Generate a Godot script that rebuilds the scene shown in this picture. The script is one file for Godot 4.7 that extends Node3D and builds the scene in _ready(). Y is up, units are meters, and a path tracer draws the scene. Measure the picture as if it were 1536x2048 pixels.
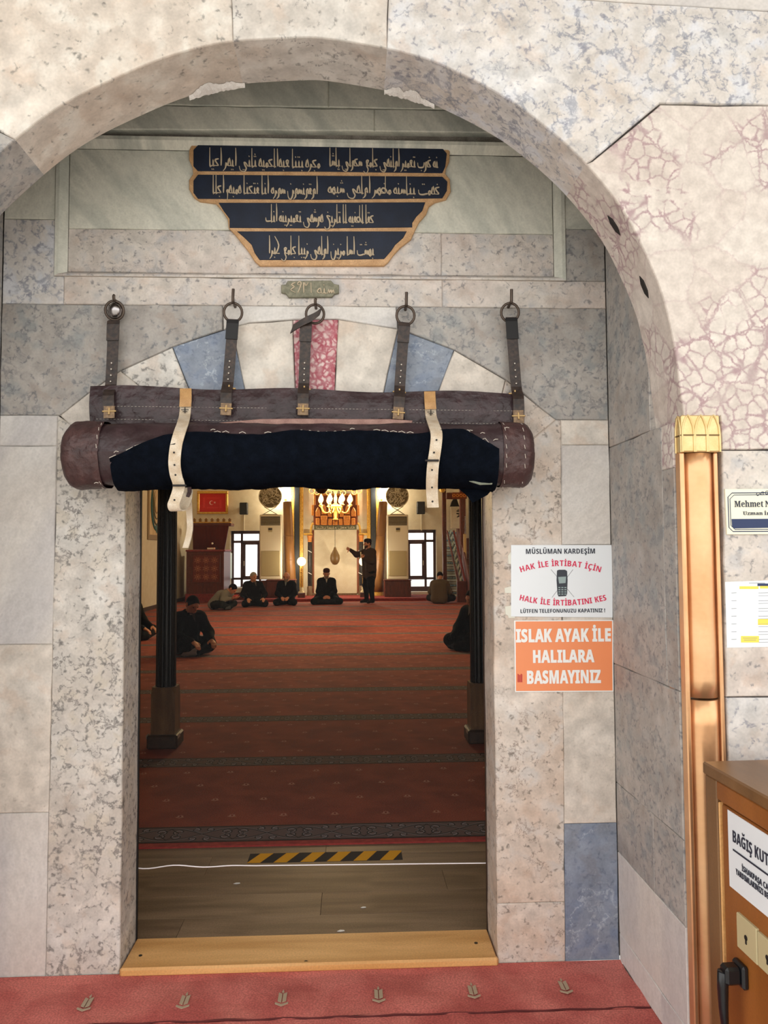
extends Node3D
# A marble mosque doorway seen from its porch, with the prayer hall beyond. Units are metres, y is up.
# z = 0 is the face of the niche wall with the door; the porch lies at z > 0 and the hall at z < 0.

const FOCAL := 1530.0          # focal length in pixels of the 1536 x 2048 frame
const FRONT := 0.55            # face of the arch wall
const FAR := -20.0             # face of the far wall of the hall
const SIDE := 0.88             # right side wall of the niche
const SIDE_L := -1.16          # left side wall of the niche
const DOOR_L := -0.747
const DOOR_R := 0.476
const HALL_L := -4.75
const HALL_R := 3.75
const HALL_H := 5.4

var cam_basis: Basis
var cam_pos: Vector3
var rng := RandomNumberGenerator.new()
var M := {}
var names := {}

# ---------------------------------------------------------------- pixels to places
func ray(px: float, py: float) -> Vector3:
	return cam_basis * Vector3((px - 768.0) / FOCAL, -(py - 1024.0) / FOCAL, -1.0)

func pz(px: float, py: float, z := 0.0) -> Vector3:      # the point seen at a pixel on the plane z
	var r := ray(px, py)
	return cam_pos + r * ((z - cam_pos.z) / r.z)

func py_(px: float, py: float, y := 0.0) -> Vector3:     # ... on the level y
	var r := ray(px, py)
	return cam_pos + r * ((y - cam_pos.y) / r.y)

func pxx(px: float, py: float, x: float) -> Vector3:     # ... on the plane x
	var r := ray(px, py)
	return cam_pos + r * ((x - cam_pos.x) / r.x)

func flat(v: Vector3) -> Vector2:
	return Vector2(v.x, v.y)

func poly_px(a: Array, z := 0.0) -> PackedVector2Array:
	var out := PackedVector2Array()
	for p in a:
		var w := pz(p[0], p[1], z)
		out.append(Vector2(w.x, w.y))
	return out

# ---------------------------------------------------------------- nodes
func numbered(called: String) -> String:
	var n: int = names.get(called, 0)
	names[called] = n + 1
	return called if n == 0 else "%s_%03d" % [called, n]

func thing(called: String, label: String, category: String, at := Vector3.ZERO, turn := 0.0, group := "") -> Node3D:
	var o := Node3D.new()
	o.name = numbered(called)
	add_child(o)
	o.position = at
	o.rotation.y = turn
	tag(o, label, category, group)
	return o

func tag(o: Node, label: String, category: String, group := "", kind := "") -> void:
	o.set_meta("label", label)
	o.set_meta("category", category)
	if group:
		o.set_meta("group", group)
	if kind:
		o.set_meta("kind", kind)

func obj(called: String, st: SurfaceTool, m: Material, parent: Node = null, smooth := false) -> MeshInstance3D:
	var o := MeshInstance3D.new()
	st.generate_normals()
	o.mesh = st.commit()
	o.material_override = m
	put(called, o, parent)
	return o

func put(called: String, o: Node3D, parent: Node = null) -> void:
	if parent == null:
		o.name = numbered(called)
		add_child(o)
	else:
		o.name = called
		parent.add_child(o, true)

func mesh_obj(called: String, mesh: Mesh, m: Material, parent: Node = null, at := Transform3D()) -> MeshInstance3D:
	var o := MeshInstance3D.new()
	o.mesh = mesh
	o.material_override = m
	o.transform = at
	put(called, o, parent)
	return o

func begin(smooth := false) -> SurfaceTool:
	var st := SurfaceTool.new()
	st.begin(Mesh.PRIMITIVE_TRIANGLES)
	st.set_smooth_group(0 if smooth else -1)
	return st

func structure(called: String, label: String, category := "wall") -> Node3D:
	var o := Node3D.new()
	o.name = called
	add_child(o)
	tag(o, label, category, "", "structure")
	return o

# ---------------------------------------------------------------- shapes
func tri(st: SurfaceTool, a: Vector3, b: Vector3, c: Vector3) -> void:   # counter-clockwise from outside
	st.add_vertex(a); st.add_vertex(c); st.add_vertex(b)

func quad(st: SurfaceTool, a: Vector3, b: Vector3, c: Vector3, d: Vector3) -> void:
	tri(st, a, b, c); tri(st, a, c, d)

func quad_uv(st: SurfaceTool, p: Array, uv: Array) -> void:
	for i in [0, 2, 1, 0, 3, 2]:
		st.set_uv(uv[i]); st.add_vertex(p[i])

func face_out(st: SurfaceTool, pts: Array, c: Vector3) -> void:          # a convex face turned away from c
	var n: Vector3 = (pts[1] - pts[0]).cross(pts[2] - pts[0])
	var flip: bool = n.dot(pts[0] - c) < 0
	for i in range(1, pts.size() - 1):
		if flip: tri(st, pts[0], pts[i + 1], pts[i])
		else: tri(st, pts[0], pts[i], pts[i + 1])

func box(st: SurfaceTool, lo: Vector3, hi: Vector3, bevel := 0.0, x := Transform3D()) -> void:
	var c := (lo + hi) / 2
	var h := (hi - lo) / 2
	var b: float = min(bevel, min(h.x, min(h.y, h.z)) * 0.95)
	var o := x * c
	for ax in 3:
		var u := (ax + 1) % 3
		var v := (ax + 2) % 3
		for s in [-1, 1]:
			var pts := []
			for q in [[-1, -1], [1, -1], [1, 1], [-1, 1]]:
				var p := Vector3()
				p[ax] = s * h[ax]; p[u] = q[0] * (h[u] - b); p[v] = q[1] * (h[v] - b)
				pts.append(x * (c + p))
			face_out(st, pts, o)
		if b > 0:
			for su in [-1, 1]:
				for sv in [-1, 1]:
					var pts := []
					for e in [[-1, 0], [1, 0], [1, 1], [-1, 1]]:
						var p := Vector3()
						p[ax] = e[0] * (h[ax] - b)
						p[u] = su * (h[u] - (b if e[1] else 0.0))
						p[v] = sv * (h[v] - (0.0 if e[1] else b))
						pts.append(x * (c + p))
					face_out(st, pts, o)
	if b > 0:
		for sx in [-1, 1]:
			for sy in [-1, 1]:
				for sz in [-1, 1]:
					face_out(st, [x * (c + Vector3(sx * h.x, sy * (h.y - b), sz * (h.z - b))), x * (c + Vector3(sx * (h.x - b), sy * h.y, sz * (h.z - b))), x * (c + Vector3(sx * (h.x - b), sy * (h.y - b), sz * h.z))], o)

func boxm(called: String, lo: Vector3, hi: Vector3, bevel: float, m: Material, parent: Node = null) -> MeshInstance3D:
	var st := begin()
	box(st, lo, hi, bevel)
	return obj(called, st, m, parent)

func lathe(st: SurfaceTool, prof: Array, seg := 20, x := Transform3D(), sx := 1.0, sz := 1.0) -> void:   # prof: [radius, y] upwards
	for i in prof.size() - 1:
		for k in seg:
			var a := TAU * k / seg
			var b := TAU * (k + 1) / seg
			var p := []
			for e in [[i, a], [i, b], [i + 1, b], [i + 1, a]]:
				var pr: Array = prof[e[0]]
				p.append(x * Vector3(cos(e[1]) * pr[0] * sx, pr[1], -sin(e[1]) * pr[0] * sz))
			if prof[i][0] > 1e-6: tri(st, p[0], p[1], p[2])
			if prof[i + 1][0] > 1e-6: tri(st, p[0], p[2], p[3])

func tube(st: SurfaceTool, path: Array, r, seg := 8, closed := false) -> void:
	var n := path.size()
	var rings := []
	var last := Vector3.UP
	for i in n:
		var a: Vector3 = path[(i - 1 + n) % n] if closed else path[max(i - 1, 0)]
		var b: Vector3 = path[(i + 1) % n] if closed else path[min(i + 1, n - 1)]
		var t := (b - a).normalized()
		if i == 0:
			last = Vector3.UP if absf(t.y) < 0.9 else Vector3.RIGHT
		var s := t.cross(last).normalized()
		last = s.cross(t).normalized()
		var rad: float = r[i] if r is Array else r
		var ring := []
		for k in seg:
			var f := TAU * k / seg
			ring.append(path[i] + (s * cos(f) + last * sin(f)) * rad)
		rings.append(ring)
	for i in (n if closed else n - 1):
		var q: Array = rings[(i + 1) % n]
		for k in seg:
			quad(st, rings[i][k], rings[i][(k + 1) % seg], q[(k + 1) % seg], q[k])
	if not closed:
		for k in range(1, seg - 1):
			tri(st, rings[0][0], rings[0][k + 1], rings[0][k])
			tri(st, rings[n - 1][0], rings[n - 1][k], rings[n - 1][k + 1])

func ribbon(st: SurfaceTool, path: Array, side: Vector3, width: float, thick: float) -> void:   # a strap: path in the middle of its width
	var n := path.size()
	var rows := []
	for i in n:
		var t: Vector3 = (path[min(i + 1, n - 1)] - path[max(i - 1, 0)]).normalized()
		var up := side.cross(t).normalized() * thick * 0.5
		var s := side.normalized() * width * 0.5
		var p: Vector3 = path[i]
		rows.append([p - s + up, p + s + up, p + s - up, p - s - up])
	for i in n - 1:
		for k in 4:
			quad(st, rows[i][k], rows[i][(k + 1) % 4], rows[i + 1][(k + 1) % 4], rows[i + 1][k])
	quad(st, rows[0][3], rows[0][2], rows[0][1], rows[0][0])
	quad(st, rows[n - 1][0], rows[n - 1][1], rows[n - 1][2], rows[n - 1][3])

func smooth_path(a: Array, steps := 6) -> Array:       # Catmull-Rom
	var out := []
	for i in a.size() - 1:
		var p0: Variant = a[max(i - 1, 0)]
		var p3: Variant = a[min(i + 2, a.size() - 1)]
		for s in steps:
			var t := float(s) / steps
			out.append(a[i].cubic_interpolate(a[i + 1], p0, p3, t))
	out.append(a[-1])
	return out

func ccw(p: PackedVector2Array) -> PackedVector2Array:
	if Geometry2D.is_polygon_clockwise(p):
		p.reverse()
	return p

func inset(p: PackedVector2Array, d: float) -> PackedVector2Array:      # keeps the number of corners; p counter-clockwise
	var out := PackedVector2Array()
	var n := p.size()
	for i in n:
		var e0 := (p[i] - p[(i - 1 + n) % n]).normalized()
		var e1 := (p[(i + 1) % n] - p[i]).normalized()
		var nn := Vector2(-e0.y, e0.x) + Vector2(-e1.y, e1.x)
		if nn.length() < 1e-4: nn = Vector2(-e1.y, e1.x)
		nn = nn.normalized()
		var k: float = clamp(nn.dot(Vector2(-e1.y, e1.x)), 0.35, 1.0)
		out.append(p[i] + nn * d / k)
	return out

# a slab of stone with worn edges: outline in x,y, its face at z = 0 of x, going back by depth; uv in metres, turned and shifted
func slab(st: SurfaceTool, outline: PackedVector2Array, depth: float, x: Transform3D, gap := 0.0015, bevel := 0.0025, rough := 0.0012, uv_turn := 0.0, uv_size := 1.0, uv_off := Vector2.ZERO) -> void:
	var p := ccw(outline.duplicate())
	var q := PackedVector2Array()
	for i in p.size():
		var a := p[i]
		var b := p[(i + 1) % p.size()]
		var n: int = clampi(int(a.distance_to(b) / 0.07), 1, 14)
		for k in n:
			var w := a.lerp(b, float(k) / n)
			if k > 0: w += (b - a).normalized().orthogonal() * rng.randfn(0.0, rough)
			q.append(w)
	var outer := inset(q, gap)
	var inner := inset(q, gap + bevel)
	var idx := Geometry2D.triangulate_polygon(inner)
	if idx.is_empty():
		inner = outer
		idx = Geometry2D.triangulate_polygon(outer)
	var uvf := func(v: Vector2) -> Vector2: return (v.rotated(uv_turn)) / uv_size + uv_off
	for k in range(0, idx.size(), 3):
		var t := [inner[idx[k]], inner[idx[k + 1]], inner[idx[k + 2]]]
		var area: float = (t[1] - t[0]).cross(t[2] - t[0])
		for e in ([0, 2, 1] if area > 0 else [0, 1, 2]):
			st.set_uv(uvf.call(t[e])); st.add_vertex(x * Vector3(t[e].x, t[e].y, 0))
	var n2 := outer.size()
	var lip := bevel + 0.0022          # the joint: a narrow groove with a bed of the stone's own colour
	for i in n2:
		var j := (i + 1) % n2
		var a := outer[i]; var b := outer[j]
		quad_uv(st, [x * Vector3(a.x, a.y, -bevel), x * Vector3(b.x, b.y, -bevel), x * Vector3(inner[j].x, inner[j].y, 0), x * Vector3(inner[i].x, inner[i].y, 0)], [uvf.call(a), uvf.call(b), uvf.call(inner[j]), uvf.call(inner[i])])
		quad_uv(st, [x * Vector3(a.x, a.y, -lip), x * Vector3(b.x, b.y, -lip), x * Vector3(b.x, b.y, -bevel), x * Vector3(a.x, a.y, -bevel)], [uvf.call(a), uvf.call(b), uvf.call(b), uvf.call(a)])
		var qa := q[i]; var qb := q[j]
		quad_uv(st, [x * Vector3(qa.x, qa.y, -lip), x * Vector3(qb.x, qb.y, -lip), x * Vector3(b.x, b.y, -lip), x * Vector3(a.x, a.y, -lip)], [uvf.call(qa), uvf.call(qb), uvf.call(b), uvf.call(a)])
		var en := (b - a).normalized()
		var off := Vector2(en.y, -en.x) * (depth - lip)
		quad_uv(st, [x * Vector3(qa.x, qa.y, -depth), x * Vector3(qb.x, qb.y, -depth), x * Vector3(qb.x, qb.y, -lip), x * Vector3(qa.x, qa.y, -lip)], [uvf.call(qa + off), uvf.call(qb + off), uvf.call(qb), uvf.call(qa)])

func stone(parent: Node, outline: PackedVector2Array, depth: float, m: Material, uv_size := 1.2, uv_turn := 0.0, x := Transform3D(), called := "stone") -> MeshInstance3D:
	var st := begin()
	slab(st, outline, depth, x, 0.001, 0.002, 0.0011, uv_turn, uv_size, Vector2(rng.randf(), rng.randf()))
	return obj(called, st, m, parent)

func rect(x0: float, y0: float, x1: float, y1: float) -> PackedVector2Array:
	return PackedVector2Array([Vector2(x0, y0), Vector2(x1, y0), Vector2(x1, y1), Vector2(x0, y1)])

# an extruded outline without worn edges; face at z = 0 of x
func plate(st: SurfaceTool, outline: PackedVector2Array, depth: float, x: Transform3D, bevel := 0.0) -> void:
	var p := ccw(outline.duplicate())
	var inner := inset(p, bevel) if bevel > 0 else p
	var idx := Geometry2D.triangulate_polygon(inner)
	for k in range(0, idx.size(), 3):
		var a := inner[idx[k]]; var b := inner[idx[k + 1]]; var c := inner[idx[k + 2]]
		if (b - a).cross(c - a) < 0:
			var s := b; b = c; c = s
		tri(st, x * Vector3(a.x, a.y, 0), x * Vector3(b.x, b.y, 0), x * Vector3(c.x, c.y, 0))
		tri(st, x * Vector3(a.x, a.y, -depth), x * Vector3(c.x, c.y, -depth), x * Vector3(b.x, b.y, -depth))
	for i in p.size():
		var j := (i + 1) % p.size()
		if bevel > 0:
			quad(st, x * Vector3(p[i].x, p[i].y, -bevel), x * Vector3(p[j].x, p[j].y, -bevel), x * Vector3(inner[j].x, inner[j].y, 0), x * Vector3(inner[i].x, inner[i].y, 0))
		quad(st, x * Vector3(p[i].x, p[i].y, -depth), x * Vector3(p[j].x, p[j].y, -depth), x * Vector3(p[j].x, p[j].y, -bevel), x * Vector3(p[i].x, p[i].y, -bevel))

func at(p: Vector3) -> Transform3D:
	return Transform3D(Basis(), p)

# ---------------------------------------------------------------- lettering
var fonts := {}
func font(which: String, weight := 400) -> Font:
	var key := which + str(weight)
	if not fonts.has(key):
		var f := SystemFont.new()
		f.font_names = PackedStringArray([which])
		f.font_weight = weight
		fonts[key] = f
	return fonts[key]

func word_mesh(s: String, f: Font) -> TextMesh:
	var t := TextMesh.new()
	t.text = s
	t.font = f
	t.font_size = 48
	t.pixel_size = 0.01
	t.depth = 0.02
	t.curve_step = 1.5
	return t

# a line of lettering: x places its lower left corner, width and height in metres
func lettering(parent: Node, s: String, f: Font, x: Transform3D, width: float, height: float, m: Material, called := "lettering", cap := 0.0) -> MeshInstance3D:
	var t := word_mesh(s, f)
	var b := t.get_aabb()
	var sx := width / b.size.x
	var sy := height / (cap if cap > 0 else b.size.y)
	var o := mesh_obj(called, t, m, parent)
	var base: float = b.position.y
	o.transform = x * Transform3D(Basis.from_scale(Vector3(sx, sy, 0.03)), Vector3(-b.position.x * sx, -base * sy, 0.0006))
	return o

# ---------------------------------------------------------------- materials
const TEX := 512

func noise(kind: int, cycles: float, sd: int, oct := 4, warp := 0.0, n := TEX) -> FastNoiseLite:
	var f := FastNoiseLite.new()
	f.noise_type = kind
	f.frequency = cycles / n
	f.seed = sd
	f.fractal_type = FastNoiseLite.FRACTAL_FBM if oct > 1 else FastNoiseLite.FRACTAL_NONE
	f.fractal_octaves = oct
	if warp > 0:
		f.domain_warp_enabled = true
		f.domain_warp_amplitude = warp
		f.domain_warp_frequency = cycles * 1.3 / n
		f.domain_warp_fractal_octaves = 3
	return f

var pool := {}
# fields are made once for each kind and scale and shared by the stones, shifted for each
func pooled(cycles: float, oct: int, warp: float, sd: int, squeeze := 1, n := TEX) -> PackedByteArray:
	var key := "%s %s %s %s %s" % [cycles, oct, warp, squeeze, n]
	if not pool.has(key):
		pool[key] = grid(noise(FastNoiseLite.TYPE_SIMPLEX_SMOOTH, cycles, pool.size() * 13 + 3, oct, warp, n), n, squeeze)
	var d: PackedByteArray = pool[key]
	var cut := (sd * 7919) % (n - 1) * n + (sd * 104729) % n
	return d.slice(cut) + d.slice(0, cut)

func grid(f: FastNoiseLite, n := TEX, squeeze := 1) -> PackedByteArray:
	var im := f.get_seamless_image(n, n / squeeze, false, false, 0.12)
	if squeeze > 1:
		im.resize(n, n, Image.INTERPOLATE_CUBIC)
	im.convert(Image.FORMAT_L8)
	return im.get_data()

func tex(data: PackedByteArray, n := TEX) -> ImageTexture:
	return ImageTexture.create_from_image(Image.create_from_data(n, n, false, Image.FORMAT_RGB8, data))

func std(c: Color, rough := 0.6, metal := 0.0) -> StandardMaterial3D:
	var m := StandardMaterial3D.new()
	m.albedo_color = c
	m.roughness = rough
	m.metallic = metal
	return m

func c8(r: int, g: int, b: int) -> Color:
	return Color8(r, g, b)

func stone_mat(t: Texture2D, rough := 0.5) -> StandardMaterial3D:
	var m := std(Color.WHITE, rough)
	m.albedo_texture = t
	return m

# veined marble: ground a..b, soft patches, thin broken veins, short dark dashes
func marble(sd: int, a: Color, b: Color, vein: Color, vein_cycles: float, vein_w: float, vein_amt: float, dash: Color, dash_th: float, blotch: Color = Color(0, 0, 0, 0), squeeze := 1, warp := 30.0) -> ImageTexture:
	var n1 := pooled(2.5, 5, 30.0, sd, squeeze)
	var n2 := pooled(vein_cycles, 5, warp, sd + 1)
	var n3 := pooled(3.0, 3, 0.0, sd + 2)
	var n4 := pooled(20.0, 3, 10.0, sd + 3)
	var n6 := pooled(34.0, 2, 0.0, sd + 7)
	var n5 := pooled(110.0, 2, 0.0, sd + 4)
	var n7 := pooled(12.0, 4, 16.0, sd + 9)
	var out := PackedByteArray()
	out.resize(TEX * TEX * 3)
	for i in TEX * TEX:
		var t := n1[i] / 255.0
		var r := a.r + (b.r - a.r) * t
		var g := a.g + (b.g - a.g) * t
		var bl := a.b + (b.b - a.b) * t
		var mask := clampf(n3[i] / 90.0 - 0.75, 0.0, 1.0)
		if blotch.a > 0.0:
			var q := clampf((n7[i] - 118) / 70.0, 0.0, 1.0) * mask * blotch.a
			r += (blotch.r - r) * q; g += (blotch.g - g) * q; bl += (blotch.b - bl) * q
		var warm := clampf((n7[(i + 90000) % (TEX * TEX)] - 138) / 60.0, 0.0, 1.0) * (1.0 - mask) * 0.5
		r *= 1.0 - 0.07 * warm; g *= 1.0 - 0.13 * warm; bl *= 1.0 - 0.17 * warm
		var v := 1.0 - absf(n2[i] - 128) / (vein_w * (0.25 + 0.75 * n7[i] / 160.0))
		if v > 0.0:
			v = minf(v * 1.3, 1.0) * vein_amt * (0.15 + 0.85 * mask)
			r += (vein.r - r) * v; g += (vein.g - g) * v; bl += (vein.b - bl) * v
		var f := minf(1.3 - absf(n4[i] - 128) / 13.0, 1.0)
		if f > 0.0:
			f *= clampf((n6[i] - dash_th + 24.0 * (mask - 0.5)) / 60.0, 0.0, 0.75) * dash.a
			r += (dash.r - r) * f; g += (dash.g - g) * f; bl += (dash.b - bl) * f
		var k := 255.0 + (n5[i] - 128) * 0.07 + (n7[i] - 128) * 0.2 + (n4[i] - 128) * 0.09
		out[i * 3] = clampi(int(r * k), 0, 255); out[i * 3 + 1] = clampi(int(g * k), 0, 255); out[i * 3 + 2] = clampi(int(bl * k), 0, 255)
	return tex(out)

# a marble of long bands
func banded(sd: int, a: Color, b: Color, dark: Color, bands: float, amt: float, sq: int) -> ImageTexture:
	var n1 := pooled(bands, 4, 0.0, sd, sq)
	var n2 := pooled(2.5, 5, 30.0, sd + 1)
	var n3 := pooled(40.0, 3, 0.0, sd + 2, 2)
	var n5 := pooled(110.0, 2, 0.0, sd + 4)
	var out := PackedByteArray()
	out.resize(TEX * TEX * 3)
	for i in TEX * TEX:
		var t := n2[i] / 255.0
		var v := clampf((n1[i] - 110) / 90.0, 0.0, 1.0) * amt * (0.35 + 0.65 * t)
		var r := a.r + (b.r - a.r) * t
		var g := a.g + (b.g - a.g) * t
		var bl := a.b + (b.b - a.b) * t
		r += (dark.r - r) * v; g += (dark.g - g) * v; bl += (dark.b - bl) * v
		var f := clampf((n3[i] - 186) / 22.0, 0.0, 1.0) * 0.14
		r += (dark.r * 0.7 - r) * f; g += (dark.g * 0.7 - g) * f; bl += (dark.b * 0.7 - bl) * f
		var k := 255.0 + (n5[i] - 128) * 0.07 + (n3[i] - 128) * 0.1
		out[i * 3] = clampi(int(r * k), 0, 255); out[i * 3 + 1] = clampi(int(g * k), 0, 255); out[i * 3 + 2] = clampi(int(bl * k), 0, 255)
	return tex(out)

# breccia: pale clasts of two sizes in a coloured ground
func breccia(sd: int, a: Color, b: Color, ground: Color, big: float, small: float, amt: float, edge: float) -> ImageTexture:
	var c1 := noise(FastNoiseLite.TYPE_CELLULAR, big, sd, 1, 16.0)
	c1.cellular_return_type = FastNoiseLite.RETURN_DISTANCE2_SUB
	c1.cellular_jitter = 1.0
	var c2 := noise(FastNoiseLite.TYPE_CELLULAR, small, sd + 1, 1, 7.0)
	c2.cellular_return_type = FastNoiseLite.RETURN_DISTANCE2_SUB
	var cv := noise(FastNoiseLite.TYPE_CELLULAR, big, sd, 1, 16.0)
	cv.cellular_return_type = FastNoiseLite.RETURN_CELL_VALUE
	cv.cellular_jitter = 1.0
	var d1 := grid(c1); var d2 := grid(c2); var dv := grid(cv)
	var n3 := pooled(3.0, 3, 0.0, sd + 2)
	var n4 := pooled(24.0, 3, 12.0, sd + 5)
	var n5 := pooled(110.0, 2, 0.0, sd + 4)
	var out := PackedByteArray()
	out.resize(TEX * TEX * 3)
	for i in TEX * TEX:
		var t := dv[i] / 255.0 * 0.65 + n4[i] / 255.0 * 0.35
		var r := a.r + (b.r - a.r) * t
		var g := a.g + (b.g - a.g) * t
		var bl := a.b + (b.b - a.b) * t
		var fine := clampf((n3[i] - 108) / 40.0, 0.0, 1.0)
		if amt >= 1.0: fine = 1.0
		var e1 := maxf(1.0 - d1[i] / edge, 0.0)
		var e2 := maxf(1.0 - d2[i] / (edge * 2.0), 0.0)
		var v := maxf(e1 * (0.25 + 0.75 * fine), e2 * fine)
		v = clampf(v * 1.3, 0.0, 1.0) * amt * (0.35 + 0.65 * n4[i] / 255.0)
		r += (ground.r - r) * v; g += (ground.g - g) * v; bl += (ground.b - bl) * v
		var k := 255.0 + (n5[i] - 128) * 0.07 + (n4[i] - 128) * 0.12
		out[i * 3] = clampi(int(r * k), 0, 255); out[i * 3 + 1] = clampi(int(g * k), 0, 255); out[i * 3 + 2] = clampi(int(bl * k), 0, 255)
	return tex(out)

# plain cloth, leather, paint: two tones of fine grain
func grain(sd: int, a: Color, b: Color, cycles: float, n := 256, squeeze := 1, fine := 0.1, across := false) -> ImageTexture:
	var n1 := pooled(cycles, 5, 12.0, sd, squeeze, n)
	var n2 := pooled(n / 5.0, 2, 0.0, sd + 1, 1, n)
	var out := PackedByteArray()
	out.resize(n * n * 3)
	for i in n * n:
		var t := clampf((n1[i] - 128) / 128.0 * 0.8 + 0.5, 0.0, 1.0)
		var k := 255.0 * (1.0 + (n2[i] - 128) / 128.0 * fine)
		out[i * 3] = clampi(int((a.r + (b.r - a.r) * t) * k), 0, 255)
		out[i * 3 + 1] = clampi(int((a.g + (b.g - a.g) * t) * k), 0, 255)
		out[i * 3 + 2] = clampi(int((a.b + (b.b - a.b) * t) * k), 0, 255)
	if across:
		var im := Image.create_from_data(n, n, false, Image.FORMAT_RGB8, out)
		im.rotate_90(CLOCKWISE)
		return ImageTexture.create_from_image(im)
	return tex(out, n)

func tri_mat(t: Texture2D, size: float, rough := 0.6, metal := 0.0, stretch := Vector3.ONE) -> StandardMaterial3D:
	var m := std(Color.WHITE, rough, metal)
	m.albedo_texture = t
	m.uv1_triplanar = true
	m.uv1_world_triplanar = true
	m.uv1_scale = stretch / size
	return m

func glow(c: Color, e: float) -> StandardMaterial3D:
	var m := std(c, 0.4)
	m.emission_enabled = true
	m.emission = c
	m.emission_energy_multiplier = e
	return m

func dot(im: Image, x: float, y: float, r: float, c: Color) -> void:
	var w := im.get_width(); var h := im.get_height()
	for j in range(int(y - r - 1), int(y + r + 2)):
		for i in range(int(x - r - 1), int(x + r + 2)):
			if j < 0 or j >= h: continue
			var d := Vector2(i - x, j - y).length()
			if d < r:
				im.set_pixel(posmod(i, w), j, c)

func stroke(im: Image, pts: Array, r: float, c: Color) -> void:
	for i in pts.size() - 1:
		var n := int(ceil(pts[i].distance_to(pts[i + 1]) / (r * 0.5))) + 1
		for k in n:
			var p: Vector2 = pts[i].lerp(pts[i + 1], float(k) / n)
			dot(im, p.x, p.y, r, c)

func spiral(c: Vector2, r0: float, a0: float, turns: float, flip: float) -> Array:
	var out := []
	for k in 15:
		var t := k / 14.0
		var a := a0 + flip * turns * TAU * t
		out.append(c + Vector2(cos(a), sin(a)) * r0 * (1.0 - 0.75 * t))
	return out

# one repeat of the scrolled border between two prayer rows
func border_tex() -> ImageTexture:
	var w := 320; var h := 192
	var im := Image.create(w, h, false, Image.FORMAT_RGB8)
	var gd := noise(FastNoiseLite.TYPE_SIMPLEX, 90.0, 71, 2, 0.0, w)
	for y in h:
		for x in w:
			var k := 1.0 + gd.get_noise_2d(x, y) * 0.14
			var base := c8(98, 80, 80) if y > 14 and y < h - 14 else c8(46, 36, 36)
			im.set_pixel(x, y, base * k)
	var ink := c8(20, 20, 30)
	var pale := c8(150, 142, 150)
	for s in [-1.0, 1.0]:
		var a := []
		var b := []
		for k in 41:
			var t := k / 40.0
			a.append(Vector2(t * w, h / 2.0 + s * sin(t * PI) * (h * 0.36) * (1.0 if t < 0.5 else 1.0)))
		for off in [Vector2(0, 5)]:
			var q := []
			for p in a: q.append(p + off * s)
			stroke(im, q, 3.0, pale)
		stroke(im, a, 4.0, ink)
		for e in [[0.12, 1.0], [0.88, -1.0]]:
			stroke(im, spiral(Vector2(w * e[0], h / 2.0 + s * h * 0.26), 22, PI * 0.5 * s, 1.1, e[1] * s), 5.5, pale)
			stroke(im, spiral(Vector2(w * e[0], h / 2.0 + s * h * 0.28), 26, PI * 0.5 * s, 1.1, e[1] * s), 3.6, ink)
		for e in [[0.36, 1.0], [0.64, -1.0]]:
			stroke(im, spiral(Vector2(w * e[0], h / 2.0 + s * h * 0.13), 30, -PI * 0.5 * s, 1.2, e[1] * s), 5.0, pale)
			stroke(im, spiral(Vector2(w * e[0], h / 2.0 + s * h * 0.15), 34, -PI * 0.5 * s, 1.2, e[1] * s), 3.4, ink)
		stroke(im, [Vector2(w * 0.36, h / 2.0 + s * 10), Vector2(w * 0.5, h / 2.0 + s * h * 0.34), Vector2(w * 0.64, h / 2.0 + s * 10)], 3.0, ink)
	return ImageTexture.create_from_image(im)

# the field of a carpet: worn pile with a staggered row of small sprigs
func field_tex(a: Color, b: Color, sprig: Color, n := 512) -> ImageTexture:
	var n1 := grid(noise(FastNoiseLite.TYPE_SIMPLEX_SMOOTH, 3.0, 81, 4, 40.0, n), n)
	var n2 := grid(noise(FastNoiseLite.TYPE_SIMPLEX, 100.0, 82, 2, 0.0, n), n)
	var out := PackedByteArray()
	out.resize(n * n * 3)
	for i in n * n:
		var t := clampf((n1[i] - 128) / 128.0 * 0.9 + 0.5, 0.0, 1.0)
		var k := 255.0 * (1.0 + (n2[i] - 128) / 128.0 * 0.16)
		out[i * 3] = clampi(int((a.r + (b.r - a.r) * t) * k), 0, 255)
		out[i * 3 + 1] = clampi(int((a.g + (b.g - a.g) * t) * k), 0, 255)
		out[i * 3 + 2] = clampi(int((a.b + (b.b - a.b) * t) * k), 0, 255)
	var im := Image.create_from_data(n, n, false, Image.FORMAT_RGB8, out)
	if sprig.a > 0:
		for g in 4:
			for h in 4:
				var p := Vector2((g + 0.25 + 0.5 * (h % 2)) * n / 4.0, (h + 0.5) * n / 4.0)
				stroke(im, [p + Vector2(-9, 2), p + Vector2(0, 7), p + Vector2(9, 2)], 1.8, sprig)
				stroke(im, [p + Vector2(-5, -1), p + Vector2(-4, -8)], 2.2, sprig)
				stroke(im, [p + Vector2(5, -1), p + Vector2(4, -8)], 2.2, sprig)
				dot(im, p.x, p.y - 12, 1.6, sprig)
	return ImageTexture.create_from_image(im)

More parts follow.
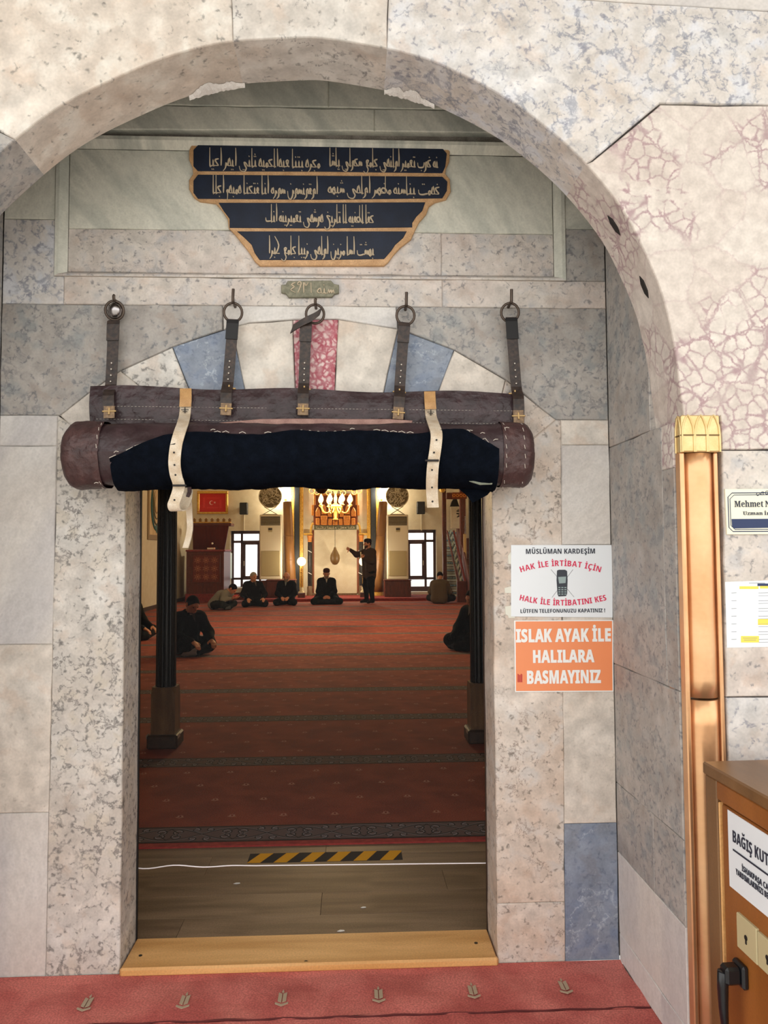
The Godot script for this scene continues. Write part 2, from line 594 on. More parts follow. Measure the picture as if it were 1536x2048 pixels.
func make_materials() -> void:
	M.cream = stone_mat(marble(11, c8(204, 188, 173), c8(211, 202, 192), c8(176, 164, 150), 5.0, 2.5, 0.4, Color(0.38, 0.37, 0.35, 0.85), 166.0, Color(0.82, 0.81, 0.78, 0.6)))
	M.blue_vein = stone_mat(marble(23, c8(205, 194, 184), c8(210, 208, 207), c8(140, 142, 152), 7.0, 13.0, 0.8, Color(0.48, 0.48, 0.53, 0.85), 122.0, Color(0.74, 0.75, 0.78, 0.7)))
	M.breccia = stone_mat(breccia(31, c8(198, 184, 174), c8(213, 204, 195), c8(148, 116, 122), 10.0, 30.0, 0.95, 17.0))
	M.breccia_red = stone_mat(breccia(37, c8(228, 208, 202), c8(206, 168, 166), c8(150, 44, 62), 20.0, 34.0, 1.0, 46.0))
	M.jamb = stone_mat(marble(41, c8(194, 183, 172), c8(214, 210, 204), c8(118, 112, 108), 7.0, 9.0, 0.8, Color(0.36, 0.35, 0.34, 0.85), 122.0, Color(0.70, 0.66, 0.60, 0.6)))
	M.grey = stone_mat(marble(53, c8(156, 149, 143), c8(184, 178, 172), c8(116, 116, 118), 7.0, 12.0, 0.55, Color(0.38, 0.39, 0.41, 0.85), 128.0, Color(0.52, 0.53, 0.53, 0.8), 2))
	M.mottled = stone_mat(marble(59, c8(200, 185, 176), c8(214, 207, 198), c8(150, 142, 138), 5.0, 5.0, 0.5, Color(0.42, 0.41, 0.42, 0.85), 142.0, Color(0.66, 0.65, 0.65, 0.8)))
	M.streak = stone_mat(banded(61, c8(212, 209, 195), c8(224, 221, 208), c8(176, 178, 168), 7.0, 0.95, 6))
	M.blue = stone_mat(marble(67, c8(118, 129, 148), c8(150, 157, 169), c8(182, 189, 198), 7.0, 8.0, 0.7, Color(0.36, 0.40, 0.48, 0.7), 118.0, Color(0.38, 0.43, 0.52, 0.6), 3))
	M.plain = stone_mat(marble(73, c8(206, 194, 181), c8(213, 206, 197), c8(206, 192, 178), 5.0, 2.5, 0.25, Color(0.6, 0.56, 0.52, 0.5), 166.0))
	M.pale = stone_mat(banded(79, c8(208, 200, 192), c8(216, 212, 208), c8(176, 172, 174), 5.0, 0.55, 8))
	M.cream_vein = stone_mat(marble(17, c8(202, 192, 182), c8(209, 204, 198), c8(120, 116, 116), 5.0, 3.2, 0.8, Color(0.4, 0.39, 0.38, 0.7), 158.0, Color(0.80, 0.79, 0.77, 0.5)))
	M.jamb_warm = stone_mat(marble(47, c8(204, 182, 164), c8(216, 206, 196), c8(136, 120, 110), 7.0, 6.0, 0.65, Color(0.38, 0.35, 0.32, 0.85), 152.0, Color(0.72, 0.71, 0.70, 0.6)))
	M.mortar = tri_mat(grain(91, c8(120, 112, 104), c8(150, 142, 134), 6.0), 0.4, 0.9)
	M.plaster_white = tri_mat(grain(92, c8(214, 208, 202), c8(226, 222, 218), 8.0), 0.2, 0.9)
	var leather := grain(101, c8(44, 28, 31), c8(66, 47, 50), 5.0, 256, 1, 0.1)
	M.leather = tri_mat(leather, 0.5, 0.42)
	var hide := NoiseTexture2D.new()
	hide.width = 256; hide.height = 256; hide.seamless = true
	hide.noise = noise(FastNoiseLite.TYPE_SIMPLEX_SMOOTH, 9.0, 5, 5, 10.0, 256)
	M.leather.heightmap_enabled = true
	M.leather.heightmap_texture = hide
	M.leather.heightmap_scale = 0.5
	M.leather_worn = tri_mat(grain(102, c8(56, 34, 34), c8(82, 56, 54), 6.0), 0.3, 0.5)
	M.leather_worn.heightmap_enabled = true
	M.leather_worn.heightmap_texture = hide
	M.leather_worn.heightmap_scale = 0.5
	M.leather_pale = tri_mat(grain(103, c8(150, 112, 102), c8(174, 136, 124), 6.0), 0.3, 0.6)
	M.canvas = tri_mat(grain(104, c8(8, 12, 19), c8(13, 18, 28), 5.0, 256, 1, 0.2), 0.25, 0.85)
	M.canvas.heightmap_enabled = true
	M.canvas.heightmap_texture = hide
	M.canvas.heightmap_scale = 0.4
	M.canvas.metallic_specular = 0.15
	M.canvas_back = tri_mat(grain(105, c8(120, 124, 108), c8(140, 142, 126), 5.0), 0.3, 0.85)
	M.strap_dark = tri_mat(grain(106, c8(38, 30, 28), c8(68, 52, 44), 6.0), 0.12, 0.5)
	M.strap_tan = tri_mat(grain(107, c8(196, 174, 146), c8(216, 202, 182), 5.0), 0.2, 0.6)
	M.strap_new = tri_mat(grain(108, c8(178, 134, 84), c8(196, 152, 100), 5.0), 0.2, 0.55)
	M.thread = std(c8(206, 196, 184), 0.8)
	M.iron = std(c8(92, 80, 72), 0.45, 0.8)
	M.iron_dark = std(c8(46, 42, 40), 0.6, 0.5)
	M.steel = std(c8(170, 165, 165), 0.22, 1.0)
	M.brass = std(c8(176, 146, 100), 0.4, 0.85)
	M.brass_leather = tri_mat(grain(109, c8(110, 84, 58), c8(150, 120, 84), 7.0), 0.1, 0.45)
	M.gold_groove = std(c8(110, 84, 44), 0.6, 0.3)
	M.gold = std(c8(222, 160, 84), 0.34, 1.0)
	M.gold_paint = tri_mat(grain(110, c8(216, 164, 118), c8(228, 182, 138), 5.0, 256, 1, 0.02), 0.9, 0.3, 0.7)
	M.gold_pale = tri_mat(grain(111, c8(212, 184, 126), c8(226, 200, 146), 5.0, 256, 1, 0.03), 0.3, 0.34, 0.55)
	M.navy = tri_mat(grain(112, c8(12, 22, 42), c8(18, 30, 52), 5.0), 0.4, 0.6)
	M.frame_gold = tri_mat(grain(113, c8(184, 142, 98), c8(204, 162, 118), 6.0), 0.3, 0.55)
	M.letter_gold = std(c8(190, 172, 146), 0.6)
	M.plaque = tri_mat(grain(114, c8(112, 110, 92), c8(140, 136, 116), 8.0), 0.15, 0.7)
	M.paper = std(c8(232, 236, 240), 0.35)
	M.orange = std(c8(240, 146, 96), 0.35)
	M.white = std(c8(240, 240, 238), 0.45)
	M.ink = std(c8(40, 44, 60), 0.6)
	M.ink_navy = std(c8(28, 46, 88), 0.5)
	M.pink = std(c8(216, 40, 84), 0.5)
	M.red_ink = std(c8(190, 50, 50), 0.5)
	M.ivory = std(c8(232, 228, 206), 0.35)
	M.yellow = std(c8(240, 214, 90), 0.6)
	M.grey_ink = std(c8(140, 142, 146), 0.7)
	M.tape = std(c8(222, 220, 206), 0.5)
	M.phone = std(c8(52, 56, 66), 0.5)
	M.phone_face = std(c8(150, 168, 168), 0.5)
	var oak := grain(120, c8(200, 146, 86), c8(226, 176, 116), 7.0, 512, 8, 0.06, true)
	M.oak = tri_mat(oak, 0.9, 0.4)
	M.oak_dark = tri_mat(grain(125, c8(140, 80, 34), c8(168, 102, 46), 6.0, 512, 6, 0.06), 0.6, 0.35, 0.0, Vector3(1, 1, 1))
	M.laminate = tri_mat(grain(121, c8(112, 92, 74), c8(142, 120, 98), 8.0, 512, 8, 0.08, true), 0.9, 0.5, 0.0, Vector3(1.0, 1.0, 1.0))
	M.laminate_b = tri_mat(grain(122, c8(106, 86, 69), c8(132, 110, 90), 8.0, 512, 8, 0.08, true), 0.9, 0.5)
	M.box_wood = tri_mat(grain(123, c8(128, 74, 28), c8(152, 92, 40), 5.0, 512, 6, 0.05), 0.8, 0.35)
	M.box_trim = tri_mat(grain(124, c8(104, 72, 40), c8(128, 92, 56), 5.0, 512, 6, 0.05), 0.8, 0.35)
	M.laminate.metallic_specular = 0.3
	M.laminate_b.metallic_specular = 0.3
	M.black_plastic = std(c8(22, 22, 26), 0.3)
	M.socket = std(c8(190, 176, 136), 0.4)
	var carpet := field_tex(c8(170, 80, 74), c8(198, 112, 102), Color(0, 0, 0, 0))
	M.porch_carpet = tri_mat(carpet, 0.9, 0.95)
	M.sprig = std(c8(170, 150, 126), 0.9)
	M.seam = std(c8(84, 30, 30), 0.95)
	var hall := field_tex(c8(126, 48, 34), c8(148, 64, 44), c8(186, 124, 100))
	M.hall_carpet = std(Color.WHITE, 0.95)
	M.hall_carpet.albedo_texture = hall
	M.hall_edge = tri_mat(grain(131, c8(146, 40, 40), c8(172, 60, 52), 6.0), 0.3, 0.95)
	M.border = std(Color.WHITE, 0.95)
	M.border.albedo_texture = border_tex()
	M.platform = tri_mat(grain(132, c8(112, 28, 26), c8(140, 44, 36), 5.0), 0.5, 0.95)
	M.tape_yellow = std(c8(240, 172, 20), 0.7)
	M.tape_black = std(c8(24, 26, 36), 0.7)
	M.tape_yellow.metallic_specular = 0.2
	M.tape_black.metallic_specular = 0.2
	M.wall_cream = tri_mat(grain(140, c8(206, 196, 172), c8(214, 206, 184), 4.0), 1.0, 0.8)
	M.ceiling = tri_mat(grain(141, c8(200, 190, 170), c8(208, 200, 180), 4.0), 1.0, 0.85)
	M.column_black = std(c8(8, 8, 10), 0.28)
	M.column_black.metallic_specular = 0.35
	M.base_wood = tri_mat(grain(142, c8(92, 66, 42), c8(122, 92, 60), 6.0, 256, 6), 0.5, 0.45)
	M.base_dark = tri_mat(grain(143, c8(48, 32, 24), c8(64, 44, 32), 6.0), 0.4, 0.5)
	M.mahogany = tri_mat(grain(144, c8(74, 26, 18), c8(98, 38, 26), 6.0, 256, 4), 0.5, 0.4)
	M.mahogany_red = tri_mat(grain(145, c8(110, 26, 26), c8(134, 40, 34), 6.0), 0.5, 0.5)
	M.carving = std(c8(196, 126, 88), 0.5)
	M.frame_dark = std(c8(72, 46, 50), 0.5)
	M.red_flag = std(c8(190, 18, 20), 0.5)
	M.ac_white = std(c8(226, 218, 196), 0.45)
	M.ac_panel = std(c8(176, 162, 122), 0.6)
	M.slot = std(c8(58, 52, 46), 0.7)
	M.candle = tri_mat(grain(146, c8(104, 66, 22), c8(130, 86, 34), 5.0, 256, 6), 0.7, 0.45)
	M.medal = std(c8(214, 206, 180), 0.4, 0.2)
	M.medal_dark = std(c8(110, 98, 76), 0.6)
	M.pilaster = std(c8(26, 32, 40), 0.4)
	M.gilt = tri_mat(grain(147, c8(196, 148, 56), c8(224, 184, 92), 5.0), 0.4, 0.45, 0.3)
	M.gilt_orange = tri_mat(grain(148, c8(190, 112, 40), c8(218, 146, 66), 6.0), 0.3, 0.5, 0.15)
	M.gilt_deep = std(c8(120, 58, 22), 0.6)
	M.green_band = std(c8(92, 94, 70), 0.5)
	M.marble_black = tri_mat(grain(149, c8(22, 20, 22), c8(40, 34, 34), 6.0), 0.4, 0.3)
	M.gourd = tri_mat(grain(150, c8(88, 62, 20), c8(108, 78, 30), 6.0), 0.15, 0.5)
	M.black = std(c8(16, 14, 16), 0.6)
	M.glass = std(Color(1, 1, 1, 0.04), 0.02)
	M.glass.transparency = BaseMaterial3D.TRANSPARENCY_ALPHA
	M.pvc = std(Color(1.0, 1.0, 1.0, 0.006), 0.03)
	M.pvc.transparency = BaseMaterial3D.TRANSPARENCY_ALPHA
	M.pvc.metallic_specular = 0.09
	M.pvc_edge = std(c8(236, 232, 236), 0.25)
	M.bulb = glow(Color(1.0, 0.86, 0.6), 5.0)
	M.bulb_warm = glow(Color(1.0, 0.82, 0.5), 4.0)
	M.tile_blue = tri_mat(grain(151, c8(60, 110, 150), c8(190, 220, 230), 14.0, 256, 4), 0.5, 0.4)
	M.rope_pale = std(c8(170, 186, 182), 0.6)
	M.rope_dark = std(c8(70, 84, 84), 0.6)
	M.beige = std(c8(190, 164, 118), 0.6)
	M.ground = tri_mat(grain(160, c8(206, 202, 194), c8(222, 218, 210), 5.0), 1.5, 0.9)
	M.skin = std(c8(186, 130, 104), 0.6)
	M.roof = tri_mat(grain(161, c8(196, 190, 180), c8(210, 204, 196), 4.0), 1.2, 0.9)
	M.base_chip = std(c8(170, 150, 130), 0.7)
	M.flag_white = std(c8(226, 190, 184), 0.6)
	M.flag_band = std(c8(204, 44, 44), 0.6)
	M.bulb_globe = glow(Color(1.0, 0.88, 0.64), 3.0)
	M.brass_pale = std(c8(200, 186, 150), 0.4, 0.4)
	M.brass_bright = std(c8(232, 190, 108), 0.3, 0.7)
	M.picture_frame = std(c8(138, 116, 84), 0.6)
	M.picture_paper = tri_mat(grain(170, c8(186, 156, 110), c8(208, 182, 140), 3.0), 1.0, 0.6)
	M.stroke_brown = std(c8(110, 84, 48), 0.6)
	M.stroke_olive = std(c8(72, 70, 40), 0.6)
	M.stroke_teal = std(c8(20, 84, 92), 0.6)
	M.mahogany_panel = std(c8(104, 34, 20), 0.5)
	M.gilt_dark = std(c8(128, 92, 36), 0.5, 0.2)
	M.book_cover = std(c8(196, 140, 104), 0.5)
	M.curtain_pale = std(c8(206, 224, 228), 0.7)
	M.tile_added = tri_mat(grain(171, c8(216, 212, 204), c8(230, 226, 218), 4.0), 0.9, 0.5)

# ---------------------------------------------------------------- the porch: arch wall, niche, door
var arch := []        # outline of the arch opening in the plane of the arch wall, from the left springing to the right one

func make_arch() -> void:
	var right := []
	for p in [[772, 96], [818, 107], [868, 122], [918, 145], [968, 170], [1028, 205], [1068, 234], [1118, 275], [1165, 320], [1218, 382], [1258, 440], [1288, 500], [1318, 570], [1333, 620], [1350, 700], [1358, 760], [1365, 810], [1368, 836]]:
		right.append(flat(pz(p[0], p[1], FRONT)))
	var left := []
	for p in [[30, 279], [100, 225], [165, 187], [250, 147], [325, 116], [400, 94], [465, 82], [580, 75], [650, 76]]:
		left.append(flat(pz(p[0], p[1], FRONT)))
	var axis: float = -0.148
	var low := []
	for i in range(right.size() - 1, -1, -1):
		var q := Vector2(2 * axis - right[i].x, right[i].y)
		if q.y < left[0].y - 0.04:
			low.append(q)
	arch = smooth_path(low + left + right, 4)

func arch_part(x0: float, x1: float) -> Array:
	var out := [arch_at(x0)]
	for p in arch:
		if p.x > x0 + 0.002 and p.x < x1 - 0.002:
			out.append(p)
	out.append(arch_at(x1))
	return out

func arch_at(x: float) -> Vector2:
	for i in arch.size() - 1:
		var a: Vector2 = arch[i]; var b: Vector2 = arch[i + 1]
		if a.x <= x and b.x >= x and b.x > a.x:
			return a.lerp(b, (x - a.x) / (b.x - a.x))
	return arch[0] if x < arch[0].x else arch[-1]

func build_arch_wall() -> void:
	make_arch()
	var w := structure("wall_arch", "tall marble wall of the porch with a wide round arch")
	var fx := at(Vector3(0, 0, FRONT))
	var deep := FRONT - 0.36
	var P := func(x: float, y: float) -> Vector2: return flat(pz(x, y, FRONT))
	var top := 4.6
	var xl: float = P.call(30, 279).x
	var xk: float = P.call(466, 82).x
	var xr: float = P.call(774, 97).x
	var xb: float = P.call(1172, 328).x
	var spring_l: Vector2 = arch[0]
	var spring_r: Vector2 = arch[-1]
	# the big cream stone on the left of the arch
	var a := arch_part(xl, xk)
	var o := PackedVector2Array(a)
	o.append_array([Vector2(P.call(458, -150).x, P.call(458, -150).y), Vector2(-3.2, P.call(458, -150).y), Vector2(-3.2, P.call(0, 262).y + 0.1), P.call(0, 262)])
	stone(w, o, deep, M.cream, 1.25, 0.3, fx)
	o = PackedVector2Array(arch_part(xk, xr))
	o.append_array([P.call(779, -150), P.call(457, -150)])
	stone(w, o, deep, M.cream_vein, 1.2, -0.2, fx)
	o = PackedVector2Array(arch_part(xr, xb))
	o.append_array([P.call(1184, 320), P.call(1320, 206), P.call(2100, 218), P.call(2100, 58), P.call(1240, 4), P.call(1000, -12), P.call(778, -22)])
	stone(w, o, deep, M.blue_vein, 1.1, 0.5, fx)
	stone(w, PackedVector2Array([P.call(778, -22), P.call(1000, -12), P.call(1240, 4), P.call(1536, 22), P.call(2100, 58), Vector2(P.call(2100, 58).x, P.call(778, -150).y), P.call(779, -150)]), deep, M.pale, 1.3, 1.2, fx)
	o = PackedVector2Array(arch_part(xb, spring_r.x))
	o.append_array([P.call(1400, 836), P.call(1441, 832), P.call(1444, 899), P.call(2100, 896), P.call(2100, 220), P.call(1322, 209), P.call(1186, 322)])
	stone(w, o, deep, M.breccia, 1.15, 0.2, fx)
	o = PackedVector2Array(arch_part(spring_l.x, xl))
	o.append_array([P.call(0, 264), Vector2(-3.2, P.call(0, 262).y + 0.098), Vector2(-3.2, spring_l.y), Vector2(spring_l.x - 0.02, spring_l.y)])
	stone(w, o, deep, M.grey, 1.2, 0.9, fx)
	# the courses on either side of the arch
	stone(w, PackedVector2Array([P.call(1444, 901), P.call(1453, 1394), P.call(2100, 1388), P.call(2100, 898)]), deep, M.mottled, 1.2, 0.3, fx)
	var s0: Vector2 = P.call(1453, 1396)
	stone(w, PackedVector2Array([s0, Vector2(s0.x, 0.0), Vector2(3.2, 0.0), Vector2(3.2, s0.y)]), deep, M.blue_vein, 1.2, 1.2, fx)
	stone(w, rect(P.call(2100, 600).x, s0.y, 3.2, P.call(2100, 58).y), deep, M.cream, 1.2, 0.0, fx)
	stone(w, rect(-3.2, 0, spring_l.x - 0.02, 0.85), deep, M.pale, 1.2, 0.0, fx)
	stone(w, rect(-3.2, 0.85, spring_l.x - 0.02, spring_l.y), deep, M.mottled, 1.2, 0.0, fx)
	stone(w, rect(-3.2, P.call(458, -150).y, 3.2, top), deep, M.pale, 1.4, 0.0, fx)
	# what the facing is set against
	var st := begin()
	for s in [[-3.2, SIDE_L - 0.05, 0.0, top, -0.6, 0.36], [SIDE + 0.05, 3.2, 0.0, top, -0.6, 0.36], [SIDE_L - 0.05, SIDE + 0.05, 3.1, top, -0.6, 0.36]]:
		box(st, Vector3(s[0], s[2], s[4]), Vector3(s[1], s[3], s[5] - 0.002))
	obj("masonry_core", st, M.mortar, w)
	# broken plaster along the back edge of the soffit
	for span in [[362, 470, 0.6], [772, 884, 0.9]]:
		var xa: float = P.call(span[0], 186).x * 1.04
		var xe: float = P.call(span[1], 172).x * 1.0
		st = begin()
		var n := 26
		var rows := []
		for k in n + 1:
			var t := float(k) / n
			var p := arch_at(lerpf(xa, xe, t))
			var wd: float = (0.012 + 0.022 * absf(sin(t * 9.0 * span[2])) + rng.randf() * 0.01) * sin(PI * clampf(t * 1.1, 0.04, 1.0) * 0.9 + 0.15)
			wd = maxf(wd, 0.006)
			rows.append([Vector3(p.x, p.y - 0.0015, 0.36 + wd), Vector3(p.x, p.y - 0.006 - rng.randf() * 0.004, 0.36 + wd * 0.4), Vector3(p.x, p.y - 0.008 - rng.randf() * 0.005, 0.357), Vector3(p.x, p.y + 0.012, 0.356)])
		for k in n:
			for e in 3:
				quad(st, rows[k][e], rows[k + 1][e], rows[k + 1][e + 1], rows[k][e + 1])
		var chip := obj("broken_edge", st, M.plaster_white, w)
		chip.set_meta("label", "rough broken white edge of the arch soffit")
	# iron clamps let into the soffit
	for c in [[1231, 456], [1283, 568]]:
		var best := 1e9
		var bi := 0
		for i in arch.size() - 1:
			var m3 := Vector3(arch[i].x, arch[i].y, 0.47)
			var v := cam_basis.inverse() * (m3 - cam_pos)
			var d := Vector2(768 + FOCAL * v.x / -v.z - c[0], 1024 - FOCAL * v.y / -v.z - c[1]).length()
			if d < best:
				best = d; bi = i
		var t2: Vector2 = (arch[bi + 1] - arch[bi - 1]).normalized()
		var along := Vector3(t2.x, t2.y, 0)
		var nin := Vector3(t2.y, -t2.x, 0)
		if nin.y > 0: nin = -nin
		st = begin()
		plate(st, PackedVector2Array([Vector2(-0.034, 0), Vector2(-0.014, -0.011), Vector2(0.016, -0.011), Vector2(0.034, 0), Vector2(0.014, 0.011), Vector2(-0.016, 0.011)]), 0.006, Transform3D(Basis(along, nin.cross(along), nin), Vector3(arch[bi].x, arch[bi].y, 0.47) + nin * 0.003), 0.001)
		var cl := obj("iron_clamp", st, M.iron_dark, w)
		cl.set_meta("label", "dark iron clamp in the soffit")

func build_niche() -> void:
	var w := structure("wall_niche", "veined marble wall of the niche around the mosque door")
	var deep := 0.035
	var level := [flat(pz(600, 612)).y, flat(pz(115, 831)).y, flat(pz(1122, 840)).y]
	var Z := func(a: Array) -> PackedVector2Array:
		var q := poly_px(a)
		for k in a.size():           # courses run level
			if a[k][1] in [613, 614]: q[k].y = level[0]
			if a[k][1] in [829, 830]: q[k].y = level[1]
			if a[k][1] in [832, 833, 836]: q[k].y = level[2]
			if a[k][0] == -6 or a[k][0] == -16: q[k].x = SIDE_L
			if a[k][0] in [1214, 1222]: q[k].x = SIDE
		return q
	# rows above the inscription
	stone(w, Z.call([[40, 60], [657, 60], [657, 214], [40, 206]]), deep, M.streak, 1.1, -0.7)
	stone(w, Z.call([[657, 60], [1186, 60], [1186, 226], [657, 214]]), deep, M.streak, 1.1, -0.8)
	stone(w, Z.call([[20, 206], [749, 218], [749, 262], [20, 257]]), deep, M.streak, 1.0, -0.75)
	stone(w, Z.call([[749, 218], [1196, 227], [1196, 267], [749, 262]]), deep, M.streak, 1.1, -0.6)
	# the recessed panel: its stones lie 22 mm back; bevels lead to it
	var back := at(Vector3(0, 0, -0.022))
	var tl := Z.call([[120, 290]])[0] as Vector2
	var br := Z.call([[1113, 549]])[0] as Vector2
	tl.x = -0.955; br.x = 0.707
	var ymid: float = Z.call([[600, 457]])[0].y
	stone(w, PackedVector2Array([Vector2(tl.x, ymid), Vector2(-0.1, ymid), Vector2(-0.1, tl.y), Vector2(tl.x, tl.y)]), deep, M.streak, 1.0, -0.72, back)
	stone(w, PackedVector2Array([Vector2(-0.1, ymid), Vector2(br.x, ymid), Vector2(br.x, tl.y), Vector2(-0.1, tl.y)]), deep, M.streak, 1.1, -0.5, back)
	var x884: float = Z.call([[884, 500]])[0].x
	stone(w, PackedVector2Array([Vector2(tl.x, br.y), Vector2(x884, br.y), Vector2(x884, ymid), Vector2(tl.x, ymid)]), deep, M.mottled, 1.0, 0.2, back)
	stone(w, PackedVector2Array([Vector2(x884, br.y), Vector2(br.x, br.y), Vector2(br.x, ymid), Vector2(x884, ymid)]), deep, M.mottled, 1.0, 1.0, back)
	var o4 := [Vector2(tl.x - 0.034, br.y - 0.022), Vector2(br.x + 0.034, br.y - 0.022), Vector2(br.x + 0.034, tl.y + 0.034), Vector2(tl.x - 0.034, tl.y + 0.034)]
	var i4 := [Vector2(tl.x, br.y), Vector2(br.x, br.y), Vector2(br.x, tl.y), Vector2(tl.x, tl.y)]
	for k in 4:
		var st := begin()
		var j := (k + 1) % 4
		var a: Vector2 = o4[k]; var b: Vector2 = o4[j]; var c: Vector2 = i4[j]; var d: Vector2 = i4[k]
		var m1 := a.lerp(d, 0.35); var m2 := b.lerp(c, 0.35)
		var am := [Vector3(a.x, a.y, 0.004), Vector3(b.x, b.y, 0.004), Vector3(m2.x, m2.y, 0.003), Vector3(m1.x, m1.y, 0.003), Vector3(c.x, c.y, -0.0225), Vector3(d.x, d.y, -0.0225)]
		for q in [[0, 1, 2, 3], [3, 2, 4, 5]]:
			var uv := []
			for e in q: uv.append(Vector2(am[e].x, am[e].y) / 0.9)
			quad_uv(st, [am[q[0]], am[q[1]], am[q[2]], am[q[3]]], uv)
		quad(st, Vector3(a.x, a.y, -0.02), Vector3(b.x, b.y, -0.02), am[1], am[0])
		var mo := obj("moulding", st, M.streak if k != 0 else M.mottled, w)
		mo.set_meta("label", "bevelled marble moulding of the inscription panel")
	# stones beside the panel
	var XL := SIDE_L
	var c0: Vector2 = o4[0]; var c1: Vector2 = o4[1]; var c2: Vector2 = o4[2]; var c3: Vector2 = o4[3]
	var yl: float = Z.call([[60, 438]])[0].y
	var y612: float = Z.call([[600, 612]])[0].y
	stone(w, PackedVector2Array([Vector2(XL, yl), Vector2(c0.x, yl), Vector2(c0.x, c3.y), Vector2(XL, c3.y)]), deep, M.streak, 1.1, 0.2)
	stone(w, PackedVector2Array([Vector2(XL, y612), Vector2(c0.x + 0.03, y612), Vector2(c0.x + 0.03, c0.y), Vector2(c0.x, c0.y), Vector2(c0.x, yl), Vector2(XL, yl)]), deep, M.blue_vein, 1.3, 0.9)
	var yr: float = Z.call([[1160, 458]])[0].y
	stone(w, PackedVector2Array([Vector2(c1.x, yr), Vector2(SIDE, yr), Vector2(SIDE, c2.y), Vector2(c1.x, c2.y)]), deep, M.streak, 1.1, 1.1)
	stone(w, PackedVector2Array([Vector2(c1.x, c1.y), Vector2(c1.x, yr), Vector2(SIDE, yr), Vector2(SIDE, c1.y)]), deep, M.grey, 1.1, 0.5)
	stone(w, PackedVector2Array([Vector2(c0.x + 0.03, y612), Vector2(x884, y612), Vector2(x884, c0.y), Vector2(c0.x + 0.03, c0.y)]), deep, M.mottled, 1.1, 0.4)
	stone(w, PackedVector2Array([Vector2(x884, y612), Vector2(SIDE, y612), Vector2(SIDE, c0.y), Vector2(x884, c0.y)]), deep, M.mottled, 1.1, 2.4)
	# spandrels over the flat arch
	stone(w, Z.call([[-6, 613], [445, 614], [445, 659], [345, 694], [240, 741], [180, 784], [120, 829], [-16, 829]]), deep, M.grey, 1.15, 0.1)
	stone(w, Z.call([[446, 614], [792, 614], [795, 657], [676, 638], [585, 639], [500, 645], [447, 659]]), deep, M.pale, 1.2, 1.4)
	stone(w, Z.call([[793, 614], [1214, 614], [1222, 833], [1112, 836], [1012, 759], [909, 700], [797, 657]]), deep, M.grey, 1.1, 0.3)
	# the stones of the flat arch
	stone(w, Z.call([[120, 829], [180, 784], [240, 742], [300, 790], [300, 900], [190, 900], [140, 850]]), deep, M.plain, 0.9, 0.3)
	stone(w, Z.call([[240, 742], [344, 695], [384, 795], [384, 880], [300, 880], [300, 790]]), deep, M.jamb, 1.2, 0.7)
	stone(w, Z.call([[345, 694], [464, 655], [490, 785], [500, 880], [385, 880], [385, 795]]), deep, M.blue, 1.1, 0.5)
	stone(w, Z.call([[465, 654], [500, 646], [585, 640], [591, 790], [592, 880], [501, 880], [491, 785]]), deep, M.plain, 1.3, 0.9)
	stone(w, Z.call([[586, 640], [676, 639], [669, 785], [667, 880], [593, 880], [592, 790]]), deep, M.breccia_red, 0.8, 0.3)
	stone(w, Z.call([[677, 639], [796, 658], [767, 785], [750, 880], [668, 880], [670, 785]]), deep, M.plain, 1.3, 0.2)
	stone(w, Z.call([[797, 658], [908, 700], [876, 785], [850, 880], [751, 880], [768, 785]]), deep, M.blue, 1.1, 0.8)
	stone(w, Z.call([[909, 701], [1011, 760], [1003, 792], [985, 880], [851, 880], [877, 785]]), deep, M.plain, 1.2, 1.6)
	stone(w, Z.call([[1012, 760], [1112, 836], [1060, 882], [985, 882], [1004, 792]]), deep, M.jamb_warm, 0.9, 0.4)
	# the door posts, one tall stone each, and the courses beside them
	var jy := 1.72
	var DL := DOOR_L; var DR := DOOR_R
	var l0: Vector2 = Z.call([[115, 831]])[0]
	var l1: Vector2 = Z.call([[90, 1954]])[0]
	stone(w, PackedVector2Array([Vector2(l1.x, 0), Vector2(DL, 0), Vector2(DL, jy), Vector2(l0.x + 0.12, jy), Vector2(l0.x, l0.y)]), 0.18, M.jamb, 1.15, 0.2, Transform3D(), "door_post")
	var r0: Vector2 = Z.call([[1122, 840]])[0]
	var r1: Vector2 = Z.call([[1131, 1924]])[0]
	var ys: float = Z.call([[1060, 1806]])[0].y
	stone(w, PackedVector2Array([Vector2(DR, ys), Vector2(lerpf(r0.x, r1.x, 0.88), ys), Vector2(r0.x, r0.y), Z.call([[1112, 836]])[0], Z.call([[1060, 882]])[0], Vector2(DR, jy)]), 0.18, M.jamb_warm, 1.2, 0.3, Transform3D(), "door_post")
	stone(w, PackedVector2Array([Vector2(DR, 0), Vector2(r1.x, 0), Vector2(lerpf(r0.x, r1.x, 0.88), ys), Vector2(DR, ys)]), 0.18, M.jamb_warm, 1.0, 1.7, Transform3D(), "door_post")
	var rowl := [l0.y, Z.call([[60, 892]])[0].y, Z.call([[60, 1289]])[0].y, Z.call([[60, 1626]])[0].y, 0.0]
	var kinds := [M.pale, M.pale, M.plain, M.pale]
	for k in 4:
		var e0 := lerpf(l1.x, l0.x, rowl[k] / l0.y); var e1 := lerpf(l1.x, l0.x, rowl[k + 1] / l0.y)
		stone(w, PackedVector2Array([Vector2(XL, rowl[k + 1]), Vector2(e1, rowl[k + 1]), Vector2(e0, rowl[k]), Vector2(XL, rowl[k])]), deep, kinds[k], 1.2, 0.0 if k > 1 else 0.5)
	var rowr := [r0.y, Z.call([[1170, 890]])[0].y, Z.call([[1170, 1090]])[0].y, Z.call([[1180, 1647]])[0].y, 0.0]
	kinds = [M.plain, M.pale, M.plain, M.blue]
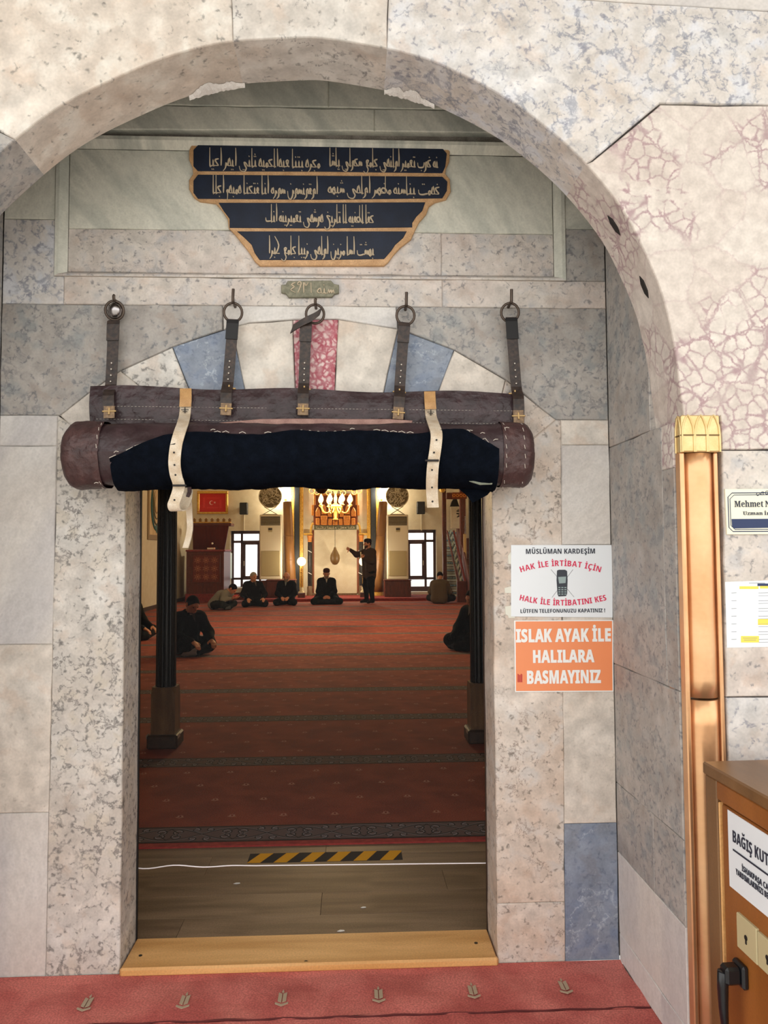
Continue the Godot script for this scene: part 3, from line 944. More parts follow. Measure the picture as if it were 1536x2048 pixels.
	for k in 4:
		var e0 := lerpf(r1.x, r0.x, rowr[k] / r0.y); var e1 := lerpf(r1.x, r0.x, rowr[k + 1] / r0.y)
		stone(w, PackedVector2Array([Vector2(e1, rowr[k + 1]), Vector2(SIDE, rowr[k + 1]), Vector2(SIDE, rowr[k]), Vector2(e0, rowr[k])]), deep, kinds[k], 1.1, [0.0, 0.8, 0.2, 0.5][k])
	# core of the wall, open at the door
	var st := begin()
	for s in [[-1.3, DL - 0.02, 0.0, 3.2, -0.18, -0.03], [DR + 0.02, 1.05, 0.0, 3.2, -0.18, -0.03], [DL - 0.02, DR + 0.02, 1.74, 3.2, -0.18, -0.03], [-1.3, -1.0, 0.0, 3.2, -0.6, -0.18], [0.75, 1.05, 0.0, 3.2, -0.6, -0.18], [-1.0, 0.75, 2.3, 3.2, -0.6, -0.18]]:
		box(st, Vector3(s[0], s[2], s[4]), Vector3(s[1], s[3], s[5]))
	obj("masonry_core", st, M.mortar, w)
	# side walls of the niche
	for side in [1, -1]:
		var ws := structure("wall_niche_right" if side > 0 else "wall_niche_left", "grey streaked marble reveal on the %s of the niche" % ("right" if side > 0 else "left"))
		var X := Transform3D(Basis(Vector3(0, 0, side), Vector3.UP, Vector3(-side, 0, 0)), Vector3(SIDE if side > 0 else SIDE_L, 0, 0))
		var hs := [0.0, 0.09, 0.352, 0.578, 0.97, 1.70]
		for k in 5:
			var cut := [[0.0, 0.518], [0.0, 0.518], [0.0, 0.312, 0.518], [0.0, 0.518], [0.0, 0.438]][k] as Array
			for c in cut.size() - 1:
				var r := rect(cut[c], hs[k], cut[c + 1], hs[k + 1]) if side > 0 else rect(-cut[c + 1], hs[k], -cut[c], hs[k + 1])
				stone(ws, r, 0.05, M.grey if k > 1 else M.pale, 1.1, PI / 2 if k > 1 else 0.0, X)
		var up := rect(0.0, 1.70, 0.36, 3.1) if side > 0 else rect(-0.36, 1.70, 0.0, 3.1)
		stone(ws, up, 0.05, M.grey, 1.2, PI / 2, X)
		if side > 0:
			stone(ws, rect(0.438, 1.575, 0.518, 1.70), 0.05, M.breccia, 1.0, 0.0, X)
			stone(ws, rect(0.438, 0.97, 0.518, 1.575), 0.05, M.grey, 1.0, PI / 2, X)
		else:
			stone(ws, rect(-0.55, 0.0, -0.518, 1.69), 0.05, M.grey, 1.0, PI / 2, X)
	# the vault of the niche behind the arch
	var v := structure("ceiling_niche", "flat head of the niche behind the arch", "ceiling")
	boxm("slab", Vector3(SIDE_L - 0.04, 3.12, -0.02), Vector3(SIDE + 0.04, 3.2, 0.359), 0, M.plaster_white, v)

func build_floor_and_added_roof() -> void:
	var fl := structure("floor", "porch floor laid with a rose red carpet up to the threshold", "floor")
	boxm("slab", Vector3(-3.2, -0.2, 0.0), Vector3(3.2, -0.012, 4.2), 0, M.ground, fl)
	var st := begin()
	box(st, Vector3(-3.2, -0.012, 0.262), Vector3(3.2, -0.001, 0.95), 0.003)
	obj("carpet", st, M.porch_carpet, fl)
	for gx in 8:
		for gz in 4:
			boxm("added_pale_tile", Vector3(-3.2 + gx * 0.8 + 0.002, -0.012, 0.952 + gz * 0.8), Vector3(-3.2 + gx * 0.8 + 0.798, -0.003, 0.95 + gz * 0.8 + 0.798), 0.002, M.tile_added, fl)  # unseen pale tiles, added to weaken the red bounce and lighten the arch
	# the strip of carpet before the door: it rises a little and its edge wavers along the wall
	st = begin()
	var n := 40
	for k in n:
		for j in 6:
			var p := []
			for e in [[k, j], [k, j + 1], [k + 1, j + 1], [k + 1, j]]:
				var x: float = lerpf(SIDE_L, SIDE, float(e[0]) / n)
				var z: float = lerpf(0.004, 0.258 + 0.004 * sin(e[0] * 0.7), e[1] / 6.0)
				p.append(Vector3(x, 0.001 + 0.004 * sin(e[0] * 0.9) * sin(e[1] * 1.1) + (0.003 if e[1] == 0 else 0.0), z))
			quad(st, p[0], p[1], p[2], p[3])
	for k in n:
		var x0: float = lerpf(SIDE_L + 0.002, SIDE - 0.003, float(k) / n); var x1: float = lerpf(SIDE_L + 0.002, SIDE - 0.003, float(k + 1) / n)
		quad(st, Vector3(x0, -0.011, 0.26), Vector3(x1, -0.011, 0.26), Vector3(x1, 0.001, 0.258 + 0.004 * sin((k + 1) * 0.7)), Vector3(x0, 0.001, 0.258 + 0.004 * sin(k * 0.7)))
	obj("carpet_strip", st, M.porch_carpet, fl)
	st = begin()
	var path := []
	for k in 60:
		path.append(Vector3(lerpf(SIDE_L, SIDE, k / 59.0), 0.0, 0.260 + 0.003 * sin(k * 1.3)))
	tube(st, path, 0.0028, 5)
	var seam := obj("carpet_seam", st, M.seam, fl)
	seam.set_meta("label", "dark seam across the rose red carpet")
	# woven sprigs: an open book under a flame
	for p in [[175, 2003], [370, 1998], [565, 1993], [757, 1986], [945, 1978], [1127, 1969], [112, 2061]]:
		var c := py_(p[0], p[1] + 4)
		if p[1] > 2050: c = py_(1300, 2100)
		st = begin()
		var X := Transform3D(Basis(Vector3(1, 0, 0), Vector3(0, 0, -1), Vector3(0, 1, 0)), c + Vector3(0, 0.0062, 0))
		for piece in [[[-14, -15], [0, -20], [14, -15], [14, -12], [0, -16], [-14, -12]], [[-9, -9], [-1, -12], [-1, 6], [-9, 9]], [[1, -12], [9, -9], [9, 9], [1, 6]], [[-2.5, 10], [0, 8], [2.5, 10], [0, 16]]]:
			var q := PackedVector2Array()
			for e in piece: q.append(Vector2(e[0] * 0.0014, e[1] * 0.0024))
			plate(st, q, 0.002, X)
		obj("woven_sprig", st, M.sprig, fl)
	var c := structure("ceiling_porch_added", "unseen roof over the porch, added to hold off the high sky", "ceiling")
	boxm("added_cover", Vector3(-3.2, 4.6, -0.6), Vector3(3.2, 4.75, 3.4), 0, M.roof, c)  # unseen roof, added and sized to keep high sky off the arch wall
	var g := structure("ground", "paved forecourt beyond the porch", "ground")
	boxm("paving", Vector3(-30, -0.5, 4.2), Vector3(30, -0.25, 40), 0, M.ground, g)

func build_threshold() -> void:
	var t := thing("threshold_board", "pale oak threshold board with rounded nosing lying in the doorway", "threshold")
	var st := begin(false)
	box(st, Vector3(DOOR_L + 0.006, -0.01, -0.18), Vector3(DOOR_R - 0.006, 0.024, 0.003), 0.002)
	obj("board", st, M.oak, t)
	st = begin()
	box(st, Vector3(DOOR_L + 0.004, 0.0, 0.0), Vector3(DOOR_R - 0.002, 0.028, 0.02), 0.006)
	obj("nosing", st, M.oak, t)
	for p in [[281, 1910], [952, 1885], [612, 1922]]:
		var c := py_(p[0], p[1], 0.026)
		st = begin()
		lathe(st, [[0.006, 0.0], [0.006, 0.0014], [0.004, 0.0018], [0.0, 0.0018]], 10, at(Vector3(c.x, 0.024, c.z)))
		var s := obj("screw", st, M.iron_dark, t)
	# laminate planks between the threshold and the hall carpet
	var fl := structure("floor_entrance", "brown laminate planks inside the door", "floor")
	boxm("bed", Vector3(-1.0, -0.2, -1.06), Vector3(0.75, -0.012, -0.175), 0, M.mortar, fl)
	var z := -0.18
	var i := 0
	while z > -1.05:
		var z1: float = max(z - 0.19, -1.055)
		var cut := [-1.0, -0.62 + 0.5 * (i % 3), 0.75]
		for k in 2:
			boxm("plank", Vector3(cut[k] + 0.0004, -0.012, z1 + 0.0005), Vector3(cut[k + 1] - 0.0004, 0.0, z - 0.0005), 0.0008, M.laminate if (i + k) % 2 else M.laminate_b, fl)
		z = z1
		i += 1
	# hazard tape
	var a := py_(495, 1706); var b := py_(806, 1703); var c := py_(806, 1722); var d := py_(495, 1724)
	var tp := thing("hazard_tape", "yellow and black striped warning tape stuck on the laminate floor", "tape")
	var nz0: float = (a.z + b.z) / 2; var nz1: float = (c.z + d.z) / 2
	var x0 := d.x; var x1 := c.x
	var bl := boxm("tape_strip", Vector3(x0, 0.0, nz0), Vector3(x1, 0.0006, nz1), 0, M.tape_black, tp)
	var nst := 6
	var pitch := (x1 - x0) / 5.85
	for k in range(-1, 7):
		var s0 := x0 + (k - 0.02) * pitch
		var sk: float = pitch * 0.42
		var q := PackedVector2Array([Vector2(s0, -nz1), Vector2(s0 + pitch * 0.5, -nz1), Vector2(s0 + pitch * 0.5 + sk, -nz0), Vector2(s0 + sk, -nz0)])
		for r in Geometry2D.intersect_polygons(q, rect(x0, -nz1, x1, -nz0)):
			st = begin()
			plate(st, r, 0.0003, Transform3D(Basis(Vector3(1, 0, 0), Vector3(0, 0, -1), Vector3(0, 1, 0)), Vector3(0, 0.0009, 0)))
			obj("yellow_stripe", st, M.tape_yellow, tp)
	# paper scraps
	for p in [[474, 1767, 0.012, "white scrap of paper on the laminate near the clear curtain's hem"], [727, 1815, 0.009, "round white scrap of paper in the middle of the laminate"], [682, 1862, 0.012, "flat white scrap of paper against the oak threshold"]]:
		var w := py_(p[0], p[1])
		st = begin()
		plate(st, scaled([[-1.2, -0.3], [-0.2, -0.6], [1.1, -0.2], [0.9, 0.4], [-0.3, 0.55]], p[2]), 0.001, Transform3D(Basis(Vector3(1, 0, 0), Vector3(0, 0, -1), Vector3(0, 1, 0)), Vector3(w.x, 0.0015, w.z)))
		var sc := obj("paper_scrap", st, M.paper, null)
		tag(sc, p[3], "scrap", "paper scraps on the laminate")
	# the clear sheet that hangs in the doorway, 22 cm short of the floor
	var cs := thing("door_curtain", "clear plastic curtain hanging in the doorway, its pale hem above the laminate", "curtain")
	st = begin()
	var m := 60
	var bott := []
	for k in m + 1:
		var px := lerpf(262.0, 985.0, float(k) / m)
		var yy := 1734.0 - 8.0 * float(k) / m
		if k < 22: yy += 4.0 * sin(k * 0.62) * (1.0 - k / 22.0)
		bott.append(pz(px, yy, -0.205 - 0.004 * sin(k * 0.5)))
	for k in m:
		quad(st, bott[k], bott[k + 1], Vector3(bott[k + 1].x, 1.95, -0.205), Vector3(bott[k].x, 1.95, -0.205))
	obj("sheet", st, M.pvc, cs)
	st = begin()
	tube(st, bott, 0.002, 6)
	var hem := obj("hem", st, M.pvc_edge, cs)
	hem.set_meta("label", "bright wavy hem")
	boxm("rail", Vector3(-0.98, 1.95, -0.22), Vector3(0.73, 1.98, -0.19), 0.003, M.iron_dark, cs)
	# dark door lining behind the posts
	var dr := structure("door_1", "dark lining of the doorway behind the marble posts", "door")
	boxm("lining", Vector3(DOOR_L - 0.03, 0.0, -0.195), Vector3(DOOR_L + 0.004, 1.8, -0.181), 0.002, M.black, dr)
	boxm("lining", Vector3(DOOR_R - 0.004, 0.0, -0.195), Vector3(DOOR_R + 0.03, 1.8, -0.181), 0.002, M.base_dark, dr)

func scaled(a: Array, s: float) -> PackedVector2Array:
	var o := PackedVector2Array()
	for e in a: o.append(Vector2(e[0], e[1]) * s)
	return o

# ---------------------------------------------------------------- Arabic lettering, drawn with strokes
# each letter: base shape and dots (above > 0, below < 0)
const LETTERS := {"ا": ["alif", 0], "آ": ["alif", 0], "ب": ["tooth", -1], "پ": ["tooth", -3], "ت": ["tooth", 2], "ث": ["tooth", 3], "ن": ["nun", 1], "ي": ["ya", -2], "ى": ["ya", 0], "ج": ["hah", -1], "ح": ["hah", 0], "خ": ["hah", 1], "د": ["dal", 0], "ذ": ["dal", 1], "ر": ["ra", 0], "ز": ["ra", 1], "س": ["sin", 0], "ش": ["sin", 3], "ص": ["sad", 0], "ط": ["tah", 0], "ظ": ["tah", 1], "ع": ["ayn", 0], "ف": ["fa", 1], "ق": ["fa", 2], "ك": ["kaf", 0], "ل": ["lam", 0], "م": ["mim", 0], "ه": ["ha", 0], "و": ["waw", 0], "١": ["one", 0], "٢": ["two", 0], "٩": ["nine", 0], "٤": ["four", 0]}
const NON_JOINING := ["alif", "dal", "ra", "waw", "one", "two", "nine", "four"]

func glyph(base: String, prev: bool, next: bool) -> Array:      # [strokes (x to the left), width]
	match base:
		"alif": return [[[[0.0, 0.0], [0.12, 0.0], [0.14, 1.0]]] if prev else [[[0.08, 0.0], [0.07, 0.5], [0.1, 1.0]]], 0.24]
		"tooth", "nun", "ya":
			if next: return [[[[0.0, 0.0], [0.1, 0.0], [0.12, 0.32], [0.15, 0.0], [0.3, 0.0]]], 0.3]
			if base == "tooth": return [[[[0.0, 0.0 if prev else 0.24], [0.08, 0.0], [0.38, -0.05], [0.64, 0.0], [0.7, 0.22]]], 0.78]
			if base == "nun": return [[[[0.0, 0.0], [0.08, 0.2], [0.12, -0.1], [0.3, -0.32], [0.52, -0.2], [0.58, 0.14]]], 0.66]
			return [[[[0.0, 0.0], [0.12, 0.14], [0.28, 0.2], [0.2, 0.0], [0.1, -0.14], [0.25, -0.32], [0.6, -0.26], [0.72, -0.02]]], 0.78]
		"hah":
			if next: return [[[[0.05, 0.38], [0.2, 0.36], [0.36, 0.3], [0.2, 0.12], [0.08, 0.0], [0.45, 0.0]]], 0.45]
			return [[[[0.0, 0.3], [0.38, 0.34], [0.1, 0.06], [0.1, -0.3], [0.4, -0.42], [0.62, -0.28]]], 0.62]
		"dal": return [[[[0.0, 0.0 if prev else 0.02], [0.12, 0.42], [0.24, 0.1], [0.2, 0.0], [0.02, 0.0]]], 0.3]
		"ra": return [[[[0.0, 0.0], [0.1, 0.16], [0.16, -0.12], [0.36, -0.3]]], 0.3]
		"sin":
			var s := [[0.0, 0.0], [0.04, 0.22], [0.12, 0.0], [0.16, 0.22], [0.24, 0.0], [0.28, 0.26], [0.34, 0.0]]
			if next: return [[s + [[0.44, 0.0]]], 0.44]
			return [[s + [[0.36, -0.24], [0.56, -0.34], [0.76, -0.18], [0.8, 0.12]]], 0.88]
		"sad", "tah":
			var l := [[[0.0, 0.0], [0.15, 0.24], [0.4, 0.28], [0.46, 0.1], [0.2, 0.0], [0.55, 0.0]]]
			if base == "tah": l.append([[0.18, 0.0], [0.16, 0.96]])
			return [l, 0.55]
		"ayn":
			if next: return [[[[0.0, 0.0], [0.15, 0.04], [0.28, 0.3], [0.1, 0.33], [0.2, 0.02], [0.42, 0.0]]], 0.42]
			return [[[[0.0, 0.0], [0.2, 0.06], [0.28, 0.28], [0.08, 0.3], [0.25, 0.02], [0.1, -0.2], [0.3, -0.42], [0.6, -0.3]]], 0.6]
		"fa":
			var f := [[0.0, 0.0], [0.08, 0.02], [0.2, 0.14], [0.14, 0.32], [0.06, 0.2], [0.14, 0.04]]
			if next: return [[f + [[0.32, 0.0]]], 0.32]
			return [[f + [[0.24, -0.2], [0.5, -0.26], [0.66, 0.1]]], 0.72]
		"kaf":
			if next: return [[[[0.38, 0.0], [0.1, 0.46], [0.52, 0.96]], [[0.0, 0.0], [0.42, 0.0]]], 0.42]
			return [[[[0.0, 0.0], [0.1, 0.0], [0.12, 0.96]], [[0.1, 0.02], [0.62, 0.0], [0.7, 0.2]]], 0.78]
		"lam":
			if next: return [[[[0.0, 0.0], [0.1, 0.0], [0.12, 1.0]], [[0.12, 0.0], [0.26, 0.0]]], 0.26]
			return [[[[0.0, 0.0], [0.1, 0.02], [0.1, 1.0]], [[0.1, 0.1], [0.14, -0.18], [0.35, -0.3], [0.52, -0.15], [0.55, 0.12]]], 0.6]
		"mim":
			if next: return [[[[0.0, 0.0], [0.06, 0.16], [0.17, 0.12], [0.14, -0.06], [0.04, 0.0], [0.3, 0.0]]], 0.3]
			return [[[[0.0, 0.0], [0.06, 0.16], [0.17, 0.1], [0.1, -0.06], [0.12, -0.42]]], 0.24]
		"ha":
			if next: return [[[[0.0, 0.0], [0.1, 0.3], [0.25, 0.1], [0.1, -0.1], [0.05, 0.1], [0.3, 0.2], [0.3, 0.0], [0.38, 0.0]]], 0.38]
			return [[[[0.0, 0.0], [0.06, 0.32], [0.22, 0.12], [0.12, 0.0], [0.02, 0.04]]], 0.28]
		"waw": return [[[[0.0, 0.0], [0.02, 0.1], [0.08, 0.28], [0.19, 0.18], [0.16, 0.04], [0.04, 0.1]], [[0.18, 0.14], [0.19, -0.16], [0.38, -0.3]]], 0.34]
		"one": return [[[[0.1, 0.0], [0.12, 0.7]]], 0.26]
		"two": return [[[[0.24, 0.0], [0.24, 0.7], [0.12, 0.5], [0.0, 0.7]]], 0.36]
		"nine": return [[[[0.2, 0.0], [0.02, 0.6], [0.12, 0.75], [0.22, 0.58], [0.04, 0.52]]], 0.34]
		"four": return [[[[0.0, 0.7], [0.2, 0.55], [0.05, 0.4], [0.24, 0.2], [0.0, 0.02]]], 0.36]
	return [[], 0.2]

func arabic(called: String, parent: Node, s: String, right: Vector3, width: float, height: float, pen: float, m: Material) -> MeshInstance3D:
	var strokes := []
	var x := 0.0
	var word_prev := false
	for i in s.length():
		var ch := s[i]
		if ch == " ":
			x += 0.16
			word_prev = false
			continue
		var l: Array = LETTERS[ch]
		var has_next: bool = i + 1 < s.length() and s[i + 1] != " " and not NON_JOINING.has(l[0])
		var g := glyph(l[0], word_prev, has_next)
		for k in g[0]:
			var q := []
			for e in k: q.append(Vector2(x + e[0], e[1]))
			strokes.append(q)
		var cx: float = x + minf(g[1] * 0.45, 0.3)
		for d in absi(l[1]):
			var dy := (0.52 if l[1] > 0 else -0.24) + (0.12 if d == 2 else 0.0)
			var dx: float = [0.0, 0.13, 0.065][d] - (0.06 if absi(l[1]) > 1 else 0.0)
			strokes.append([Vector2(cx + dx - 0.02, dy), Vector2(cx + dx + 0.03, dy + 0.05)])
		x += g[1] * (0.92 if has_next else 1.0)
		word_prev = has_next
	var st := begin()
	var sx := width / x
	for q in strokes:
		var pts: Array = smooth_path(q, 3) if q.size() > 2 else q
		var path := []
		var rad := []
		for k in pts.size():
			var v: Vector2 = pts[k]
			path.append(right + Vector3(-v.x * sx, v.y * height, 0))
			var t := float(k) / (pts.size() - 1)
			rad.append(pen * (0.55 + 0.6 * sin(PI * clampf(t + 0.12, 0.0, 1.0))))
		tube(st, path, rad, 5)
	return obj(called, st, m, parent)

func build_inscription() -> void:
	var t := thing("inscription_panel", "dark blue inscription panel with four gilt lines of Arabic script, stepped at its foot", "inscription")
	var z := -0.018
	var Z := func(a: Array) -> PackedVector2Array: return poly_px(a, z)
	# the gilt frame: one plate behind the blue fields
	var outline := [[392, 287], [640, 290], [890, 294], [899, 305], [898, 325], [892, 338], [890, 350], [899, 360], [901, 385], [892, 400], [870, 406], [858, 414], [852, 430], [838, 446], [830, 462], [822, 480], [800, 497], [788, 510], [776, 526], [768, 533], [520, 533], [510, 524], [498, 505], [486, 490], [470, 470], [458, 458], [456, 440], [446, 424], [432, 408], [400, 404], [388, 396], [379, 380], [379, 362], [387, 350], [386, 338], [379, 322], [379, 304], [384, 292]]
	var st := begin()
	plate(st, Z.call(outline), 0.012, at(Vector3(0, 0, z + 0.008)), 0.002)
	obj("frame", st, M.frame_gold, t)
	var fields := [[[397, 293], [640, 296], [884, 299], [893, 310], [890, 336], [884, 349], [640, 346], [397, 345], [388, 335], [388, 303]], [[397, 352], [640, 354], [884, 356], [894, 366], [893, 384], [884, 399], [640, 402], [397, 400], [388, 388], [388, 364]], [[438, 408], [640, 408], [850, 407], [844, 424], [832, 436], [824, 448], [824, 457], [640, 459], [460, 458], [460, 440], [448, 424]], [[475, 465], [640, 465], [813, 465], [806, 478], [790, 492], [782, 504], [768, 520], [640, 522], [520, 522], [510, 508], [504, 492], [490, 478]]]
	for f in fields:
		st = begin()
		plate(st, Z.call(f), 0.004, at(Vector3(0, 0, z + 0.0105)), 0.0012)
		obj("blue_field", st, M.navy, t)
	var zz := z + 0.012
	for l in [["نه خوب تعمير اولندي جامع سحولي پاشا", 876, 338, 658], ["مجرد بتنا عبدالحميد ثاني ايدر احيا", 640, 338, 417], ["خدمت بناسنه مظهر اولدى شبهه", 880, 392, 655], ["اوقونسون سوره انا فتحنا دمبدم اجلا", 636, 392, 424], ["حقا لطفيه لا تاريخ دوشدى تعميرينه انك", 748, 449, 530], ["بهشت آسا مزين اولدى زيبا جامع كبرا", 748, 513, 536]]:
		var r := pz(l[1], l[2] - 4, zz)
		var e := pz(l[3], l[2] - 4, zz)
		arabic("lettering", t, l[0], r, r.x - e.x, 0.062, 0.0026, M.letter_gold)
	var p := thing("date_plaque", "small weathered stone plaque with a carved date above the middle strap", "plaque")
	st = begin()
	plate(st, poly_px([[563, 572], [572, 571], [576, 564], [662, 563], [668, 570], [678, 572], [678, 588], [669, 590], [664, 596], [578, 597], [572, 589], [563, 587]]), 0.012, at(Vector3(0, 0, 0.012)), 0.002)
	obj("tablet", st, M.plaque, p)
	var r2 := pz(668, 586, 0.013)
	arabic("lettering", p, "سنه ١٢٩٤", r2, r2.x - pz(577, 586, 0.013).x, 0.05, 0.0024, M.letter_gold)

# ---------------------------------------------------------------- the rolled leather door curtain
func build_curtain_roll() -> void:
	var t := thing("leather_curtain", "rolled brown leather door curtain with dark blue canvas lining hanging over the doorway", "curtain")
	var zc := 0.135
	var mid := pz(600, 912, zc)
	var x0 := pz(140, 912, zc).x
	var x1 := pz(1058, 912, zc).x
	var r := 0.094
	var fn := FastNoiseLite.new()
	fn.seed = 5
	fn.frequency = 2.6
	var rad := func(x: float, a: float) -> float:
		var e: float = minf(x - x0, x1 - x)
		var sag := 0.0
		return (r + 0.011 * fn.get_noise_2d(x * 1.2, a * 0.5) + (0.004 if e < 0.12 else 0.0)) * (1.0 - 0.25 * pow(clampf(1.0 - e / 0.03, 0.0, 1.0), 2.0))
	var pos := func(x: float, a: float, extra: float) -> Vector3:     # a = 0 faces the porch, a = 90 degrees up
		var q: float = rad.call(x, a) + extra
		var dip: float = 0.006 * sin((x - x0) / (x1 - x0) * PI)
		return Vector3(x, mid.y + dip + q * sin(a) * 1.04, zc + q * cos(a))
	# the roll itself
	var st := begin(true)
	var n := 84
	var m := 32
	for i in n:
		for k in m:
			var xa := lerpf(x0, x1, float(i) / n); var xb := lerpf(x0, x1, float(i + 1) / n)
			var a0 := TAU * k / m; var a1 := TAU * (k + 1) / m
			quad(st, pos.call(xa, a0, 0.0), pos.call(xb, a0, 0.0), pos.call(xb, a1, 0.0), pos.call(xa, a1, 0.0))
	for s in [x0, x1]:
		var c := Vector3(s, mid.y, zc)
		for k in m:
			face_out(st, [c, pos.call(s, TAU * k / m, 0.0), pos.call(s, TAU * (k + 1) / m, 0.0)], mid)
	obj("roll", st, M.leather, t)
	# leather cuffs at both ends
	for e in [[x0 - 0.002, pz(217, 900, zc).x], [pz(996, 900, zc).x, x1 + 0.002]]:
		st = begin(true)
		for i in 8:
			for k in m:
				var xa := lerpf(e[0], e[1], i / 8.0); var xb := lerpf(e[0], e[1], (i + 1) / 8.0)
				var a0 := TAU * k / m; var a1 := TAU * (k + 1) / m
				quad(st, pos.call(clampf(xa, x0, x1), a0, 0.005), pos.call(clampf(xb, x0, x1), a0, 0.005), pos.call(clampf(xb, x0, x1), a1, 0.005), pos.call(clampf(xa, x0, x1), a1, 0.005))
		var cu := obj("end_cuff", st, M.leather_worn, t)
		cu.set_meta("label", "scuffed red-brown leather cuff")
		# white stitching down the cuff
		st = begin()
		var xs: float = e[1] if e[0] < 0 and e[1] < 0 and e[0] < -0.7 else e[0]
		for xx in ([e[1] - 0.006] if e[0] < -0.5 else [e[0] + 0.006, lerpf(e[0], e[1], 0.62)]):
			for k in 9:
				var a0 := deg_to_rad(60.0 - k * 16.0)
				tube(st, [pos.call(xx, a0, 0.0065), pos.call(xx + 0.002, a0 - 0.12, 0.0065)], 0.0009, 4)
		obj("stitching", st, M.thread, t).set_meta("kind", "stuff")
	# the canvas lining, turned outwards round the roll
	st = begin(true)
	var cx0 := pz(220, 930, zc + 0.09).x
	var cx1 := pz(997, 930, zc + 0.09).x
	var top := func(x: float) -> float:
		var u: float = x
		var xl := pz(330, 890, zc + 0.09).x
		var xr := pz(930, 885, zc + 0.09).x
		var base: float = 33.0 + 2.5 * sin(u * 26.0)
		if u < xl: return deg_to_rad(lerpf(-12.0, 26.0, clampf((u - cx0) / (xl - cx0), 0.0, 1.0)))
		if u > xr: return deg_to_rad(lerpf(34.0, 4.0, clampf((u - xr) / (cx1 - xr), 0.0, 1.0)))
		return deg_to_rad(base if u > xl + 0.06 else lerpf(26.0, base, (u - xl) / 0.06))
	n = 96
	for i in n:
		for k in 20:
			var xa := lerpf(cx0, cx1, float(i) / n); var xb := lerpf(cx0, cx1, float(i + 1) / n)
			var f := func(x: float, q: float) -> Vector3: return pos.call(x, lerpf(-2.9, top.call(x), q), 0.011 + 0.005 * sin(x * 14.0 + q * 3.0) * q + 0.004 * fn.get_noise_2d(x * 5.0 + q * 2.0, q * 4.0))
			quad(st, f.call(xa, k / 20.0), f.call(xb, k / 20.0), f.call(xb, (k + 1) / 20.0), f.call(xa, (k + 1) / 20.0))
	var cv := obj("canvas_lining", st, M.canvas, t)
	cv.set_meta("label", "dark blue canvas lining")
	# white scuffs on the leather
	st = begin()
	for e in [[232, 908], [300, 905], [330, 888], [352, 880], [936, 868], [960, 872], [1010, 862], [985, 884], [420, 862], [560, 868], [700, 866], [180, 945], [184, 960]]:
		var sx := pz(e[0], e[1], zc + 0.08).x
		var sa := asin(clampf((pz(e[0], e[1], zc + 0.08).y - mid.y) / 0.1, -0.9, 0.9))
		tube(st, [pos.call(sx, sa, 0.0055), pos.call(sx + 0.006, sa + 0.04, 0.0055), pos.call(sx + 0.014, sa + 0.02, 0.0055)], 0.0011, 4)
	obj("scuffs", st, M.thread, t).set_meta("kind", "stuff")
	# frayed white hem along the leather edge
	st = begin()
	for i in 46:
		if fn.get_noise_2d(i * 3.1, 8.0) < -0.02: continue
		var xa := lerpf(cx0, cx1, i / 46.0); var xb := lerpf(cx0, cx1, (i + 0.8) / 46.0)
		tube(st, [pos.call(xa, top.call(xa) + 0.02, 0.008), pos.call((xa + xb) / 2, top.call(xa) + 0.06, 0.008), pos.call(xb, top.call(xb) + 0.02, 0.008)], 0.0011, 4)
	obj("frayed_hem", st, M.thread, t).set_meta("kind", "stuff")
	# the flat upper part that hangs from the straps
	st = begin()
	var fl := []
	for i in 41:
		var px := lerpf(183.0, 1046.0, i / 40.0)
		var u := pz(px, 774.0 + 14.0 * float(i) / 40.0 - 3.0 * sin(i * 0.42), 0.05)
		var d := pz(px, 862.0, 0.06)
		fl.append([u, d])
	for i in 40:
		for k in 10:
			var p := []
			for e in [[i, k], [i + 1, k], [i + 1, k + 1], [i, k + 1]]:
				var w: Vector3 = fl[e[0]][0].lerp(fl[e[0]][1], 1.0 - e[1] / 10.0)
				w.z += 0.01 * sin(PI * e[1] / 10.0) + 0.004 * fn.get_noise_2d(w.x * 2.0, w.y * 4.0) + 0.012
				p.append(w)
			quad(st, p[0], p[1], p[2], p[3])
	for i in 40:
		var a: Vector3 = fl[i][0] + Vector3(0, 0, 0.012); var b: Vector3 = fl[i + 1][0] + Vector3(0, 0, 0.012)
		quad(st, a, b, b + Vector3(0, -0.004, -0.03), a + Vector3(0, -0.004, -0.03))
	for e in [0, 40]:
		var a: Vector3 = fl[e][0]; var d: Vector3 = fl[e][1]
		quad(st, d + Vector3(0, 0, 0.012), d + Vector3(0, 0, -0.02), a + Vector3(0, 0, -0.02), a + Vector3(0, 0, 0.012))
	obj("upper_flap", st, M.leather, t)
	for row in [812, 838]:
		st = begin()
		for i in 120:
			var px := lerpf(192.0, 1036.0, i / 120.0)
			var dy := 10.0 * (px - 183.0) / 860.0
			tube(st, [pz(px, row + dy, 0.077), pz(px + 4.0, row + dy, 0.077)], 0.0006, 4)
		obj("stitching", st, M.thread, t).set_meta("kind", "stuff")
	# a pale fold of leather between the flap and the roll
	st = begin()
	plate(st, poly_px([[395, 860], [430, 846], [520, 838], [600, 837], [700, 838], [780, 838], [825, 841], [823, 853], [760, 851], [700, 853], [620, 851], [540, 854], [470, 858]], 0.118), 0.006, at(Vector3(0, 0, 0.118)), 0.002)
	obj("fold", st, M.leather_pale, t)
	# torn corner of the lining on the right with its pale underside
	st = begin()
	var tz := zc - 0.01
	plate(st, poly_px([[905, 955], [992, 962], [985, 978], [975, 990], [960, 998], [945, 1006], [935, 992], [915, 975]], tz), 0.006, at(Vector3(0, 0, tz)), 0.001)
	obj("torn_lining", st, M.canvas, t)
	st = begin()
	plate(st, poly_px([[912, 950], [935, 953], [988, 957], [984, 969], [960, 970], [938, 963]], zc + 0.06), 0.004, at(Vector3(0, 0, zc + 0.062)), 0.001)
	obj("lining_underside", st, M.canvas_back, t)
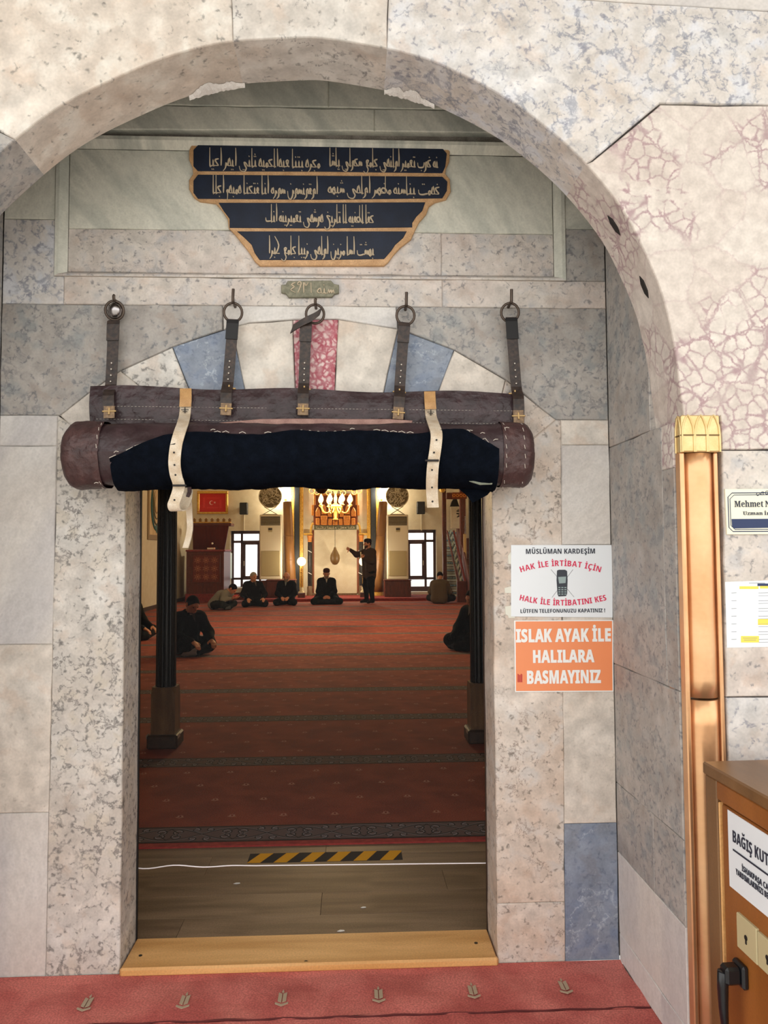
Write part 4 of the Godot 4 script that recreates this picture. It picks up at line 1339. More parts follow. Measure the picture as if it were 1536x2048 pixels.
	# two pale straps buckled round the roll
	for s in [[371, 0], [860, 1]]:
		var right: bool = s[1] == 1
		var pts: Array
		var zf := 0.245
		if not right:
			pts = [pz(372, 778, 0.066), pz(372, 800, 0.083), pz(370, 828, 0.083), pz(366, 846, 0.175), pz(359, 866, 0.236), pz(352, 893, zf), pz(349, 925, zf + 0.004), pz(352, 950, zf - 0.01), pz(358, 972, zf - 0.02), pz(352, 995, zf - 0.02), pz(347, 1010, zf - 0.014), pz(352, 1021, zf - 0.026), pz(364, 1017, zf - 0.05), pz(372, 998, zf - 0.075), pz(374, 980, zf - 0.09)]
		else:
			pts = [pz(859, 784, 0.066), pz(860, 806, 0.083), pz(862, 832, 0.083), pz(867, 848, 0.18), pz(873, 868, 0.24), pz(871, 896, zf + 0.004), pz(866, 930, zf + 0.004), pz(864, 960, zf - 0.01), pz(864, 985, zf - 0.03), pz(866, 1015, zf - 0.04)]
		var sp := smooth_path(pts, 5)
		st = begin()
		ribbon(st, sp, Vector3(1, 0.02, 0), 0.036, 0.004)
		var o := obj("buckle_strap", st, M.strap_tan, t)
		o.set_meta("label", "pale tan buckle strap round the roll")
		st = begin()
		ribbon(st, smooth_path([pts[0] + Vector3(0, 0, 0.004), pts[1] + Vector3(0, 0, 0.005), pts[1].lerp(pts[2], 0.5) + Vector3(0, 0, 0.005)], 4), Vector3(1, 0.02, 0), 0.037, 0.004)
		obj("strap_end", st, M.strap_new, o)
		# slit, keeper and holes
		st = begin()
		var kx: Vector3 = pz(359, 971, zf - 0.008) if not right else pz(864, 921, zf + 0.014)
		box(st, kx + Vector3(-0.021, -0.003, -0.004), kx + Vector3(0.021, 0.003, 0.004), 0.001)
		obj("keeper", st, M.iron_dark, o)
		st = begin()
		for h in ([[348, 905], [349, 930], [351, 950], [349, 1000]] if not right else [[873, 880], [868, 905], [864, 940], [864, 975], [865, 1003]]):
			var hp := pz(h[0], h[1], zf + 0.01)
			lathe(st, [[0.0032, 0.0], [0.0032, 0.001], [0.0, 0.001]], 8, Transform3D(Basis(Vector3.RIGHT, PI / 2), hp))
		var slit := pts[1].lerp(pts[2], 0.72) + Vector3(0, 0, 0.005) as Vector3
		box(st, slit + Vector3(-0.012, -0.0008, -0.002), slit + Vector3(0.012, 0.0008, 0.002))
		box(st, slit + Vector3(-0.007, -0.006, -0.002), slit + Vector3(0.007, -0.0045, 0.002))
		box(st, slit + Vector3(-0.0012, -0.011, -0.002), slit + Vector3(0.0012, 0.008, 0.002))
		obj("punched_holes", st, M.iron_dark, o).set_meta("kind", "stuff")
	# loose tail of the left strap
	st = begin()
	ribbon(st, smooth_path([pz(374, 975, 0.16), pz(377, 1000, 0.155), pz(379, 1030, 0.15), pz(380, 1055, 0.15), pz(377, 1075, 0.152), pz(371, 1096, 0.155)], 5), Vector3(1, 0, 0.3), 0.02, 0.004)
	var tl := obj("loose_strap_tail", st, M.strap_tan, t)
	st = begin()
	ribbon(st, [pz(379, 974, 0.168), pz(379, 984, 0.168), pz(375, 996, 0.166)], Vector3(1, 0, 0.2), 0.012, 0.005)
	obj("leather_tab", st, M.leather_worn, t)

func build_hanging_straps() -> void:
	var spec := [[229, 621, 228, 648, 219, 832], [466, 625, 466, 646, 452, 826], [630, 628, 612, 652, 606, 826], [811, 631, 808, 652, 796, 834], [1020, 625, 1022, 642, 1037, 842]]
	var labels := ["dark leather hanging strap with a polished round knob inside its iron ring", "dark leather hanging strap over the grey-blue stone left of the red one", "dark leather hanging strap below the date plaque, its end flap turned aside", "dark leather hanging strap over the grey-blue stone right of the red one", "dark leather hanging strap at the curtain's edge beside the posters' wall"]
	for i in 5:
		var s: Array = spec[i]
		var t := thing("hanging_strap", labels[i], "strap", Vector3.ZERO, 0.0, "leather straps that carry the curtain")
		var z := 0.035
		# hook driven into the wall
		var rc := pz(s[0], s[1], z)
		var st := begin()
		var hook := [Vector3(rc.x + 0.002, rc.y + 0.03, -0.005), Vector3(rc.x + 0.002, rc.y + 0.034, 0.03), Vector3(rc.x + 0.002, rc.y + 0.03, 0.046), Vector3(rc.x + 0.002, rc.y + 0.042, 0.052), Vector3(rc.x + 0.003, rc.y + (0.074 if i % 2 or i == 4 else 0.045), 0.05)]
		tube(st, smooth_path(hook, 4), 0.0052, 7)
		obj("hook", st, M.iron, t)
		# ring
		st = begin(true)
		var path := []
		for k in 24:
			var a := TAU * k / 24
			path.append(rc + Vector3(cos(a) * 0.030, sin(a) * 0.030, 0.006 * sin(a)))
		tube(st, path, 0.0044, 8, true)
		obj("ring", st, M.iron, t)
		if i == 0:
			st = begin(true)
			lathe(st, [[0.0, -0.026], [0.012, -0.024], [0.021, -0.016], [0.0265, 0.0], [0.021, 0.016], [0.012, 0.024], [0.0, 0.026]], 18, Transform3D(Basis(), rc + Vector3(0.002, 0.0, -0.004)))
			var kb := obj("knob", st, M.steel, t)
			kb.set_meta("label", "polished steel ball")
		# strap through the ring
		var a0 := pz(s[2], s[3], z + 0.004)
		var b0 := pz(s[4], s[5], 0.098)
		var m0 := pz(lerpf(s[2], s[4], 0.7), lerpf(s[3], s[5], 0.66), 0.05)
		st = begin()
		var dir := (b0 - a0).normalized()
		var side := Vector3(1, -dir.x / maxf(absf(dir.y), 0.1) * signf(-dir.y) * -1.0, 0)
		side = Vector3(0, 0, 1).cross(dir).normalized()
		ribbon(st, smooth_path([a0 + Vector3(0, 0.012, 0.0), a0 + Vector3(0, -0.01, 0.004), a0.lerp(m0, 0.5), m0, m0.lerp(b0, 0.4) + Vector3(0, 0, 0.02), b0], 4), side, 0.036, 0.004)
		obj("strap", st, M.strap_dark, t)
		# the doubled end with its darker or paler patch below the ring
		st = begin()
		ribbon(st, [a0 + Vector3(0, 0.008, 0.005), a0 + Vector3(0, -0.004, 0.009), a0.lerp(m0, 0.28) + Vector3(0, 0, 0.005)], side, 0.04, 0.005)
		obj("turned_end", st, [M.strap_dark, M.black, M.strap_dark, M.strap_dark, M.black][i], t)
		# two buckles
		for q in [0.72, 0.955]:
			var c := a0.lerp(b0, q) + Vector3(0, 0, 0.014 if q < 0.9 else 0.004)
			if q < 0.9: c.z = m0.z + 0.010
			st = begin()
			var X := Transform3D(Basis(side, -dir, side.cross(-dir)), c)
			box(st, Vector3(-0.022, -0.003, -0.002), Vector3(0.022, 0.003, 0.004), 0.0012, X)
			box(st, Vector3(-0.003, -0.012, -0.001), Vector3(0.003, 0.012, 0.005), 0.001, X)
			obj("buckle", st, M.brass, t)
		st = begin()
		ribbon(st, [a0.lerp(b0, 0.90) + Vector3(0, 0, 0.006), b0 + Vector3(0, 0, 0.003), b0 + dir * 0.008 + Vector3(0, 0, 0.002)], side, 0.034, 0.005)
		obj("strap_tip", st, M.brass_leather, t)
		st = begin()
		for k in 4:
			var hp := m0.lerp(a0, 0.05 + k * 0.1) + Vector3(0, 0, 0.0045)
			lathe(st, [[0.0024, 0.0], [0.0024, 0.0012], [0.0, 0.0012]], 7, Transform3D(Basis(Vector3.RIGHT, PI / 2), hp))
		obj("punched_holes", st, M.thread, t).set_meta("kind", "stuff")
		if i == 2:
			st = begin()
			ribbon(st, smooth_path([pz(642, 622, 0.05), pz(628, 633, 0.056), pz(606, 644, 0.058), pz(584, 658, 0.05)], 4), Vector3(0.35, 0.94, 0), 0.032, 0.004)
			obj("end_flap", st, M.strap_dark, t)

# ---------------------------------------------------------------- paper on the walls
func sheet(t: Node3D, name_: String, c: Array, z: float, m: Material, thick := 0.001) -> Array:
	var p := poly_px(c, z)
	var st := begin()
	plate(st, p, thick, at(Vector3(0, 0, z + thick)))
	obj(name_, st, m, t)
	return [p]

func text_px(t: Node3D, s: String, f: Font, x0: float, x1: float, base: float, top: float, z: float, m: Material, cap := 0.0) -> void:
	var a := pz(x0, base, z); var b := pz(x1, base, z); var c := pz(x0, top, z)
	lettering(t, s, f, at(a), b.x - a.x, c.y - a.y, m, "lettering", cap)

func arc_text(t: Node3D, s: String, f: Font, x0: float, x1: float, y_edge: float, y_mid: float, h: float, z: float, m: Material) -> void:
	# letters set one by one on a bow through (x0, y_edge), the middle at y_mid
	var st := begin()
	var widths := []
	var total := 0.0
	for i in s.length():
		var wd: float = 0.16 if s[i] == " " else word_mesh(s[i], f).get_aabb().size.x + 0.045
		widths.append(wd); total += wd
	var a := pz(x0, y_edge, z); var b := pz(x1, y_edge, z)
	var k := (b.x - a.x) / total
	var rise: float = pz((x0 + x1) / 2, y_mid, z).y - (a.y + b.y) / 2
	var x := 0.0
	var hm: float = pz(x0, y_edge - h, z).y - a.y
	for i in s.length():
		if s[i] != " ":
			var tm := word_mesh(s[i], f)
			var bb := tm.get_aabb()
			var u: float = (x + widths[i] / 2) / total
			var y := lerpf(a.y, b.y, u) + rise * (1.0 - pow(2 * u - 1, 2))
			var slope: float = -rise * 4 * (2 * u - 1) / (b.x - a.x)
			var sy := hm / 0.34
			var B := Basis(Vector3(0, 0, 1), atan(slope)) * Basis.from_scale(Vector3(k, sy, 0.03))
			var base := word_mesh("H", f).get_aabb().position.y
			st.append_from(tm, 0, Transform3D(B, Vector3(a.x + u * (b.x - a.x), y, z + 0.0006) - B * Vector3(bb.position.x + bb.size.x / 2, base, 0)))
		x += widths[i]
	var o := MeshInstance3D.new()
	o.mesh = st.commit()
	o.material_override = m
	put("lettering", o, t)

func heavy(f: Font) -> Font:
	if not fonts.has("heavy"):
		var v := FontVariation.new()
		v.base_font = f
		v.variation_embolden = 0.9
		fonts["heavy"] = v
	return fonts["heavy"]

func build_posters() -> void:
	var f := font("Droid Sans", 700)
	var p := thing("phone_poster", "white poster with a crossed out mobile phone and red lettering taped to the marble", "poster")
	var z := 0.002
	sheet(p, "paper", [[1022, 1090], [1224, 1090], [1225, 1235], [1022, 1233]], z, M.paper, 0.0008)
	var zt := z + 0.0012
	text_px(p, "MÜSLÜMAN KARDEŞİM", f, 1052, 1190, 1111, 1101, zt, M.ink, word_mesh("H", f).get_aabb().size.y)
	arc_text(p, "HAK İLE İRTİBAT İÇİN", f, 1041, 1201, 1145, 1132, 11, zt, M.pink)
	arc_text(p, "HALK İLE İRTİBATINI KES", f, 1038, 1214, 1200, 1211, 11, zt, M.pink)
	text_px(p, "LÜTFEN TELEFONUNUZU KAPATINIZ !", f, 1041, 1210, 1226, 1218.5, zt, M.ink, word_mesh("H", f).get_aabb().size.y)
	var st := begin()
	for l in [[[1102, 1139], [1148, 1194]], [[1146, 1139], [1104, 1195]]]:
		tube(st, [pz(l[0][0], l[0][1], zt), pz(l[1][0], l[1][1], zt)], 0.0007, 4)
	obj("cross", st, M.grey_ink, p)
	st = begin()
	plate(st, poly_px([[1114, 1141], [1118, 1139.5], [1130, 1139.5], [1134, 1142], [1135, 1160], [1134, 1188], [1132, 1192], [1117, 1193], [1115, 1189], [1113, 1160]], zt), 0.0006, at(Vector3(0, 0, zt + 0.0008)))
	obj("phone_picture", st, M.phone, p)
	st = begin()
	plate(st, poly_px([[1116, 1154], [1132, 1153], [1131, 1166], [1118, 1167]], zt), 0.0003, at(Vector3(0, 0, zt + 0.0012)))
	for r in 4:
		for c in 3:
			plate(st, poly_px([[1116.5 + c * 6, 1174 + r * 4.4], [1120.5 + c * 6, 1174 + r * 4.4], [1120.5 + c * 6, 1176 + r * 4.4], [1116.5 + c * 6, 1176 + r * 4.4]], zt), 0.0003, at(Vector3(0, 0, zt + 0.0012)))
	obj("phone_keys", st, M.phone_face, p)
	for q in [[[1016, 1112], [1021, 1104], [1024, 1128], [1017, 1128]], [[1009, 1176], [1024, 1172], [1024, 1186], [1010, 1186]], [[1010, 1213], [1024, 1211], [1030, 1236], [1017, 1236], [1016, 1231], [1011, 1229]]]:
		st = begin()
		plate(st, poly_px(q, 0.001), 0.0006, at(Vector3(0, 0, 0.0016)))
		obj("tape", st, M.tape, p)
	var w := thing("wet_feet_poster", "orange poster with bold white capitals below the white phone poster", "poster")
	sheet(w, "margin", [[1028, 1241], [1226, 1240], [1227, 1383], [1030, 1384]], z, M.white, 0.0006)
	sheet(w, "paper", [[1031, 1243], [1224, 1242], [1225, 1381], [1032, 1382]], z + 0.0006, M.orange, 0.0004)
	var cap := word_mesh("H", f).get_aabb().size.y
	for l in [["ISLAK AYAK İLE", 1032, 1222, 1285, 1260], ["HALILARA", 1066, 1189, 1326, 1302], ["BASMAYINIZ", 1054, 1202, 1368, 1343]]:
		text_px(w, l[0], heavy(f), l[1], l[2], l[3], l[4], zt + 0.0004, M.white, cap)
	st = begin()
	for k in 3:
		plate(st, poly_px([[1035 + k * 3.4, 1347 + (k % 2) * 3], [1037.6 + k * 3.4, 1349], [1037.6 + k * 3.4, 1365], [1035 + k * 3.4, 1364]], zt), 0.0003, at(Vector3(0, 0, zt + 0.0006)))
	obj("stamp", st, M.red_ink, w)
	# the name plate on the arch wall
	var n := thing("name_plate", "ivory name plate with a dark blue border beside the gilt column", "sign")
	var zf := FRONT + 0.006
	var P := func(a: Array) -> PackedVector2Array: return poly_px(a, zf)
	st = begin()
	plate(st, P.call([[1450, 978], [1640, 977], [1640, 1068], [1454, 1069]]), 0.006, at(Vector3(0, 0, zf)), 0.001)
	obj("plate", st, M.ivory, n)
	for ring in [[0, 1.6], [4, 1.0]]:
		var o: float = ring[0]
		st = begin()
		var pts := []
		for q in [[1464, 986], [1632, 985], [1638, 992], [1638, 1056], [1632, 1062], [1466, 1063], [1458, 1055], [1456, 994]]:
			pts.append(pz(q[0] + (o if q[0] < 1550 else -o), q[1] + (o if q[1] < 1020 else -o), zf + 0.0003))
		tube(st, pts, 0.0005 * ring[1] + 0.0004, 4, true)
		obj("border", st, M.ink_navy, n)
	st = begin()
	plate(st, P.call([[1463, 1038], [1630, 1037], [1630, 1054], [1468, 1057], [1464, 1052]]), 0.0008, at(Vector3(0, 0, zf + 0.0006)))
	obj("blue_band", st, M.ink_navy, n)
	st = begin()
	for k in 3:
		var c := pz(1516 + k * 9, 989 - k * 1.5, zf + 0.0004)
		var sp := []
		for q in spiral(Vector2.ZERO, 0.006, 0.4 * k, 1.1, 1.0): sp.append(c + Vector3(q.x, q.y, 0))
		tube(st, sp, 0.0008, 4)
	obj("scroll_ornament", st, M.ink, n)
	var fs := font("Droid Serif", 700)
	text_px(n, "Mehmet N", fs, 1469, 1541, 1014, 1001, zf + 0.0002, M.ink)
	text_px(n, "Uzman İm", fs, 1486, 1544, 1030, 1021, zf + 0.0002, M.ink, 0.0)
	# the printed timetable
	var s := thing("timetable_sheet", "white printed timetable with yellow cells below the name plate", "notice")
	st = begin()
	plate(st, P.call([[1452, 1164], [1640, 1158], [1640, 1292], [1456, 1296]]), 0.0008, at(Vector3(0, 0, FRONT + 0.001)))
	obj("paper", st, M.paper, s)
	var zs := FRONT + 0.0014
	for q in [[1479, 1172.5, 1517, 1178, M.yellow], [1520, 1171.5, 1600, 1177, M.yellow], [1515, 1167, 1600, 1172, M.ink_navy], [1516, 1238, 1600, 1250, M.yellow], [1482, 1272, 1518, 1285, M.yellow]]:
		st = begin()
		plate(st, poly_px([[q[0], q[1]], [q[2], q[1]], [q[2], q[3]], [q[0], q[3]]], zs), 0.0003, at(Vector3(0, 0, zs + 0.0002)))
		obj("table_cell", st, q[4], s)
	st = begin()
	for r in 7:
		var y := 1186.0 + r * 15.5
		for l in [[1463, 1473], [1517, 1536], [1540, 1570]]:
			tube(st, [pz(l[0], y, zs), pz(l[1], y - 0.3, zs)], 0.0006, 4)
		for l in [[1517, 1536], [1540, 1570]]:
			tube(st, [pz(l[0], y + 5.5, zs), pz(l[1], y + 5.2, zs)], 0.0005, 4)
	for e in [[1486, 1276, 1514], [1488, 1280, 1512], [1498, 1166, 1530]]:
		tube(st, [pz(e[0], e[1], zs + 0.0003), pz(e[2], e[1], zs + 0.0003)], 0.0006, 4)
	obj("print_lines", st, M.grey_ink, s).set_meta("kind", "stuff")

# ---------------------------------------------------------------- gilt corner column
func build_column() -> void:
	var t := thing("gilt_column", "gilded engaged column with a leaf capital at the corner of the arch", "column")
	var c := Vector3(0.938, 0, 0.518)
	var r := 0.043
	var yj := pz(1410, 1398, FRONT).y
	var yt := pz(1400, 905, FRONT).y
	var yc := pz(1400, 832, FRONT).y
	# gilt hollow behind the shaft
	var st := begin()
	box(st, Vector3(0.883, 0.0, 0.52), Vector3(0.896, yt, 0.552), 0.003)
	box(st, Vector3(0.976, 0.0, 0.50), Vector3(0.987, yt, 0.552), 0.003)
	box(st, Vector3(0.885, 0.0, 0.44), Vector3(0.986, yt, 0.475), 0.002)
	obj("corner_fillet", st, M.gold_paint, t)
	for seg in [[0.0, yj - 0.004, "shaft"], [yj + 0.003, yt - 0.002, "shaft"]]:
		st = begin(true)
		var h: float = seg[1] - seg[0]
		var prof := []
		var fn := FastNoiseLite.new(); fn.seed = 3; fn.frequency = 3.0
		for k in 15:
			var y: float = seg[0] + h * k / 14.0
			prof.append([r + 0.0012 * fn.get_noise_1d(y), y])
		prof.push_front([r - 0.004, seg[0] - 0.001 + 0.001]); prof.append([r - 0.004, seg[1] + 0.001])
		prof.append([0.0, seg[1] + 0.001])
		lathe(st, prof, 28, at(c))
		obj(seg[2], st, M.gold_paint, t)
	# capital: square block with pointed leaves
	st = begin()
	box(st, Vector3(0.884, yt, 0.521), Vector3(0.988, yc, 0.564), 0.003)
	var cap := obj("capital", st, M.gold_pale, t)
	var hgt := yc - yt
	for f in 2:
		var X := at(Vector3(0.936, yt, 0.565)) if f == 0 else Transform3D(Basis(Vector3(0, 0, 1), Vector3.UP, Vector3(-1, 0, 0)), Vector3(0.883, yt, 0.543))
		for k in (3 if f == 0 else 1):
			st = begin()
			var cx := (k - 1) * 0.035 if f == 0 else 0.0
			var path := []
			for e in [[-0.016, 0.0], [-0.016, 0.42], [-0.013, 0.72], [0.0, 0.99], [0.013, 0.72], [0.016, 0.42], [0.016, 0.0]]:
				path.append(X * Vector3(cx + e[0], e[1] * hgt, 0.0))
			tube(st, smooth_path(path, 4), 0.0028, 6)
			obj("leaf", st, M.gold_pale, cap)
		st = begin()
		box(st, Vector3(-0.05 if f == 0 else -0.02, hgt * 0.44, -0.001), Vector3(0.05 if f == 0 else 0.02, hgt * 0.47, 0.002), 0.0, X)
		obj("groove", st, M.gold_groove, cap)

# ---------------------------------------------------------------- donation box
func build_donation_box() -> void:
	var a := pz(1409, 1523, 0.66)       # far upper corner of the face
	var x0 := a.x
	var top := a.y
	var turn := 0.035
	var t := thing("donation_box", "brown wooden donation box with a white printed label and a black handle", "box", Vector3(x0, 0, 0.66), 0.0)
	t.rotation.y = turn
	var L := 0.62
	var W := 0.42
	var fr := 0.055
	# carcass: local x into the box, z towards the porch
	boxm("carcass", Vector3(0.012, 0.0, 0.004), Vector3(W, top - 0.004, L), 0.003, M.box_wood, t)
	for p in [[0.0, top, 0.0, fr], [0.0, top, L - fr, L]]:
		boxm("stile", Vector3(0.0, 0.0, p[2]), Vector3(0.02, top - 0.03, p[3]), 0.003, M.box_trim, t)
	boxm("rail", Vector3(0.0, top - 0.075, fr), Vector3(0.02, top - 0.03, L - fr), 0.003, M.box_wood, t)
	boxm("top_board", Vector3(-0.004, top - 0.03, -0.004), Vector3(W + 0.01, top, L + 0.01), 0.004, M.box_trim, t)
	boxm("edge_bead", Vector3(0.002, 0.02, fr + 0.002), Vector3(0.016, top - 0.08, fr + 0.007), 0.002, M.oak, t)
	var dr := boxm("door", Vector3(0.006, 0.02, fr + 0.012), Vector3(0.016, top - 0.082, L - fr - 0.012), 0.003, M.box_wood, t)
	# the label, its corners read on the face of the door
	var inv := t.transform.affine_inverse()
	var on := func(px: float, py: float) -> Vector3:
		var o: Vector3 = inv * cam_pos
		var d: Vector3 = inv.basis * ray(px, py)
		return o + d * ((0.004 - o.x) / d.x)
	var c0: Vector3 = on.call(1454, 1619); var c1: Vector3 = on.call(1454, 1768)
	var X := Transform3D(Basis(Vector3(0, 0, 1), Vector3.UP, Vector3(-1, 0, 0)), Vector3(0.005, 0, 0))
	var st := begin()
	var ytop := c0.y; var ybot := c1.y
	var z0 := c0.z
	plate(st, rect(z0, ybot, z0 + (ytop - ybot) * 1.41, ytop), 0.001, X)
	var lab := obj("label_sheet", st, M.paper, t)
	var fb := font("Droid Sans", 700)
	var place := func(s: String, pa: Array, pb: Array, hgt: float, m: Material, cap: float) -> void:
		var q0: Vector3 = on.call(pa[0], pa[1]); var q1: Vector3 = on.call(pb[0], pb[1])
		lettering(lab, s, fb, Transform3D(X.basis, Vector3(0.0044, q0.y, q0.z)), q1.z - q0.z, hgt, m, "lettering", cap)
	var capb := word_mesh("H", fb).get_aabb().size.y
	place.call("BAĞIŞ KUT", [1466, 1690], [1537, 1738], 0.026, M.ink, capb)
	place.call("İSHAKPAŞA CA", [1484, 1745], [1537, 1790], 0.013, M.ink, capb)
	place.call("YARDIMLARINIZI BE", [1472, 1748], [1537, 1806], 0.013, M.ink, capb)
	st = begin()
	var r0: Vector3 = on.call(1466, 1699); var r1: Vector3 = on.call(1560, 1775)
	box(st, Vector3(0.0034, r0.y - 0.002, r0.z), Vector3(0.0042, r0.y + 0.002, r1.z), 0)
	obj("rule", st, M.ink, lab)
	# two lock plates
	for q in [[1476, 1823, 1513, 1926], [1518, 1862, 1560, 1990]]:
		var u0: Vector3 = on.call(q[0], q[1]); var u1: Vector3 = on.call(q[0], q[1] + 68)
		var u2: Vector3 = on.call(q[2], (q[1] + q[3]) / 2.0)
		st = begin()
		box(st, Vector3(-0.001, u1.y, u0.z), Vector3(0.008, u0.y, u0.z + (u0.y - u1.y) * 1.05), 0.002)
		var lp := obj("lock_plate", st, M.socket, t)
		lp.set_meta("label", "yellowed plate with a keyhole")
		st = begin()
		var cc := Vector3(-0.0015, (u0.y + u1.y) / 2, u0.z + (u0.y - u1.y) * 0.52)
		lathe(st, [[0.006, 0.0], [0.006, 0.001], [0.0, 0.001]], 12, Transform3D(Basis(Vector3(0, 0, 1), PI / 2), cc))
		box(st, cc + Vector3(-0.001, -0.014, -0.0025), cc + Vector3(0.0005, 0.0, 0.0025))
		obj("keyhole", st, M.iron_dark, lp)
	# black lever handle
	var h0: Vector3 = on.call(1482, 1945)
	var hd := Node3D.new()
	hd.name = "handle"
	t.add_child(hd)
	hd.position = h0
	hd.set_meta("label", "black plastic lever handle hanging down")
	st = begin()
	box(st, Vector3(-0.012, -0.026, -0.02), Vector3(0.004, 0.026, 0.03), 0.005)
	obj("rose", st, M.black_plastic, hd)
	st = begin()
	box(st, Vector3(-0.045, -0.02, -0.014), Vector3(-0.008, 0.02, 0.02), 0.006)
	obj("neck", st, M.black_plastic, hd)
	st = begin(true)
	tube(st, [Vector3(-0.042, 0.005, 0.0), Vector3(-0.043, -0.03, -0.002), Vector3(-0.042, -0.08, -0.003), Vector3(-0.04, -0.12, -0.003), Vector3(-0.039, -0.128, -0.003)], [0.013, 0.0125, 0.0105, 0.0085, 0.004], 10)
	obj("lever", st, M.black_plastic, hd)

# ---------------------------------------------------------------- the prayer hall
func omni(at_: Vector3, e: float, c: Color, size: float, parent: Node) -> void:
	var l := OmniLight3D.new()
	l.name = "lamp_light"
	l.light_color = c
	l.light_energy = e
	l.light_size = size
	l.omni_range = 40.0
	l.omni_attenuation = 2.0
	l.shadow_enabled = true
	parent.add_child(l, true)
	l.position = at_

func build_hall_shell() -> void:
	var wl := structure("wall_left", "cream painted left wall of the prayer hall")
	wall_with_added_windows(wl, HALL_L, -1, [[-12.2, -11.0]])
	var wr := structure("wall_right", "cream painted right wall of the prayer hall")
	wall_with_added_windows(wr, HALL_R, 1, [[-12.2, -11.0], [-19.3, -18.3]])
	var wb := structure("wall_back", "cream painted wall of the prayer hall around its door")
	for s in [[HALL_L - 0.3, -1.0, 0.0, HALL_H], [0.75, HALL_R + 0.3, 0.0, HALL_H], [-1.0, 0.75, 2.3, HALL_H]]:
		boxm("masonry", Vector3(s[0], s[2], -0.7), Vector3(s[1], s[3], -0.6), 0, M.wall_cream, wb)
	# far wall with its two windows
	var wf := structure("wall_far", "cream painted far wall of the prayer hall with the prayer niche")
	var wins := []
	for q in [[463, 545, 1062, 1182], [790, 872, 1060, 1182]]:
		var a := pz(q[0], q[2], FAR - 0.25); var b := pz(q[1], q[3], FAR - 0.25)
		wins.append([a.x, b.x, b.y, a.y])
	var xs := [HALL_L - 0.3, wins[0][0], wins[0][1], wins[1][0], wins[1][1], HALL_R + 0.3]
	for k in 5:
		var lo := Vector3(xs[k], -0.2, FAR - 0.35); var hi := Vector3(xs[k + 1], HALL_H, FAR)
		if k in [1, 3]:
			var w: Array = wins[0 if k == 1 else 1]
			boxm("masonry", lo, Vector3(hi.x, w[2], FAR), 0, M.wall_cream, wf)
			boxm("masonry", Vector3(lo.x, w[3], lo.z), hi, 0, M.wall_cream, wf)
		else:
			boxm("masonry", lo, hi, 0, M.wall_cream, wf)
	for k in 2:
		hall_window(k, wins[k])
	var c := structure("ceiling", "cream plastered ceiling of the prayer hall", "ceiling")
	boxm("slab", Vector3(HALL_L - 0.3, HALL_H, FAR - 0.35), Vector3(HALL_R + 0.3, HALL_H + 0.2, -0.6), 0, M.ceiling, c)
	var g := structure("ceiling_gallery", "underside of the timber gallery over the entrance", "ceiling")
	boxm("deck", Vector3(HALL_L, 2.75, -3.35), Vector3(HALL_R, 2.95, -0.7), 0.01, M.base_dark, g)
	boxm("parapet", Vector3(HALL_L, 2.95, -3.35), Vector3(HALL_R, 3.75, -3.25), 0.01, M.base_wood, g)
	# floor: carpet in prayer rows, each a field and a scrolled border
	var fl := structure("floor_hall", "rust red prayer carpet with dark scrolled borders in rows", "floor")
	boxm("screed", Vector3(HALL_L, -0.2, FAR - 0.3), Vector3(HALL_R, -0.012, -1.0), 0, M.mortar, fl)
	boxm("screed", Vector3(HALL_L, -0.2, -1.0), Vector3(-1.0, -0.012, -0.7), 0, M.mortar, fl)
	boxm("screed", Vector3(0.75, -0.2, -1.0), Vector3(HALL_R, -0.012, -0.7), 0, M.mortar, fl)
	for s in [[HALL_L, -1.0], [0.75, HALL_R]]:
		boxm("carpet_edge", Vector3(s[0], -0.012, -1.06), Vector3(s[1], 0.004, -0.7), 0.003, M.hall_edge, fl)
	boxm("carpet_edge", Vector3(HALL_L, -0.012, -1.105), Vector3(HALL_R, 0.006, -1.05), 0.004, M.hall_edge, fl)
	var z := -1.105
	for row in 15:
		var zb := z - 0.205
		var zn := z - 1.27
		if zb < FAR: break
		flat_quad(fl, "carpet_border", HALL_L, HALL_R, z, zb, M.border, 0.31)
		flat_quad(fl, "carpet_field", HALL_L, HALL_R, zb, max(zn, FAR + 0.02), M.hall_carpet, 1.05)
		z = zn
	# low red platform before the prayer niche
	var pf := structure("floor_platform", "low red carpeted platform in front of the prayer niche", "floor")
	boxm("step", Vector3(-2.9, 0.004, FAR), Vector3(2.7, 0.085, -18.35), 0.01, M.platform, pf)
	var bb := structure("baseboard_left", "brown baseboard of the left wall", "baseboard")
	boxm("board", Vector3(HALL_L, 0.005, FAR), Vector3(HALL_L + 0.02, 0.1, -0.7), 0.004, M.base_dark, bb)

func flat_quad(parent: Node, called: String, x0: float, x1: float, za: float, zb: float, m: Material, rep: float) -> void:
	var st := begin()
	var u := (x1 - x0) / rep
	var v := 1.0 if m == M.border else absf(zb - za) / rep
	var y := 0.006 if m == M.border else 0.0055
	quad_uv(st, [Vector3(x0, y, za), Vector3(x1, y, za), Vector3(x1, y, zb), Vector3(x0, y, zb)], [Vector2(0, v), Vector2(u, v), Vector2(u, 0), Vector2(0, 0)])
	obj(called, st, m, parent)

